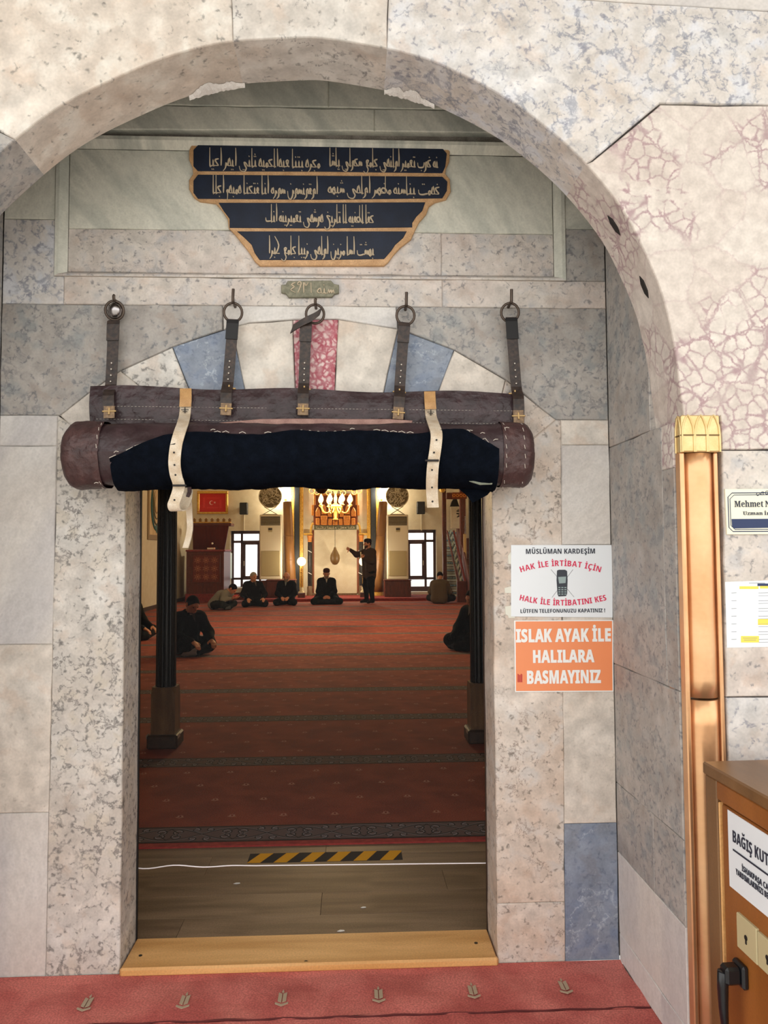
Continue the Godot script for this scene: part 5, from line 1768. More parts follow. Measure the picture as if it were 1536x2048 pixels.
func wall_with_added_windows(w: Node3D, x: float, side: int, holes: Array) -> void:  # side windows out of view, added to bring ambient daylight into the hall
	var a := x if side > 0 else x - 0.3
	var b := x + 0.3 if side > 0 else x
	var z := -0.6
	var y0 := 0.75
	var y1 := 2.6
	for h in holes:
		boxm("masonry", Vector3(a, -0.2, h[1]), Vector3(b, HALL_H, z), 0, M.wall_cream, w)
		boxm("masonry", Vector3(a, -0.2, h[0]), Vector3(b, y0, h[1]), 0, M.wall_cream, w)
		boxm("masonry", Vector3(a, y1, h[0]), Vector3(b, HALL_H, h[1]), 0, M.wall_cream, w)
		var fr := Node3D.new()
		fr.name = "window"
		w.add_child(fr, true)
		var fx := x + side * 0.2
		for s in [[h[0], h[0] + 0.07, y0, y1], [h[1] - 0.07, h[1], y0, y1], [h[0], h[1], y0, y0 + 0.07], [h[0], h[1], y1 - 0.07, y1], [(h[0] + h[1]) / 2 - 0.03, (h[0] + h[1]) / 2 + 0.03, y0, y1]]:
			boxm("frame", Vector3(fx - 0.03, s[2], s[0]), Vector3(fx + 0.03, s[3], s[1]), 0.004, M.frame_dark, fr)
		boxm("pane", Vector3(fx - 0.002, y0, h[0]), Vector3(fx + 0.002, y1, h[1]), 0, M.glass, fr)
		z = h[0]
	boxm("masonry", Vector3(a, -0.2, FAR - 0.3), Vector3(b, HALL_H, z), 0, M.wall_cream, w)

func hall_window(k: int, w: Array) -> void:
	var t := structure("window_%d" % (k + 1), "dark framed window of the far wall beside the %s" % ("preaching chair" if k == 0 else "pulpit stair"), "window")
	var z := FAR - 0.27
	var m: float = (w[1] - w[0])
	var side: float = 0.23 * m
	# rails and posts, mirrored for the left window
	var X := func(u: float) -> float: return w[0] + u * m if k == 1 else w[1] - u * m
	var bar := func(u0: float, u1: float, y0: float, y1: float, deep := 0.05) -> void:
		var a: float = minf(X.call(u0), X.call(u1)); var b: float = maxf(X.call(u0), X.call(u1))
		boxm("frame_bar", Vector3(a, y0, z - deep / 2), Vector3(b, y1, z + deep / 2), 0.006, M.frame_dark, t)
	var h: float = w[3] - w[2]
	bar.call(0.0, 0.06, w[2], w[3]); bar.call(0.94, 1.0, w[2], w[3])
	bar.call(0.0, 1.0, w[3] - 0.05 * h, w[3]); bar.call(0.0, 1.0, w[2], w[2] + 0.075 * h, 0.07)
	bar.call(0.72, 0.775, w[2], w[3])
	bar.call(0.28, 0.33, w[2], w[3])
	bar.call(0.0, 1.0, w[2] + 0.80 * h, w[2] + 0.84 * h)
	bar.call(0.0, 1.0, w[2] + 0.19 * h, w[2] + 0.225 * h)
	bar.call(0.33, 0.37, w[2] + 0.225 * h, w[2] + 0.80 * h, 0.07); bar.call(0.66, 0.72, w[2] + 0.225 * h, w[2] + 0.80 * h, 0.07)
	bar.call(0.33, 0.72, w[2] + 0.225 * h, w[2] + 0.25 * h, 0.07); bar.call(0.33, 0.72, w[2] + 0.77 * h, w[2] + 0.80 * h, 0.07)
	for p in [[0.05, 0.29], [0.32, 0.73], [0.76, 0.95]]:
		for q in [[0.06, 0.20], [0.21, 0.81], [0.83, 0.96]]:
			var a: float = minf(X.call(p[0]), X.call(p[1])); var b: float = maxf(X.call(p[0]), X.call(p[1]))
			boxm("pane", Vector3(a, w[2] + q[0] * h, z - 0.003), Vector3(b, w[2] + q[1] * h, z + 0.003), 0, M.glass, t)
	boxm("sill", Vector3(w[0] + 0.001, w[2] - 0.14, FAR - 0.24), Vector3(w[1] - 0.001, w[2] + 0.001, FAR + 0.03), 0.006, M.white, t)
	var st := begin()
	box(st, Vector3(X.call(0.69) - 0.01, w[2] + 0.42 * h, z + 0.035), Vector3(X.call(0.69) + 0.01, w[2] + 0.5 * h, z + 0.06), 0.004)
	obj("handle", st, M.ac_white, t)

func build_columns() -> void:
	for k in 2:
		var p := py_(343, 1480) if k == 0 else py_(957, 1476)
		var t := thing("fluted_column", "black fluted timber column on a chamfered wooden base, in line with the %s" % ("preaching chair" if k == 0 else "pulpit stair"), "column", Vector3(p.x, 0.0, -2.92), 0.0, "columns under the gallery")
		boxm("plinth", Vector3(-0.105, 0.004, -0.105), Vector3(0.105, 0.1, 0.105), 0.012, M.base_dark, t)
		# base: square below, eight sided above
		var st := begin()
		var lo := 0.082; var ch := 0.03
		var y0 := 0.1; var y1 := 0.375; var y2 := 0.42
		var sq := [Vector2(-lo, -lo), Vector2(lo, -lo), Vector2(lo, lo), Vector2(-lo, lo)]
		var oc := [Vector2(-lo + ch, -lo), Vector2(lo - ch, -lo), Vector2(lo, -lo + ch), Vector2(lo, lo - ch), Vector2(lo - ch, lo), Vector2(-lo + ch, lo), Vector2(-lo, lo - ch), Vector2(-lo, -lo + ch)]
		var c := Vector3(0, 0.25, 0)
		for i in 4:
			var a: Vector2 = sq[i]; var b: Vector2 = sq[(i + 1) % 4]
			var o0: Vector2 = oc[i * 2]; var o1: Vector2 = oc[i * 2 + 1]
			var mm := 0.35
			face_out(st, [Vector3(a.x, y0, a.y), Vector3(b.x, y0, b.y), Vector3(b.x, y1, b.y), Vector3(o1.x, y2, o1.y), Vector3(o0.x, y2, o0.y), Vector3(a.x, y1, a.y)], c)
			var o2: Vector2 = oc[(i * 2 + 2) % 8]
			face_out(st, [Vector3(b.x, y1, b.y), Vector3(o2.x, y2, o2.y), Vector3(o1.x, y2, o1.y)], c)
		var cap := []
		for o in oc: cap.append(Vector3(o.x, y2, o.y))
		face_out(st, cap, c)
		obj("base", st, M.base_wood, t)
		for s in [-1, 1]:
			boxm("corner_mark", Vector3(s * 0.107 - 0.001, 0.075, 0.03), Vector3(s * 0.107 + 0.001, 0.1, 0.1), 0, M.base_chip, t)
		# fluted shaft
		st = begin()
		var n := 12
		var ring := func(r: float, y: float) -> Array:
			var out := []
			for i in n * 6:
				var a := TAU * i / (n * 6)
				var f: float = absf(sin(a * n / 2.0))
				out.append(Vector3(cos(a) * (r - 0.012 * pow(1.0 - f, 2.5)), y, sin(a) * (r - 0.012 * pow(1.0 - f, 2.5))))
			return out
		var ys := [0.42, 0.46, 0.48, 1.4, 2.75]
		var rs := [0.07, 0.07, 0.069, 0.068, 0.064]
		for i in 4:
			var A: Array = ring.call(rs[i], ys[i]); var B: Array = ring.call(rs[i + 1], ys[i + 1])
			for q in A.size():
				quad(st, A[(q + 1) % A.size()], A[q], B[q], B[(q + 1) % A.size()])
		obj("shaft", st, M.column_black, t)

# ---------------------------------------------------------------- furniture of the far wall
func fz(px: float, py: float, off := 0.0) -> Vector3:
	return pz(px, py, FAR + off)

func pbox(called: String, x0: float, y0: float, x1: float, y1: float, z0: float, z1: float, bevel: float, m: Material, parent: Node = null) -> MeshInstance3D:
	# a box whose front (at z1, measured from the far wall) fills the pixels x0..x1, y0..y1
	var a := fz(x0, y1, z1); var b := fz(x1, y0, z1)
	return boxm(called, Vector3(a.x, a.y, FAR + z0), Vector3(b.x, b.y, FAR + z1), bevel, m, parent)

func build_far_wall() -> void:
	var st: SurfaceTool
	# framed red flag
	var t := thing("framed_flag", "gilt framed red embroidery with a white crescent and star on the far wall", "picture")
	pbox("backing", 394, 982, 456, 1028, 0.0, 0.02, 0.002, M.red_flag, t)
	for s in [[394, 982, 456, 987], [394, 1023.5, 456, 1028], [394, 987, 399, 1023.5], [451, 987, 456, 1023.5]]:
		pbox("frame_side", s[0], s[1], s[2], s[3], 0.02, 0.06, 0.015, M.gilt, t)
	st = begin()
	var c0 := fz(423, 1005.5, 0.022)
	var cres := PackedVector2Array()
	for k in 21:
		var a := 0.6 + (TAU - 1.2) * k / 20.0
		cres.append(Vector2(cos(a), sin(a)) * 0.062)
	for k in 21:
		var a := TAU - 0.75 - (TAU - 1.5) * k / 20.0
		cres.append(Vector2(cos(a) * 0.05 + 0.016, sin(a) * 0.05))
	plate(st, cres, 0.003, at(c0 + Vector3(0, 0, 0.003)))
	var star := PackedVector2Array()
	for k in 10:
		var a := PI / 2 + TAU * k / 10.0
		star.append(Vector2(cos(a), sin(a)) * (0.036 if k % 2 == 0 else 0.015))
	plate(st, star, 0.003, at(fz(429.5, 1005, 0.022) + Vector3(0, 0, 0.003)))
	obj("crescent_and_star", st, M.flag_white, t)
	for s in [[414, 995, 441, 997], [414, 1014, 436, 1016.5], [406, 995, 410, 1016], [439, 999, 443, 1016]]:
		pbox("embroidered_band", s[0], s[1], s[2], s[3], 0.02, 0.023, 0.0, M.flag_band, t)
	# loudspeakers
	for k in 2:
		var q := [[479, 1005, 495, 1029], [834, 1003, 850, 1028]][k] as Array
		var s := thing("wall_speaker", "black loudspeaker on the far wall %s" % ["beside the gilt framed red flag", "above the window near the pulpit stairs"][k], "speaker", Vector3.ZERO, 0.0, "wall speakers")
		pbox("cabinet", q[0], q[1], q[2], q[3], 0.06, 0.22, 0.012, M.black, s)
		pbox("grille", q[0] + 1.2, q[1] + 1.2, q[2] - 1.2, q[3] - 1.2, 0.22, 0.226, 0.004, M.pilaster, s)
		pbox("bracket", q[0] + 6, q[1] + 8, q[2] - 6, q[3] - 8, 0.0, 0.06, 0.004, M.black, s)
		pbox("cable_duct", q[0] + 8, q[3], q[0] + 10, 1061, 0.0, 0.015, 0.003, M.wall_cream, s)
	# air conditioners on dark benches, calligraphy discs on crossed legs above
	for k in 2:
		var x0: float = [519.0, 774.5][k]; var x1: float = [563.0, 816.5][k]
		var bn := thing("bench", "dark red wooden box bench under the air conditioner nearer the %s" % ["preaching chair", "pulpit stair"][k], "bench", Vector3.ZERO, 0.0, "box benches")
		var b0: float = [533.0, 769.0][k]; var b1: float = [590.0, 822.0][k]
		var lo := fz(b0, 1162, 1.15); var hi := fz(b1, 1162, 1.15)
		boxm("chest", Vector3(lo.x, 0.085, FAR + 0.58), Vector3(hi.x, lo.y, FAR + 1.15), 0.012, M.mahogany, bn)
		boxm("lid", Vector3(lo.x - 0.015, lo.y, FAR + 0.58), Vector3(hi.x + 0.015, lo.y + 0.03, FAR + 1.17), 0.008, M.mahogany, bn)
		if k == 0: boxm("side_step", Vector3(fz(520, 1160, 0.9).x, 0.085, FAR + 0.58), Vector3(lo.x - 0.016, lo.y, FAR + 0.9), 0.01, M.mahogany, bn)
		var ac := thing("air_conditioner", "white floor standing air conditioner on a dark bench %s" % ["nearer the preaching chair", "nearer the pulpit stair"][k], "air conditioner", Vector3.ZERO, 0.0, "air conditioners")
		var yb: float = lo.y + 0.03
		var ah := fz(x0, 1160, 0.87); var bh := fz(x1, 1029, 0.87)
		var bx := boxm("body", Vector3(ah.x, yb, FAR + 0.59), Vector3(bh.x, bh.y, FAR + 0.87), 0.02, M.ac_white, ac)
		pbox("outlet", x0 + 2.5, 1033, x1 - 2.5, 1051, 0.86, 0.873, 0.004, M.slot, ac)
		for r in 6:
			pbox("louvre", x0 + 3, 1035.5 + r * 2.6, x1 - 3, 1036.4 + r * 2.6, 0.873, 0.89, 0.002, M.ac_panel, ac)
		pbox("display", x0 + 17.5, 1056, x0 + 25.5, 1060, 0.87, 0.876, 0.002, M.slot, ac)
		pbox("badge", x0 + 17.5, 1060, x0 + 25.5, 1064, 0.87, 0.874, 0.002, M.ac_panel, ac)
		pbox("intake_panel", x0 + 3.5, 1102, x1 - 3.5, 1152, 0.87, 0.88, 0.006, M.ac_panel, ac)
		# disc
		var md := thing("calligraphy_disc", "round pierced metal calligraphy disc above the air conditioner nearer the %s" % ["preaching chair", "pulpit stair"][k], "ornament", Vector3.ZERO, 0.0, "calligraphy discs")
		var cc := fz([540.5, 794.5][k], [993.0, 992.0][k], 0.73)
		var R := 0.32
		st = begin()
		lathe(st, [[0.0, -0.012], [R * 0.97, -0.012], [R * 0.97, 0.0], [0.0, 0.0]], 40, Transform3D(Basis(Vector3.RIGHT, PI / 2), cc))
		obj("back_plate", st, M.medal_dark, md)
		st = begin()
		var rim := []
		for e in 40:
			rim.append(cc + Vector3(cos(TAU * e / 40) * R, sin(TAU * e / 40) * R, 0.005))
		tube(st, rim, 0.014, 6, true)
		obj("rim", st, M.medal, md)
		st = begin()
		var rg := RandomNumberGenerator.new()
		rg.seed = 40 + k
		for e in 60:
			var a := rg.randf() * TAU
			var rr := sqrt(rg.randf()) * R * 0.88
			var p := cc + Vector3(cos(a) * rr, sin(a) * rr, 0.012)
			var path := []
			var d := rg.randf() * TAU
			var turn := rg.randf_range(-1.2, 1.2)
			for s in 6:
				path.append(p)
				d += turn
				p += Vector3(cos(d), sin(d), 0) * 0.032
				var off := Vector2(p.x - cc.x, p.y - cc.y)
				if off.length() > R * 0.93:
					off = off.normalized() * R * 0.93
					p.x = cc.x + off.x; p.y = cc.y + off.y
			tube(st, path, 0.0075, 5)
		for e in 5:
			var bx2: float = cc.x + (e - 2) * 0.035
			tube(st, [Vector3(bx2, cc.y + 0.05, cc.z + 0.014), Vector3(bx2 + 0.01, cc.y + R * 0.95, cc.z + 0.014)], 0.008, 5)
		obj("script", st, M.medal, md)
		st = begin()
		var yt2: float = bh.y + 0.012
		for s in [-1, 1]:
			tube(st, [Vector3(cc.x + s * 0.17, cc.y - R * 0.92, FAR + 0.71), Vector3(cc.x - s * 0.19, yt2, FAR + 0.77)], 0.011, 6)
		box(st, Vector3(cc.x - 0.21, bh.y, FAR + 0.73), Vector3(cc.x + 0.21, bh.y + 0.02, FAR + 0.81), 0.004)
		obj("crossed_legs", st, M.medal_dark, md)
	# giant candles crowned by lamps
	for k in 2:
		var cd := thing("giant_candle", "tall brown ceremonial candle beside the prayer niche, on the %s side" % ["preaching chair", "pulpit stair"][k], "candle", Vector3.ZERO, 0.0, "giant candles")
		var tp := fz([574.5, 766.5][k], 1004, 0.39)
		var bt := fz([582.0, 755.0][k], 1180, 0.39)
		bt.y = 0.19
		var path := []; var rad := []
		for e in 13:
			var u := e / 12.0
			path.append(bt.lerp(tp, u)); rad.append(lerpf(0.165, 0.125, u))
		path.append(tp + Vector3(0, 0.02, 0)); rad.append(0.09)
		st = begin(true)
		tube(st, path, rad, 20)
		obj("candle_body", st, M.candle, cd)
		st = begin(true)
		lathe(st, [[0.178, 0.0], [0.178, 0.03], [0.172, 0.06], [0.168, 0.105]], 20, at(Vector3(bt.x, 0.085, bt.z)))
		obj("foot", st, M.gilt, cd)
		for q in [0.36, 0.62]:
			st = begin()
			var p: Vector3 = bt.lerp(tp, q)
			var ring := []
			for e in 20: ring.append(p + Vector3(cos(TAU * e / 20), 0, sin(TAU * e / 20)) * (lerpf(0.165, 0.125, q) + 0.002))
			tube(st, ring, 0.01, 5, true)
			obj("band", st, M.candle, cd)
		var wl := thing("wall_lamp", "glowing wall lamp behind the tall brown candle nearer the %s" % ["preaching chair", "pulpit stair"][k], "lamp", Vector3.ZERO, 0.0, "wall lamps")
		var lp := fz([571.0, 763.0][k], 988, 0.17)
		boxm("bracket", Vector3(lp.x - 0.03, lp.y - 0.2, FAR), Vector3(lp.x + 0.03, lp.y - 0.14, FAR + 0.19), 0.006, M.gilt, wl)
		st = begin(true)
		lathe(st, [[0.03, -0.14], [0.09, -0.1], [0.125, -0.02], [0.12, 0.06], [0.08, 0.13], [0.0, 0.16]], 16, at(lp))
		obj("globe_bulb", st, M.bulb, wl)
		omni(lp, 2.6, Color(1.0, 0.93, 0.8), 0.1, wl)
	build_mihrab()
	# globe lamps
	for k in 2:
		var gl := thing("globe_lamp", "brass standard lamp with a glowing globe %s" % ["beside the black coated kneeling man", "behind the standing man with a microphone"][k], "lamp", Vector3.ZERO, 0.0, "globe lamps")
		var p := fz([603.0, 727.0][k], 1123, 1.1)
		var stand := boxm("stand_box", Vector3(p.x - 0.1, 0.085, p.z - 0.1), Vector3(p.x + 0.1, 0.22, p.z + 0.1), 0.008, M.mahogany, gl)
		st = begin(true)
		lathe(st, [[0.09, 0.22], [0.09, 0.25], [0.05, 0.28], [0.065, 0.33], [0.04, 0.37]], 14, at(Vector3(p.x, 0, p.z)))
		obj("foot", st, M.brass_pale, gl)
		st = begin()
		for e in 2:
			var path2 := []
			for q in 60:
				var a := q * 0.55 + e * PI
				path2.append(Vector3(p.x + cos(a) * 0.022, 0.37 + q / 59.0 * (p.y - 0.5), p.z + sin(a) * 0.022))
			tube(st, path2, 0.016, 6)
		obj("twisted_stem", st, M.gilt, gl)
		st = begin(true)
		var prof := []
		for q in 11: prof.append([maxf(sin(PI * q / 10.0) * 0.125, 0.0), p.y - cos(PI * q / 10.0) * 0.125])
		lathe(st, prof, 18, at(Vector3(p.x, 0, p.z)))
		obj("globe_bulb", st, M.bulb_globe, gl)
		omni(p, 1.0, Color(1.0, 0.93, 0.8), 0.1, gl)
	build_kursu()
	build_minber()
	build_blind()
	build_chandelier()
	# calligraphy picture on the left wall
	var pc := thing("calligraphy_picture", "tall calligraphy painting in brown and teal strokes on the left wall", "picture")
	var xw := HALL_L + 0.03
	var pa := pxx(297, 1087, xw); var pb := pxx(331, 1087, xw)
	var y0 := 1.66; var y1 := 3.3
	var X := Transform3D(Basis(Vector3(0, 0, -1), Vector3.UP, Vector3(1, 0, 0)), Vector3(xw, 0, 0))
	boxm("frame", Vector3(HALL_L + 0.003, y0, pb.z - 0.02), Vector3(xw, y1, pa.z + 0.02), 0.008, M.picture_frame, pc)
	var la := -pa.z; var lb := -pb.z
	var wdt := lb - la
	st = begin()
	plate(st, rect(la + 0.08, y0 + 0.12, lb - 0.04, y1 - 0.06), 0.004, X.translated_local(Vector3(0, 0, 0.003)))
	obj("canvas", st, M.picture_paper, pc)
	var cols := [M.stroke_brown, M.stroke_olive, M.stroke_olive, M.stroke_teal]
	for k in 4:
		st = begin()
		var s := 1.0 - 0.22 * (3 - k)
		var c := Vector3(la + wdt * 0.42, y0 + 0.86, 0.006)
		var path3 := []
		for q in 22:
			var a := PI * 0.62 + q / 21.0 * PI * 1.15
			path3.append(X * (c + Vector3(cos(a) * 0.34 * s * wdt / 1.1, sin(a) * 0.62 * s, 0.0)))
		var rd := []
		for q in 22: rd.append(0.004 + 0.03 * sin(PI * q / 21.0) * s)
		tube(st, path3, rd, 6)
		obj("brush_stroke", st, cols[k], pc)
	st = begin()
	plate(st, PackedVector2Array([Vector2(la + wdt * 0.3, y0 + 0.3), Vector2(la + wdt * 0.44, y0 + 0.16), Vector2(la + wdt * 0.6, y0 + 0.34), Vector2(la + wdt * 0.46, y0 + 0.42)]), 0.003, X.translated_local(Vector3(0, 0, 0.008)))
	obj("brush_stroke", st, M.stroke_teal, pc)
	# small pale slippers and papers on the ledges
	var hb := thing("paper_stack", "stack of white papers under the window beside the preaching chair", "papers")
	var ps := fz(470, 1190, 2.6)
	for k in 3:
		boxm("sheet_pile", Vector3(ps.x - 0.2 + 0.02 * k, 0.28 + k * 0.045, FAR + 1.6), Vector3(ps.x + 0.25 - 0.015 * k, 0.32 + k * 0.045, FAR + 1.9), 0.004, M.paper, hb)
	boxm("low_table", Vector3(ps.x - 0.24, 0.085, FAR + 1.55), Vector3(ps.x + 0.28, 0.278, FAR + 1.95), 0.008, M.mahogany, hb)

func build_mihrab() -> void:
	var t := thing("prayer_niche", "prayer niche with a gilded carved hood, a dark inscription band and black marble columns", "niche")
	var st: SurfaceTool
	# tall pilasters of gilt and dark stone
	for q in [[581, 588.5, M.gilt, 0.06], [589, 598.5, M.pilaster, 0.10], [599, 606.5, M.gilt, 0.06], [733.5, 741, M.gilt, 0.06], [741.5, 751.5, M.pilaster, 0.10], [752, 759.5, M.gilt, 0.06]]:
		var a := fz(q[0], 1000, q[3]); var b := fz(q[1], 1000, q[3])
		boxm("pilaster_strip", Vector3(a.x, 0.085, FAR), Vector3(b.x, 4.3, FAR + q[3]), 0.008, q[2], t)
	pbox("field", 628, 1059, 714, 1187, 0.0, 0.02, 0.003, M.wall_cream, t)
	var bs := fz(628, 1187, 0.05); var be := fz(714, 1187, 0.05)
	boxm("base_rail", Vector3(bs.x, 0.085, FAR), Vector3(be.x, bs.y, FAR + 0.05), 0.004, M.base_wood, t)
	pbox("inscription_band", 628, 1050.5, 713, 1059, 0.0, 0.06, 0.004, M.green_band, t)
	var r := fz(710, 1056.5, 0.062)
	arabic("lettering", t, "كلما دخل عليها زكريا", r, r.x - fz(632, 1056.5, 0.062).x, 0.07, 0.006, M.medal, )
	# stepped hood with rows of small cells
	var hood := pbox("hood", 627, 987, 715, 1050, 0.0, 0.08, 0.01, M.gilt_deep, t)
	pbox("hood_wing", 623, 1010, 628, 1031, 0.0, 0.12, 0.008, M.gilt_orange, t)
	pbox("hood_wing", 714, 1010, 719, 1031, 0.0, 0.12, 0.008, M.gilt_orange, t)
	for s in [[627, 987, 716, 991], [627, 991, 631, 1010], [711.5, 991, 716, 1010]]:
		pbox("hood_edge", s[0], s[1], s[2], s[3], 0.0, 0.13, 0.008, M.gilt_orange, t)
	for c in [[631, 1036, 640, 1050], [641, 1031, 655, 1050], [655.5, 1037, 664.5, 1050], [665, 1040, 676, 1050], [677, 1037, 686, 1050], [686.5, 1031, 701, 1050], [702, 1036, 711, 1050]]:
		var cell := pbox("muqarnas_cell", c[0] + 0.6, c[1], c[2] - 0.6, c[3], 0.0, 0.17, 0.02, M.gilt_orange, t)
	for c in [[631, 1014, 641, 1033], [643, 1008, 653, 1029], [655, 1012, 664, 1034], [666, 1006, 677, 1036], [679, 1012, 688, 1034], [690, 1008, 700, 1029], [702, 1014, 712, 1033]]:
		st = begin()
		var a := fz(c[0], c[3], 0.12); var b := fz(c[2], c[1], 0.12)
		var w := (b.x - a.x) / 2; var h := b.y - a.y
		plate(st, PackedVector2Array([Vector2(-w, 0), Vector2(w, 0), Vector2(w, h * 0.55), Vector2(w * 0.5, h * 0.85), Vector2(0, h), Vector2(-w * 0.5, h * 0.85), Vector2(-w, h * 0.55)]), 0.12, at(Vector3((a.x + b.x) / 2, a.y, FAR + 0.13)), 0.02)
		obj("muqarnas_cell", st, M.gilt_orange, t)
	# side scrolls, ledges and columns
	for k in 2:
		var m := func(x: float) -> float: return x if k == 0 else 1342.0 - x
		var B := func(called: String, xa: float, ya: float, xb: float, yb: float, z1: float, mat: Material) -> void:
			pbox(called, minf(m.call(xa), m.call(xb)), ya, maxf(m.call(xa), m.call(xb)), yb, 0.0, z1, 0.01, mat, t)
		B.call("ledge", 607, 1066.5, 625, 1070.5, 0.16, M.gilt)
		B.call("jamb_strip", 624.5, 1060, 628, 1186, 0.05, M.gilt_deep)
		st = begin()
		var sp := []
		for e in [[621.5, 1068], [622, 1058], [624, 1050], [627, 1046]]: sp.append(fz(m.call(e[0]), e[1], 0.09))
		tube(st, smooth_path(sp, 4), 0.03, 8)
		obj("scroll_bracket", st, M.gilt, t)
		var c := fz(m.call(619.5), 1100, 0.12)
		var yc0 := fz(619, 1084, 0.12).y; var yc1 := fz(619, 1071, 0.12).y; var yb := fz(619, 1172, 0.12).y
		st = begin(true)
		lathe(st, [[0.06, yb], [0.062, (yb + yc0) / 2], [0.058, yc0]], 18, at(Vector3(c.x, 0, c.z)))
		var col := obj("column_shaft", st, M.marble_black, t)
		col.set_meta("label", "black marble column with white veins")
		st = begin(true)
		lathe(st, [[0.06, yc0], [0.066, yc0 + 0.02], [0.06, yc0 + 0.04], [0.07, yc0 + 0.12], [0.085, yc1]], 12, at(Vector3(c.x, 0, c.z)))
		obj("column_capital", st, M.gilt_orange, t)
		st = begin(true)
		lathe(st, [[0.09, 0.085], [0.09, 0.16], [0.075, 0.2], [0.08, yb - 0.03], [0.06, yb]], 16, at(Vector3(c.x, 0, c.z)))
		obj("column_base", st, M.base_wood, t)
		for e in [[1101, 1105], [1145, 1149]]:
			var v0 := fz(m.call(616.5) if k == 0 else 717.0, e[0], 0.185); var v1 := fz(m.call(623.5) if k == 0 else 724.0, e[1], 0.185)
			st = begin()
			tube(st, [v0, (v0 + v1) / 2 + Vector3(0, 0, 0.0), v1], 0.008, 5)
			obj("vein", st, M.white, col)
	# hanging gourd
	var g := thing("hanging_gourd", "pear shaped brown gourd hanging on a cord before the prayer niche", "pendant")
	var gb := fz(670, 1130, 0.37); var gt := fz(670, 1094, 0.37)
	var hh := gt.y - gb.y
	st = begin(true)
	lathe(st, [[0.0, 0.0], [0.07, 0.02], [0.125, 0.10], [0.142, 0.19], [0.13, 0.28], [0.09, 0.37], [0.045, 0.45], [0.034, 0.5], [0.02, hh]], 20, at(gb))
	obj("gourd_body", st, M.gourd, g)
	st = begin()
	tube(st, [gt - Vector3(0, 0.01, 0), Vector3(gt.x, HALL_H, gt.z)], 0.006, 5)
	obj("cord", st, M.iron_dark, g)

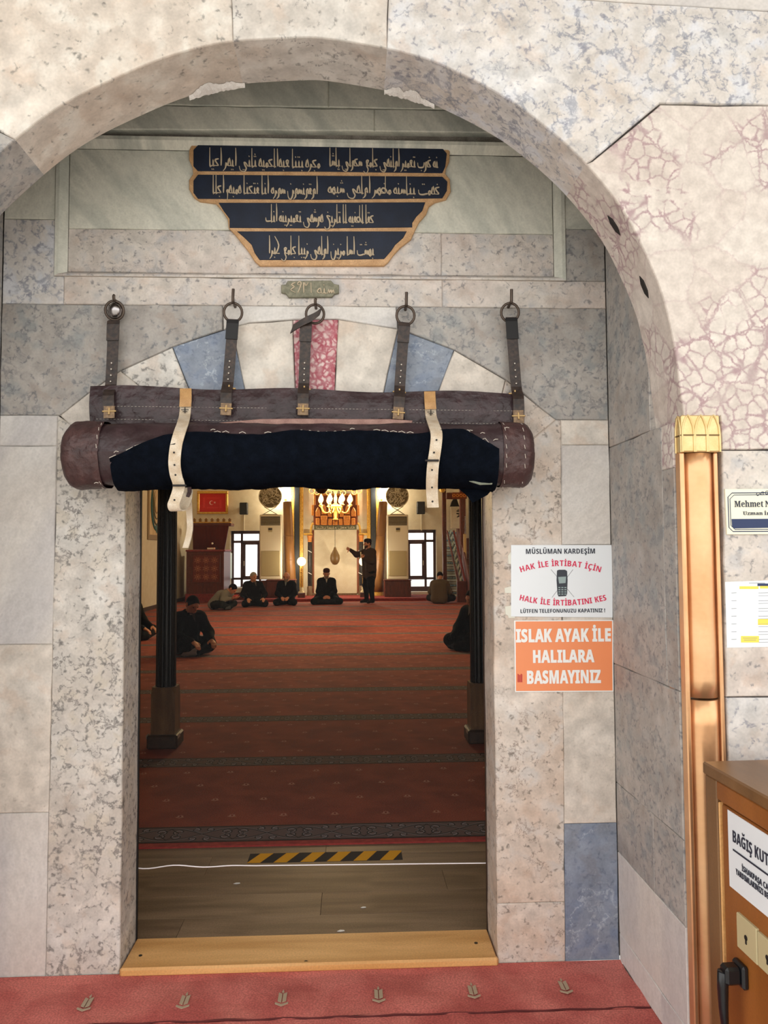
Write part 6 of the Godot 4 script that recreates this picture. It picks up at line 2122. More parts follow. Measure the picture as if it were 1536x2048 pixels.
func build_kursu() -> void:
	var t := thing("preaching_chair", "dark mahogany preaching chair with an inlaid star panel and a crested back", "pulpit")
	var zf := 1.6           # front face, measured from the far wall
	var st: SurfaceTool
	var B := func(called: String, x0: float, y0: float, x1: float, y1: float, z0: float, z1: float, bv: float, m: Material) -> MeshInstance3D: return pbox(called, x0, y0, x1, y1, z0, z1, bv, m, t)
	var lo := fz(372, 1200, zf); var hi := fz(448, 1103, zf)
	boxm("body", Vector3(lo.x, 0.006, FAR + 0.5), Vector3(hi.x, hi.y, FAR + zf), 0.01, M.mahogany, t)
	B.call("red_ledge", 371, 1099, 450, 1103.5, 0.45, zf + 0.04, 0.01, M.mahogany_red)
	var b0 := fz(370, 1188, zf + 0.03); var b1 := fz(450, 1195, zf + 0.03)
	boxm("plinth", Vector3(b0.x, 0.006, FAR + 0.48), Vector3(b1.x, b0.y, FAR + zf + 0.03), 0.012, M.mahogany_red, t)
	for s in [[383, 1108, 441, 1110.5], [383, 1164, 441, 1166.5], [383, 1110.5, 385.5, 1164], [438.5, 1110.5, 441, 1164]]:
		B.call("panel_frame", s[0], s[1], s[2], s[3], zf, zf + 0.025, 0.006, M.mahogany)
	var panel: MeshInstance3D = B.call("panel", 385.5, 1110.5, 438.5, 1164, zf, zf + 0.008, 0.0, M.mahogany_panel)
	var a := fz(387, 1162, zf + 0.012); var b := fz(437, 1112, zf + 0.012)
	for gx in 3:
		for gy in 3:
			var c := Vector3(lerpf(a.x, b.x, (gx + 0.5) / 3.0), lerpf(a.y, b.y, (gy + 0.5) / 3.0), FAR + zf + 0.014)
			st = begin()
			var R := (b.x - a.x) / 6.2
			for k in 8:
				var d := TAU * k / 8
				tube(st, [c + Vector3(cos(d), sin(d), 0) * R * 0.35, c + Vector3(cos(d + 0.4), sin(d + 0.4), 0) * R * 0.95, c + Vector3(cos(d + 0.8), sin(d + 0.8), 0) * R * 0.35], 0.006, 4)
			lathe(st, [[R * 0.22, 0.0], [R * 0.2, 0.006], [0.0, 0.006]], 8, Transform3D(Basis(Vector3.RIGHT, PI / 2), c - Vector3(0, 0, 0.003)))
			obj("inlaid_star", st, M.carving, panel)
	# the high back leaning over the seat, with its crest
	var q0 := fz(386, 1099, 0.9); var q1 := fz(449, 1099, 0.9)
	var q2 := fz(458, 1049, 1.25); var q3 := fz(385, 1049, 1.25)
	st = begin()
	var nn := Vector3(0, 0, -0.06)
	var cc := (q0 + q1 + q2 + q3) / 4 + nn / 2
	for f in [[q0, q1, q2, q3], [q0 + nn, q1 + nn, q2 + nn, q3 + nn], [q0, q1, q1 + nn, q0 + nn], [q2, q3, q3 + nn, q2 + nn], [q1, q2, q2 + nn, q1 + nn], [q3, q0, q0 + nn, q3 + nn]]:
		face_out(st, f, cc)
	obj("back_panel", st, M.mahogany, t)
	B.call("cornice", 384, 1046, 462.5, 1052, 0.8, 1.33, 0.015, M.mahogany)
	B.call("crest_rail", 386, 1043.5, 461, 1046, 1.1, 1.24, 0.004, M.gilt)
	for k in 7:
		var p := fz(388.5 + k * 11.8, 1044, 1.2)
		st = begin()
		plate(st, PackedVector2Array([Vector2(-0.05, 0), Vector2(0.05, 0), Vector2(0.03, 0.035), Vector2(0.05, 0.06), Vector2(0, 0.115), Vector2(-0.05, 0.06), Vector2(-0.03, 0.035)]), 0.03, at(Vector3(p.x, p.y, p.z)), 0.006)
		obj("crest_leaf", st, M.gilt_dark, t)
	# what lies on the ledge
	var lg := fz(421, 1099, zf - 0.1)
	var bk := thing("book", "pale closed book lying on the preaching chair's red ledge", "book")
	var p0 := fz(414, 1099, zf - 0.02); var p1 := fz(428, 1099, zf - 0.02)
	p0.y = fz(414, 1099, zf + 0.04).y + 0.001
	boxm("cover", Vector3(p0.x, p0.y, FAR + zf - 0.2), Vector3(p1.x, p0.y + 0.05, FAR + zf - 0.02), 0.006, M.book_cover, bk)
	boxm("pages", Vector3(p0.x + 0.01, p0.y + 0.01, FAR + zf - 0.19), Vector3(p1.x - 0.01, p0.y + 0.04, FAR + zf - 0.018), 0.002, M.paper, bk)
	var mc := thing("desk_microphone", "small desk microphone on the preaching chair's ledge", "microphone")
	var m0 := fz(435, 1099, zf - 0.1)
	m0.y = fz(435, 1099, zf + 0.04).y + 0.001
	st = begin()
	tube(st, smooth_path([m0, m0 + Vector3(-0.04, 0.09, 0), m0 + Vector3(-0.13, 0.16, 0)], 4), 0.006, 6)
	lathe(st, [[0.045, 0.0], [0.045, 0.015], [0.0, 0.015]], 12, at(m0))
	obj("stem", st, M.iron_dark, mc)
	st = begin(true)
	lathe(st, [[0.0, -0.03], [0.022, -0.02], [0.028, 0.0], [0.022, 0.02], [0.0, 0.03]], 12, at(m0 + Vector3(-0.14, 0.165, 0)))
	obj("head", st, M.ac_white, mc)
	# bright blue side cloth of the window beside it
	var cl := thing("striped_curtain", "pale blue and navy striped curtain hanging between the preaching chair and the window", "curtain")
	for k in 7:
		pbox("fold", 448.5 + k * 1.7, 1106, 450.2 + k * 1.7, 1158, 0.0, 0.36 + 0.04 * (k % 2), 0.01, M.tile_blue if k % 2 else M.curtain_pale, cl)

func build_blind() -> void:
	var t := thing("slatted_blind", "pale blue slatted blind hanging between a window and the pulpit stair", "blind")
	for k in 26:
		var y := 1064.0 + k * 5.0
		var tilt := 3.0 * k / 26.0
		pbox("slat", 886.5, y + tilt * 0.2, 916, y + 3.6, 0.005, 0.05 + 0.012 * (k % 2), 0.004, M.curtain_pale if k % 3 else M.tile_blue, t)

func build_minber() -> void:
	var t := thing("pulpit_stair", "carved mahogany pulpit stair with a sloping twisted handrail by the right wall", "pulpit")
	var st: SurfaceTool
	var Q := func(px: float, py: float, off: float) -> Vector3: return fz(px, py, off)
	# tower posts
	for q in [[885.5, 893.5, 968, 0.9, M.mahogany], [921, 932.5, 968, 1.5, M.mahogany]]:
		var a := fz(q[0], 1100, q[3]); var b := fz(q[1], 1100, q[3])
		boxm("post", Vector3(a.x, 0.006, FAR + q[3] - (b.x - a.x)), Vector3(b.x, 3.9, FAR + q[3]), 0.01, q[4], t)
	var fa := fz(886, 1000, 0.92)
	st = begin(true)
	lathe(st, [[0.05, 0.0], [0.09, 0.06], [0.06, 0.14], [0.11, 0.24], [0.05, 0.32]], 12, at(Vector3(fa.x - 0.02, fz(886, 985, 0.92).y, FAR + 0.97)))
	obj("gilt_bracket", st, M.gilt, t)
	# arched gate between the posts
	pbox("lintel", 893, 985, 934, 998, 1.35, 1.5, 0.02, M.mahogany, t)
	pbox("carved_frieze", 904, 984.5, 933, 997, 1.5, 1.54, 0.02, M.gilt_deep, t)
	for k in 4:
		var c := fz(908.0 + k * 7.0, 991, 1.56)
		st = begin()
		var ring := []
		for e in 14: ring.append(c + Vector3(cos(TAU * e / 14), sin(TAU * e / 14), 0) * 0.034)
		tube(st, ring, 0.012, 5, true)
		obj("frieze_rosette", st, M.gilt_orange, t)
	# dark drape and pale panel with script inside
	st = begin()
	plate(st, poly_px([[908, 996], [913, 996], [919, 1013], [900, 1013], [903, 1004]], FAR + 1.1), 0.05, at(Vector3(0, 0, FAR + 1.1)), 0.01)
	obj("dark_drape", st, M.black, t)
	var pn := pbox("pale_panel", 902, 1013.5, 920.5, 1057, 0.9, 0.98, 0.01, M.wall_cream, t)
	var r := fz(919.5, 1029, 1.0)
	for k in 3:
		arabic("lettering", pn, ["الله", "محمد", "علي"][k], fz(919.5, 1023 + k * 5.0, 0.985), 0.09, 0.07, 0.009, M.black)
	# stairs rising towards the niche: steps, sloping side, handrails
	var s0 := fz(926, 1190, 2.6)
	var xa := fz(905, 1150, 1.6).x
	for k in 9:
		boxm("step", Vector3(3.05, 0.006, FAR + 2.7 - k * 0.26), Vector3(3.7, 0.2 + k * 0.19, FAR + 2.96 - k * 0.26), 0.006, M.mahogany, t)
	st = begin()
	var side := Transform3D(Basis(Vector3(0, 0, -1), Vector3.UP, Vector3(-1, 0, 0)), Vector3(3.04, 0, FAR))
	plate(st, PackedVector2Array([Vector2(-3.1, 0.006), Vector2(-0.5, 0.006), Vector2(-0.5, 2.1), Vector2(-0.7, 2.1), Vector2(-3.1, 0.45)]), 0.05, side, 0.004)
	obj("side_panel", st, M.mahogany, t)
	# handrails as read against the window light
	var r0 := fz(895, 1062, 0.95); var r1 := fz(917.5, 1165, 2.4)
	for e in [[-0.012, 0.028, M.mahogany], [0.18, 0.03, M.mahogany_red]]:
		st = begin()
		tube(st, [r0 + Vector3(e[0], 0, 0), r1 + Vector3(e[0], 0, 0)], e[1], 8)
		obj("handrail", st, e[2], t)
	for s in 2:
		st = begin()
		var path := []
		for q in 70:
			var u := q / 69.0
			var p := (r0 + Vector3(0.085, 0.01, 0)).lerp(r1 + Vector3(0.085, 0.01, 0), u)
			path.append(p + Vector3(cos(q * 0.8 + s * PI), sin(q * 0.8 + s * PI), 0) * 0.02)
		tube(st, path, 0.022, 6)
		obj("twisted_rail", st, M.rope_pale if s == 0 else M.rope_dark, t)
	var nb := r1
	boxm("newel", Vector3(nb.x - 0.05, 0.006, nb.z - 0.06), Vector3(nb.x + 0.2, nb.y + 0.04, nb.z + 0.06), 0.01, M.mahogany, t)
	var bp := fz(929.5, 1068, 1.8)
	boxm("beige_post", Vector3(bp.x - 0.035, 0.006, bp.z - 0.03), Vector3(bp.x + 0.04, bp.y, bp.z + 0.03), 0.006, M.beige, t)
	st = begin()
	for k in 9:
		var c := fz(930, 1034 + k * 4.0, 1.53)
		lathe(st, [[0.0, -0.014], [0.013, -0.005], [0.013, 0.005], [0.0, 0.014]], 6, at(c))
	obj("beads", st, M.rope_pale, t)

func build_chandelier() -> void:
	var zc := -11.0
	var c := pz(671, 1012, zc)
	var t := thing("chandelier", "gilt chandelier with curved arms and glowing candle bulbs", "chandelier")
	var st := begin(true)
	var s := 0.0089        # metres per pixel at that distance
	lathe(st, [[0.0, -0.28], [0.03, -0.265], [0.055, -0.235], [0.02, -0.21], [0.03, -0.12], [0.018, -0.07], [0.085, -0.02], [0.10, 0.0], [0.05, 0.03], [0.02, 0.05], [0.03, 0.14], [0.016, 0.2], [0.05, 0.3], [0.02, 0.33], [0.016, HALL_H - c.y]], 14, at(c))
	obj("stem", st, M.brass_bright, t)
	var n := 8
	for k in n:
		var a := TAU * k / n + 0.32
		var d := Vector3(cos(a), 0, sin(a))
		st = begin(true)
		tube(st, smooth_path([c + d * 0.06 + Vector3(0, -0.02, 0), c + d * 0.13 + Vector3(0, -0.11, 0), c + d * 0.22 + Vector3(0, -0.11, 0), c + d * 0.28 + Vector3(0, 0.0, 0)], 5), 0.009, 7)
		var arm := obj("arm", st, M.brass_bright, t)
		st = begin(true)
		lathe(st, [[0.014, -0.01], [0.042, 0.006], [0.03, 0.012], [0.016, 0.02], [0.016, 0.055]], 12, at(c + d * 0.28))
		obj("candle_cup", st, M.brass_bright, arm)
		st = begin(true)
		lathe(st, [[0.014, 0.055], [0.036, 0.08], [0.043, 0.11], [0.033, 0.15], [0.015, 0.19], [0.0, 0.215]], 12, at(c + d * 0.28))
		obj("bulb", st, M.bulb_warm, arm)
		omni(c + d * 0.28 + Vector3(0, 0.11, 0), 0.85, Color(1.0, 0.86, 0.62), 0.04, t)
	# upper tier of small glass bowls
	st = begin(true)
	for k in 10:
		var a := TAU * k / 10
		var path := []
		for e in 12: path.append(c + Vector3(cos(a) * 0.42, 0.27, sin(a) * 0.42) + Vector3(cos(TAU * e / 12) * 0.05, sin(TAU * e / 12) * 0.045, 0))
		tube(st, path, 0.004, 5, true)
		tube(st, [c + Vector3(0, 0.3, 0), c + Vector3(cos(a) * 0.4, 0.29, sin(a) * 0.4)], 0.006, 5)
	obj("upper_ring", st, M.brass_bright, t)
	# dark bowl lamp in front
	var b := thing("hanging_bowl", "dark metal bowl lamp hanging beside the gilt chandelier", "lamp")
	var p := pz(643, 985, -9.0)
	st = begin(true)
	lathe(st, [[0.0, -0.02], [0.05, -0.01], [0.09, 0.03], [0.1, 0.08], [0.1, 0.1]], 18, at(p))
	obj("bowl", st, M.base_dark, b)
	st = begin()
	tube(st, [p + Vector3(0, 0.0, 0), Vector3(p.x, HALL_H, p.z)], 0.006, 5)
	obj("rod", st, M.iron_dark, b)

# ---------------------------------------------------------------- people
# A body is a field of tapered capsules and ellipsoids joined smoothly and meshed as surface nets.
# prim: [kind 0 capsule, a, b, ra, rb, id] or [kind 1 ellipsoid, centre, radii, basis (world to own), 0, id]
func nets(prims: Array, cell: float, k: float) -> Dictionary:
	var lo := Vector3(1e9, 1e9, 1e9)
	var hi := -lo
	var boxes := []
	for p in prims:
		var a: Vector3; var b: Vector3
		if p[0] == 0:
			var r: float = maxf(p[3], p[4]) + k + cell
			a = p[1].min(p[2]) - Vector3(r, r, r); b = p[1].max(p[2]) + Vector3(r, r, r)
		else:
			var r: float = maxf(p[2].x, maxf(p[2].y, p[2].z)) + k + cell
			a = p[1] - Vector3(r, r, r); b = p[1] + Vector3(r, r, r)
		boxes.append([a, b])
		lo = lo.min(a); hi = hi.max(b)
	lo -= Vector3.ONE * cell
	var nx := int((hi.x - lo.x) / cell) + 3
	var ny := int((hi.y - lo.y) / cell) + 3
	var nz_ := int((hi.z - lo.z) / cell) + 3
	var total := nx * ny * nz_
	var f := PackedFloat32Array(); f.resize(total); f.fill(0.5)
	var raw := PackedFloat32Array(); raw.resize(total); raw.fill(9.0)
	var ids := PackedByteArray(); ids.resize(total)
	for n in prims.size():
		var p: Array = prims[n]
		var a: Vector3 = (boxes[n][0] - lo) / cell
		var b: Vector3 = (boxes[n][1] - lo) / cell
		var id: int = p[5]
		var cap: bool = p[0] == 0
		var pa: Vector3 = p[1]
		var ba := Vector3.ZERO
		var inv := 0.0
		var ra: float = 0.0; var dr: float = 0.0
		var own: Basis; var rad := Vector3.ONE; var rad2 := Vector3.ONE
		if cap:
			ba = p[2] - pa
			inv = 1.0 / maxf(ba.length_squared(), 1e-8)
			ra = p[3]; dr = p[4] - p[3]
		else:
			rad = p[2]; rad2 = rad * rad; own = p[3]
		for z in range(int(a.z), int(b.z) + 1):
			for y in range(int(a.y), int(b.y) + 1):
				var i := (z * ny + y) * nx + int(a.x)
				var q := lo + Vector3(int(a.x), y, z) * cell - pa
				for x in range(int(a.x), int(b.x) + 1):
					var d: float
					if cap:
						var t := clampf(q.dot(ba) * inv, 0.0, 1.0)
						d = (q - ba * t).length() - ra - dr * t
					else:
						var e := own * q
						var k0 := (e / rad).length()
						d = k0 * (k0 - 1.0) / maxf((e / rad2).length(), 1e-5)
					if d < raw[i]:
						raw[i] = d
						ids[i] = id
					var h := maxf(k - absf(f[i] - d), 0.0) / k
					f[i] = minf(f[i], d) - h * h * k * 0.25
					i += 1
					q.x += cell
	var verts := PackedVector3Array()
	var norms := PackedVector3Array()
	var vid := PackedByteArray()
	var at_cell := PackedInt32Array(); at_cell.resize(total); at_cell.fill(-1)
	var sx := 1; var sy := nx; var sz := nx * ny
	var off := [0, sx, sy, sx + sy, sz, sx + sz, sy + sz, sx + sy + sz]
	var corner := [Vector3(0, 0, 0), Vector3(1, 0, 0), Vector3(0, 1, 0), Vector3(1, 1, 0), Vector3(0, 0, 1), Vector3(1, 0, 1), Vector3(0, 1, 1), Vector3(1, 1, 1)]
	var edges := [[0, 1], [2, 3], [4, 5], [6, 7], [0, 2], [1, 3], [4, 6], [5, 7], [0, 4], [1, 5], [2, 6], [3, 7]]
	for z in nz_ - 1:
		for y in ny - 1:
			var i := (z * ny + y) * nx
			for x in nx - 1:
				var s := 0
				for c in 8:
					if f[i + off[c]] < 0.0: s += 1
				if s > 0 and s < 8:
					var sum := Vector3.ZERO
					var cnt := 0
					for e in edges:
						var fa := f[i + off[e[0]]]; var fb := f[i + off[e[1]]]
						if (fa < 0.0) != (fb < 0.0):
							sum += corner[e[0]].lerp(corner[e[1]], fa / (fa - fb))
							cnt += 1
					var g := Vector3(f[i + off[1]] + f[i + off[3]] + f[i + off[5]] + f[i + off[7]] - f[i] - f[i + off[2]] - f[i + off[4]] - f[i + off[6]], f[i + off[2]] + f[i + off[3]] + f[i + off[6]] + f[i + off[7]] - f[i] - f[i + off[1]] - f[i + off[4]] - f[i + off[5]], f[i + off[4]] + f[i + off[5]] + f[i + off[6]] + f[i + off[7]] - f[i] - f[i + off[1]] - f[i + off[2]] - f[i + off[3]])
					at_cell[i] = verts.size()
					verts.append(lo + (Vector3(x, y, z) + sum / cnt) * cell)
					norms.append(g.normalized())
					vid.append(ids[i])
				i += 1
	var idx := PackedInt32Array()
	for z in range(1, nz_ - 1):
		for y in range(1, ny - 1):
			for x in range(1, nx - 1):
				var i := (z * ny + y) * nx + x
				var inside := f[i] < 0.0
				for ax in 3:
					var st: int = [sx, sy, sz][ax]
					var u: int = [sy, sz, sx][ax]
					var v: int = [sz, sx, sy][ax]
					if inside != (f[i + st] < 0.0):
						var a := at_cell[i - u - v]; var b := at_cell[i - v]; var c := at_cell[i]; var d := at_cell[i - u]
						if a < 0 or b < 0 or c < 0 or d < 0: continue
						if inside: idx.append_array([a, c, b, a, d, c])
						else: idx.append_array([a, b, c, a, c, d])
	return {"v": verts, "n": norms, "id": vid, "i": idx}

func cap_(a: Vector3, b: Vector3, ra: float, rb: float, id: int) -> Array:
	return [0, a, b, ra, rb, id]

func ell(c: Vector3, r: Vector3, b: Basis, id: int) -> Array:
	return [1, c, r, b.inverse(), 0, id]

func hand_prims(wrist: Vector3, dir: Vector3, palm: Vector3, curl: float, thumb_side: float, thumb_up := false) -> Array:
	# dir: from wrist along the palm; palm: the way the palm faces
	var d := dir.normalized()
	var n := (palm - d * palm.dot(d)).normalized()
	var s := d.cross(n).normalized() * thumb_side      # towards the thumb
	var out := []
	out.append(cap_(wrist, wrist + d * 0.03, 0.026, 0.028, 0))
	out.append(ell(wrist + d * 0.055, Vector3(0.042, 0.05, 0.017), Basis(s, d, n), 0))
	var lens := [0.068, 0.078, 0.072, 0.056]
	for k in 4:
		var base := wrist + d * 0.09 + s * (0.028 - 0.019 * k)
		var d1 := (d * cos(curl * 0.6) + n * sin(curl * 0.6)).normalized()
		var d2 := (d * cos(curl * 1.5) + n * sin(curl * 1.5)).normalized()
		var m: Vector3 = base + d1 * lens[k] * 0.5
		out.append(cap_(base, m, 0.0098, 0.009, 0))
		out.append(cap_(m, m + d2 * lens[k] * 0.5, 0.009, 0.0078, 0))
	var tb := wrist + d * 0.035 + s * 0.03
	var t1 := (s * 0.8 + d * 0.6 + n * 0.25).normalized() if not thumb_up else (s * 0.97 + d * 0.2).normalized()
	var tm := tb + t1 * 0.035
	out.append(cap_(tb, tm, 0.013, 0.0115, 0))
	out.append(cap_(tm, tm + (t1 * 0.6 + d * (0.7 if not thumb_up else 0.1)).normalized() * 0.03, 0.011, 0.009, 0))
	return out

# spec: position, turn, joints (own axes: z ahead, x to the person's left, y up), colours
func person(label: String, at_: Vector3, turn: float, J: Dictionary, look: Dictionary, group := "people in the prayer hall") -> Node3D:
	var t := thing("person", label, "person", at_, turn, group)
	var bulk: float = look.get("bulk", 1.0)
	var prims := []
	var P: Vector3 = J.pelvis; var C: Vector3 = J.chest; var K: Vector3 = J.neck; var H: Vector3 = J.head
	var across: Vector3 = (J.sh_l - J.sh_r).normalized()
	# torso
	for s in [-1.0, 1.0]:
		prims.append(cap_(P + across * 0.07 * s, C + across * 0.075 * s, 0.115 * bulk, 0.12 * bulk, 1))
	prims.append(cap_(J.sh_l, J.sh_r, 0.07, 0.07, 1))
	prims.append(cap_(C + (K - C) * 0.2, K, 0.1, 0.06, 1))
	for s in ["_l", "_r"]:
		prims.append(cap_(K - Vector3(0, 0.015, 0), K.lerp(J["sh" + s], 0.75) + Vector3(0, 0.015, 0), 0.058, 0.06, 1))
	prims.append(cap_(K, H + (K - H) * 0.3, 0.055, 0.052, 0))
	for s in ["_l", "_r"]:
		prims.append(cap_(J["sh" + s], J["el" + s], 0.066 * bulk, 0.053 * bulk, 1))
		prims.append(cap_(J["el" + s], J["wr" + s], 0.052 * bulk, 0.036, 1))
		prims.append(cap_(J["hip" + s], J["kn" + s], 0.095 * bulk, 0.07 * bulk, 2))
		prims.append(cap_(J["kn" + s], J["an" + s], 0.066 * bulk, 0.046, 2))
		prims.append(cap_(J["an" + s], J["toe" + s], 0.042, 0.033, 3))
	for e in look.get("extra", []):
		prims.append(e)
	var body := nets(prims, look.get("cell", 0.024), 0.045)
	# head and hands on finer grids
	var hb: Basis = J.get("face", Basis())
	var up: Vector3 = hb.y; var fw: Vector3 = hb.z; var sd: Vector3 = hb.x
	var hp := [ell(H + up * 0.02, Vector3(0.076, 0.098, 0.096), hb, 0), ell(H - up * 0.045 + fw * 0.022, Vector3(0.058, 0.062, 0.066), hb, 0), cap_(H - up * 0.09 + fw * 0.045, H - up * 0.085 + fw * 0.06, 0.026, 0.022, 0),
		cap_(H + up * 0.02 + fw * 0.09, H - up * 0.022 + fw * 0.112, 0.011, 0.016, 0), cap_(H - up * 0.05 + fw * 0.082 - sd * 0.018, H - up * 0.05 + fw * 0.082 + sd * 0.018, 0.009, 0.009, 0), cap_(H + up * 0.03 + fw * 0.085 - sd * 0.035, H + up * 0.03 + fw * 0.085 + sd * 0.035, 0.012, 0.012, 0),
		ell(H - fw * 0.005 + sd * 0.08, Vector3(0.012, 0.033, 0.02), hb, 0), ell(H - fw * 0.005 - sd * 0.08, Vector3(0.012, 0.033, 0.02), hb, 0), cap_(H - up * 0.05 - fw * 0.02, K + (H - K) * 0.1, 0.05, 0.055, 0)]
	var head := nets(hp, 0.0105, 0.018)
	var parts := [body, head]
	for s in ["_l", "_r"]:
		if J.has("palm" + s):
			var hd: Array = J["palm" + s]
			parts.append(nets(hand_prims(J["wr" + s], hd[0], hd[1], hd[2], hd[3], hd.size() > 4), 0.0065, 0.009))
	var V := PackedVector3Array(); var N := PackedVector3Array(); var I := PackedInt32Array(); var Cc := PackedColorArray()
	var skin: Color = look.get("skin", Color(0.42, 0.22, 0.145))
	for d in parts:
		var o := V.size()
		V.append_array(d.v); N.append_array(d.n)
		for e in d.i: I.append(o + e)
	for e in V.size(): Cc.append(skin)
	var arr := []
	arr.resize(Mesh.ARRAY_MAX)
	arr[Mesh.ARRAY_VERTEX] = V; arr[Mesh.ARRAY_NORMAL] = N; arr[Mesh.ARRAY_INDEX] = I
	var am := ArrayMesh.new()
	am.add_surface_from_arrays(Mesh.PRIMITIVE_TRIANGLES, arr)
	mesh_obj("body", am, M.skin, t)
	# clothes: shells over the parts of the body they cover
	for cl in [["jacket", 1, look.jacket, 0.008], ["trousers", 2, look.trousers, 0.006], ["socks", 3, look.get("socks", c8(30, 30, 34)), 0.005]]:
		var sv := PackedVector3Array(); var sn := PackedVector3Array(); var si := PackedInt32Array()
		var map_ := {}
		for q in range(0, body.i.size(), 3):
			var keep := false
			for e in 3:
				if body.id[body.i[q + e]] == cl[1]: keep = true
			var all_ := true
			for e in 3:
				if body.id[body.i[q + e]] == 0: all_ = false
			if not keep or not all_: continue
			for e in 3:
				var id: int = body.i[q + e]
				if not map_.has(id):
					map_[id] = sv.size()
					sv.append(body.v[id] + body.n[id] * cl[3])
					sn.append(body.n[id])
				si.append(map_[id])
		if si.size() == 0: continue
		var a2 := []
		a2.resize(Mesh.ARRAY_MAX)
		a2[Mesh.ARRAY_VERTEX] = sv; a2[Mesh.ARRAY_NORMAL] = sn; a2[Mesh.ARRAY_INDEX] = si
		var m2 := ArrayMesh.new()
		m2.add_surface_from_arrays(Mesh.PRIMITIVE_TRIANGLES, a2)
		mesh_obj(cl[0], m2, cloth(cl[2]), t)
	# shirt collar
	if look.has("shirt"):
		var st := begin()
		var k0 := K + (H - K) * 0.16
		var ring := []
		var kb := Basis(hb.x, Vector3.UP, hb.z).orthonormalized()
		for e in 14: ring.append(k0 + kb * Vector3(cos(TAU * e / 14) * 0.064, sin(TAU * e / 14) * -0.012, sin(TAU * e / 14) * 0.066))
		tube(st, ring, 0.012, 6, true)
		var fr: Vector3 = (hb.z - Vector3.UP * hb.z.y).normalized()
		face_out(st, [k0 + fr * 0.09 + across * 0.03, k0 + fr * 0.09 - across * 0.03, k0 + fr * 0.135 - Vector3(0, 0.12, 0)], k0)
		obj("shirt_collar", st, cloth(look.shirt), t)
	# hair, beard, cap, eyes
	var X := Transform3D(hb, H)
	if look.has("hair"):
		var st := begin(true)
		var rows := 9; var seg := 20
		var f := func(i: int, k: int) -> Vector3:
			var a := TAU * k / seg
			var front: float = maxf(sin(a), 0.0)
			var low: float = lerpf(2.05, 1.02, front)          # how far down the skull the hair reaches
			var th := low * i / rows
			return X * (Vector3(0, 0.02, 0) + Vector3(sin(th) * cos(a) * 0.083, cos(th) * 0.107, sin(th) * sin(a) * 0.104))
		for i in rows:
			for k in seg:
				quad(st, f.call(i, k), f.call(i, k + 1), f.call(i + 1, k + 1), f.call(i + 1, k))
		obj("hair", st, cloth(look.hair), t)
	if look.has("beard"):
		var st := begin(true)
		var f := func(i: int, k: int) -> Vector3:
			var a := lerpf(-1.35, 1.35, k / 12.0)
			var th := i / 6.0
			return X * Vector3(sin(a) * (0.071 - 0.02 * th), -0.035 - 0.085 * th * (0.55 + 0.45 * cos(a)), cos(a) * (0.084 + 0.01 * sin(th * 3.0)) + 0.006)
		for i in 6:
			for k in 12:
				quad(st, f.call(i, k), f.call(i + 1, k), f.call(i + 1, k + 1), f.call(i, k + 1))
		obj("beard", st, cloth(look.beard), t)
	if look.has("cap"):
		var st := begin(true)
		lathe(st, [[0.086, 0.045], [0.092, 0.06], [0.092, 0.095], [0.08, 0.125], [0.045, 0.142], [0.0, 0.147]], 20, X, 0.97, 1.14)
		obj("cap", st, cloth(look.cap), t)
	for s in [-1.0, 1.0]:
		var st := begin(true)
		lathe(st, [[0.0, -0.007], [0.009, -0.003], [0.009, 0.003], [0.0, 0.007]], 8, Transform3D(hb, H + up * 0.008 + fw * 0.09 + sd * 0.031 * s))
		obj("eye", st, M.black, t)
	return t

var cloths := {}
func cloth(c: Color) -> StandardMaterial3D:
	if not cloths.has(c):
		var m := std(c, 0.9)
		m.metallic_specular = 0.15
		cloths[c] = m
	return cloths[c]

func face_basis(yaw: float, pitch: float) -> Basis:       # pitch > 0 looks down
	return Basis(Vector3.UP, yaw) * Basis(Vector3.RIGHT, pitch)

# sitting on the floor; lean bends the chest ahead
func sitting(h: float, lean: float, knees: float, crossed: bool, face: Basis, wl: Vector3, wr: Vector3) -> Dictionary:
	var s := h / 0.86
	var J := {}
	J.pelvis = Vector3(0, 0.13, -0.06) * s
	J.chest = Vector3(0, 0.44, -0.04) * s + Vector3(0, -0.25 * lean * lean, lean * 0.3)
	J.neck = Vector3(0, 0.585, -0.03) * s + Vector3(0, -0.4 * lean * lean, lean * 0.5)
	J.head = J.neck + Basis(Vector3.RIGHT, lean * 1.1) * Vector3(0, 0.142, 0.03)
	J.sh_l = J.neck + Vector3(0.165, -0.06, 0.0); J.sh_r = J.neck + Vector3(-0.165, -0.06, 0.0)
	J.wr_l = wl; J.wr_r = wr
	for q in ["_l", "_r"]:
		var sg := 1.0 if q == "_l" else -1.0
		var m: Vector3 = (J["sh" + q] + J["wr" + q]) / 2
		J["el" + q] = m + Vector3(sg * 0.1, -0.07, -0.07)
		J["hip" + q] = Vector3(sg * 0.1, 0.125, -0.03)
		if crossed:
			J["kn" + q] = Vector3(sg * knees, 0.13, 0.30); J["an" + q] = Vector3(sg * -0.04, 0.06, 0.30 + (0.06 if sg > 0 else 0.0)); J["toe" + q] = Vector3(sg * -0.2, 0.045, 0.28 + (0.06 if sg > 0 else 0.0))
		else:
			J["kn" + q] = Vector3(sg * knees, 0.085, 0.40); J["an" + q] = Vector3(sg * 0.11, 0.06, -0.02); J["toe" + q] = Vector3(sg * 0.08, 0.045, -0.17)
	J.face = face
	return J

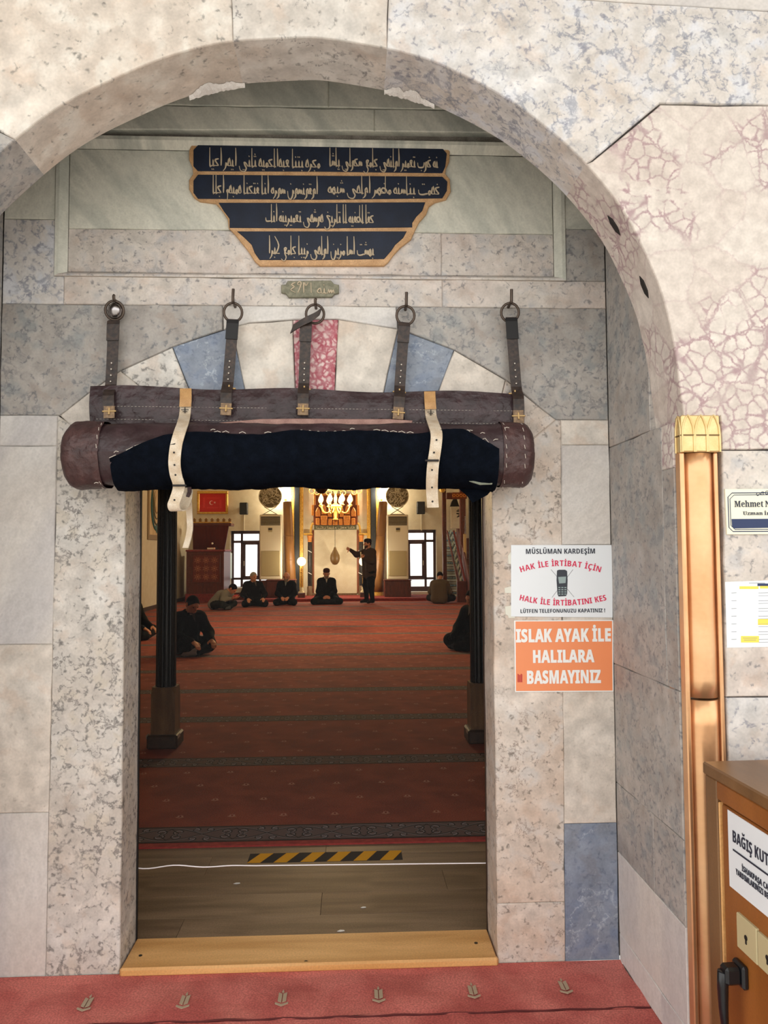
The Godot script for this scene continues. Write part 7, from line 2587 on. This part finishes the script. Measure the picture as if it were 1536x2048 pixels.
func build_people() -> void:
	var dark := c8(22, 22, 26)
	var on := func(px: float, py: float) -> Vector3:
		var p := py_(px, py, 0.006)
		return p
	# reader in the grey jacket, bent over a book
	var J := sitting(0.84, 0.62, 0.30, true, face_basis(0.0, 0.75), Vector3(0.07, 0.27, 0.42), Vector3(-0.07, 0.27, 0.42))
	J.head = J.neck + Vector3(0, 0.075, 0.13)
	J.palm_l = [Vector3(-0.1, 0.1, 1), Vector3(-0.3, 1, -0.3), 0.5, -1.0]; J.palm_r = [Vector3(0.1, 0.1, 1), Vector3(0.3, 1, -0.3), 0.5, 1.0]
	var p1: Vector3 = on.call(433, 1219)
	person("seated man in a grey jacket bent over a small red book", p1, 1.25, J, {"jacket": c8(124, 124, 120), "trousers": c8(30, 34, 36), "hair": c8(22, 18, 16), "socks": c8(70, 72, 74)})
	var bk := thing("small_book", "small red book held open by the man in the grey jacket", "book", p1, 1.25)
	var st := begin()
	for s in [-1.0, 1.0]:
		box(st, Vector3(-0.07, 0, -0.05), Vector3(0.0, 0.012, 0.05), 0.002, Transform3D(Basis(Vector3(0, 0, 1), 0.25 * s).rotated(Vector3.UP, 0.0 if s > 0 else PI), Vector3(0.0, 0.325, 0.50)))
	obj("cover", st, M.red_flag, bk)
	# two men kneeling in dark suits
	J = sitting(0.87, 0.08, 0.24, false, face_basis(0.5, 0.1), Vector3(0.20, 0.21, 0.34), Vector3(-0.16, 0.21, 0.34))
	J.palm_l = [Vector3(0.0, -0.4, 1), Vector3(0, -1, -0.3), 0.4, -1.0]; J.palm_r = [Vector3(0.0, -0.5, 1), Vector3(0, -1, -0.3), 0.4, 1.0]
	person("grey haired man in a dark suit kneeling near the preaching chair's window", on.call(506, 1212), 0.25, J, {"jacket": dark, "trousers": c8(24, 24, 28), "hair": c8(150, 146, 140), "shirt": c8(90, 84, 84), "bulk": 1.12})
	J = sitting(0.84, 0.05, 0.22, false, face_basis(-0.1, 0.15), Vector3(0.07, 0.2, 0.3), Vector3(-0.09, 0.2, 0.3))
	J.palm_l = [Vector3(-0.3, -0.3, 1), Vector3(0, -1, -0.3), 0.5, -1.0]; J.palm_r = [Vector3(0.3, -0.3, 1), Vector3(0, -1, -0.3), 0.5, 1.0]
	person("balding man in a black coat kneeling beside the globe lamp", on.call(573, 1209), 0.0, J, {"jacket": c8(18, 18, 24), "trousers": c8(24, 24, 28), "shirt": c8(120, 130, 136), "bulk": 1.05, "beard": c8(130, 120, 112)})
	# bearded man in a robe
	J = sitting(0.94, 0.06, 0.33, false, face_basis(0.0, 0.2), Vector3(0.06, 0.2, 0.33), Vector3(-0.06, 0.2, 0.33))
	J.palm_l = [Vector3(-0.9, -0.2, 0.5), Vector3(0, 0, -1), 0.5, 1.0]; J.palm_r = [Vector3(0.9, -0.2, 0.5), Vector3(0, 0, -1), 0.5, -1.0]
	var robe := [cap_(Vector3(-0.26, 0.08, 0.1), Vector3(0.26, 0.08, 0.1), 0.1, 0.1, 1), cap_(Vector3(-0.2, 0.06, 0.36), Vector3(0.2, 0.06, 0.36), 0.07, 0.07, 1), cap_(Vector3(-0.3, 0.06, -0.05), Vector3(-0.06, 0.3, -0.05), 0.08, 0.14, 1), cap_(Vector3(0.3, 0.06, -0.05), Vector3(0.06, 0.3, -0.05), 0.08, 0.14, 1)]
	person("grey bearded man in a black robe and dark cap seated before the prayer niche", on.call(653, 1207), 0.05, J, {"jacket": c8(20, 20, 20), "trousers": c8(18, 24, 22), "cap": c8(60, 30, 24), "beard": c8(120, 112, 108), "shirt": c8(170, 166, 160), "bulk": 1.08, "extra": robe})
	# the standing speaker
	J = {"pelvis": Vector3(0, 0.88, 0), "chest": Vector3(0, 1.22, 0.01), "neck": Vector3(0, 1.40, 0.01), "head": Vector3(0, 1.545, 0.045), "sh_l": Vector3(0.175, 1.335, 0.0), "sh_r": Vector3(-0.175, 1.335, 0.01),
		"el_l": Vector3(0.25, 1.10, 0.06), "wr_l": Vector3(0.05, 1.16, 0.22), "el_r": Vector3(-0.2, 1.27, 0.27), "wr_r": Vector3(-0.17, 1.40, 0.48),
		"hip_l": Vector3(0.09, 0.84, 0), "hip_r": Vector3(-0.09, 0.84, 0), "kn_l": Vector3(0.11, 0.46, 0.02), "kn_r": Vector3(-0.12, 0.46, 0.03), "an_l": Vector3(0.12, 0.075, -0.02), "an_r": Vector3(-0.14, 0.075, 0.0), "toe_l": Vector3(0.14, 0.045, 0.13), "toe_r": Vector3(-0.17, 0.045, 0.15), "face": face_basis(-0.1, 0.0),
		"palm_r": [Vector3(0.05, 0.35, 1.0), Vector3(1, 0, 0), 1.25, -1.0, true], "palm_l": [Vector3(-0.35, 0.9, 0.2), Vector3(-0.6, 0.0, -0.8), 1.3, -1.0]}
	var p5: Vector3 = on.call(739, 1207)
	person("standing man in a brown coat and knitted cap, arm stretched out, speaking into a microphone", p5, -1.05, J, {"jacket": c8(60, 46, 38), "trousers": c8(22, 22, 24), "cap": c8(34, 24, 22), "beard": c8(64, 42, 32), "hair": c8(36, 24, 20), "socks": c8(28, 24, 24), "bulk": 1.22, "extra": [cap_(Vector3(-0.08, 0.74, 0.0), Vector3(0.08, 0.74, 0.0), 0.125, 0.125, 1)]})
	var mic := thing("hand_microphone", "pale hand microphone held by the standing man", "microphone", p5, -1.05)
	st = begin(true)
	var m0: Vector3 = J.wr_l + Vector3(-0.045, 0.03, 0.03)
	tube(st, [m0, m0 + Vector3(-0.005, 0.15, 0.01)], [0.013, 0.016], 10)
	obj("barrel", st, M.ac_white, mic)
	st = begin(true)
	lathe(st, [[0.0, -0.02], [0.018, -0.012], [0.022, 0.004], [0.016, 0.018], [0.0, 0.024]], 10, at(m0 + Vector3(-0.006, 0.165, 0.012)))
	obj("grille", st, M.iron_dark, mic)
	# man with his back turned by the right window
	J = sitting(0.86, 0.22, 0.30, true, face_basis(0.2, 0.6), Vector3(0.14, 0.22, 0.32), Vector3(-0.14, 0.22, 0.32))
	person("man in an olive brown coat sitting with his back turned by the pulpit stair", on.call(879, 1207), PI - 0.25, J, {"jacket": c8(84, 72, 58), "trousers": c8(28, 26, 26), "hair": c8(20, 18, 20), "bulk": 1.12})
	# figures close to the columns
	J = sitting(0.84, 0.30, 0.20, true, face_basis(0.0, 0.5), Vector3(0.16, 0.2, 0.40), Vector3(-0.12, 0.2, 0.40))
	J.palm_l = [Vector3(-0.2, -0.5, 1), Vector3(0, -1, -0.3), 0.5, -1.0]; J.palm_r = [Vector3(0.2, -0.5, 1), Vector3(0, -1, -0.3), 0.5, 1.0]
	person("man in black sitting on the carpet behind the fluted column near the calligraphy picture", on.call(368, 1307), 0.75, J, {"jacket": c8(9, 9, 11), "trousers": c8(9, 9, 11), "hair": c8(16, 14, 14), "bulk": 1.15, "shirt": c8(60, 60, 64), "socks": c8(150, 150, 150)})
	J = sitting(0.84, 0.2, 0.24, true, face_basis(0.0, 0.3), Vector3(0.1, 0.2, 0.36), Vector3(-0.14, 0.2, 0.36))
	J.palm_l = [Vector3(-0.2, -0.5, 1), Vector3(0, -1, -0.3), 0.5, -1.0]; J.palm_r = [Vector3(0.2, -0.5, 1), Vector3(0, -1, -0.3), 0.5, 1.0]
	person("man in a dark jacket sitting half hidden behind a marble door post", on.call(253, 1279), 1.3, J, {"jacket": c8(26, 28, 32), "trousers": c8(34, 38, 40), "hair": c8(16, 14, 14), "bulk": 1.1})
	J = sitting(0.84, 0.15, 0.24, true, face_basis(0.0, 0.3), Vector3(0.14, 0.2, 0.36), Vector3(-0.12, 0.2, 0.36))
	person("man in black sitting on the carpet behind the fluted column near the pulpit stair", on.call(956, 1298), -0.9, J, {"jacket": c8(9, 9, 11), "trousers": c8(9, 9, 11), "hair": c8(16, 14, 14), "bulk": 1.15, "shirt": c8(120, 116, 108)})

# ---------------------------------------------------------------- the scene
func _ready() -> void:
	rng.seed = 7
	# camera
	cam_basis = Basis(Vector3.UP, deg_to_rad(-2.45698)) * Basis(Vector3.RIGHT, deg_to_rad(2.96541)) * Basis(Vector3(0, 0, 1), deg_to_rad(-0.32376))
	cam_pos = Vector3(0, 1.35, 2.56062)
	var cam := Camera3D.new()
	cam.name = "camera"
	cam.transform = Transform3D(cam_basis, cam_pos)
	cam.fov = rad_to_deg(2.0 * atan(1024.0 / FOCAL))
	cam.near = 0.05
	cam.far = 200.0
	add_child(cam)
	cam.current = true
	# an overcast sky is the daylight; no sun shows in the photograph
	var env := Environment.new()
	env.background_mode = Environment.BG_SKY
	var sky := Sky.new()
	var sm := ProceduralSkyMaterial.new()
	sm.sky_top_color = Color(0.92, 0.92, 0.91)
	sm.sky_horizon_color = Color(0.97, 0.96, 0.94)
	sm.sky_energy_multiplier = 1.0
	sm.ground_horizon_color = Color(0.95, 0.94, 0.92)
	sm.ground_bottom_color = Color(0.6, 0.59, 0.57)
	sky.sky_material = sm
	env.sky = sky
	env.background_energy_multiplier = 2.2
	env.tonemap_mode = Environment.TONE_MAPPER_LINEAR
	env.tonemap_exposure = 1.14
	env.sdfgi_enabled = true
	env.ssao_enabled = true
	env.ssil_enabled = true
	var we := WorldEnvironment.new()
	we.name = "world"
	we.environment = env
	add_child(we)
	var t0 := Time.get_ticks_msec()
	make_materials()
	print("materials ", Time.get_ticks_msec() - t0)
	build_arch_wall()
	build_niche()
	build_floor_and_added_roof()
	build_threshold()
	build_hall_shell()
	build_columns()
	print("structure ", Time.get_ticks_msec() - t0)
	build_column()
	build_donation_box()
	build_inscription()
	build_curtain_roll()
	build_hanging_straps()
	build_posters()
	build_far_wall()
	print("things ", Time.get_ticks_msec() - t0)
	build_people()
	print("people ", Time.get_ticks_msec() - t0)
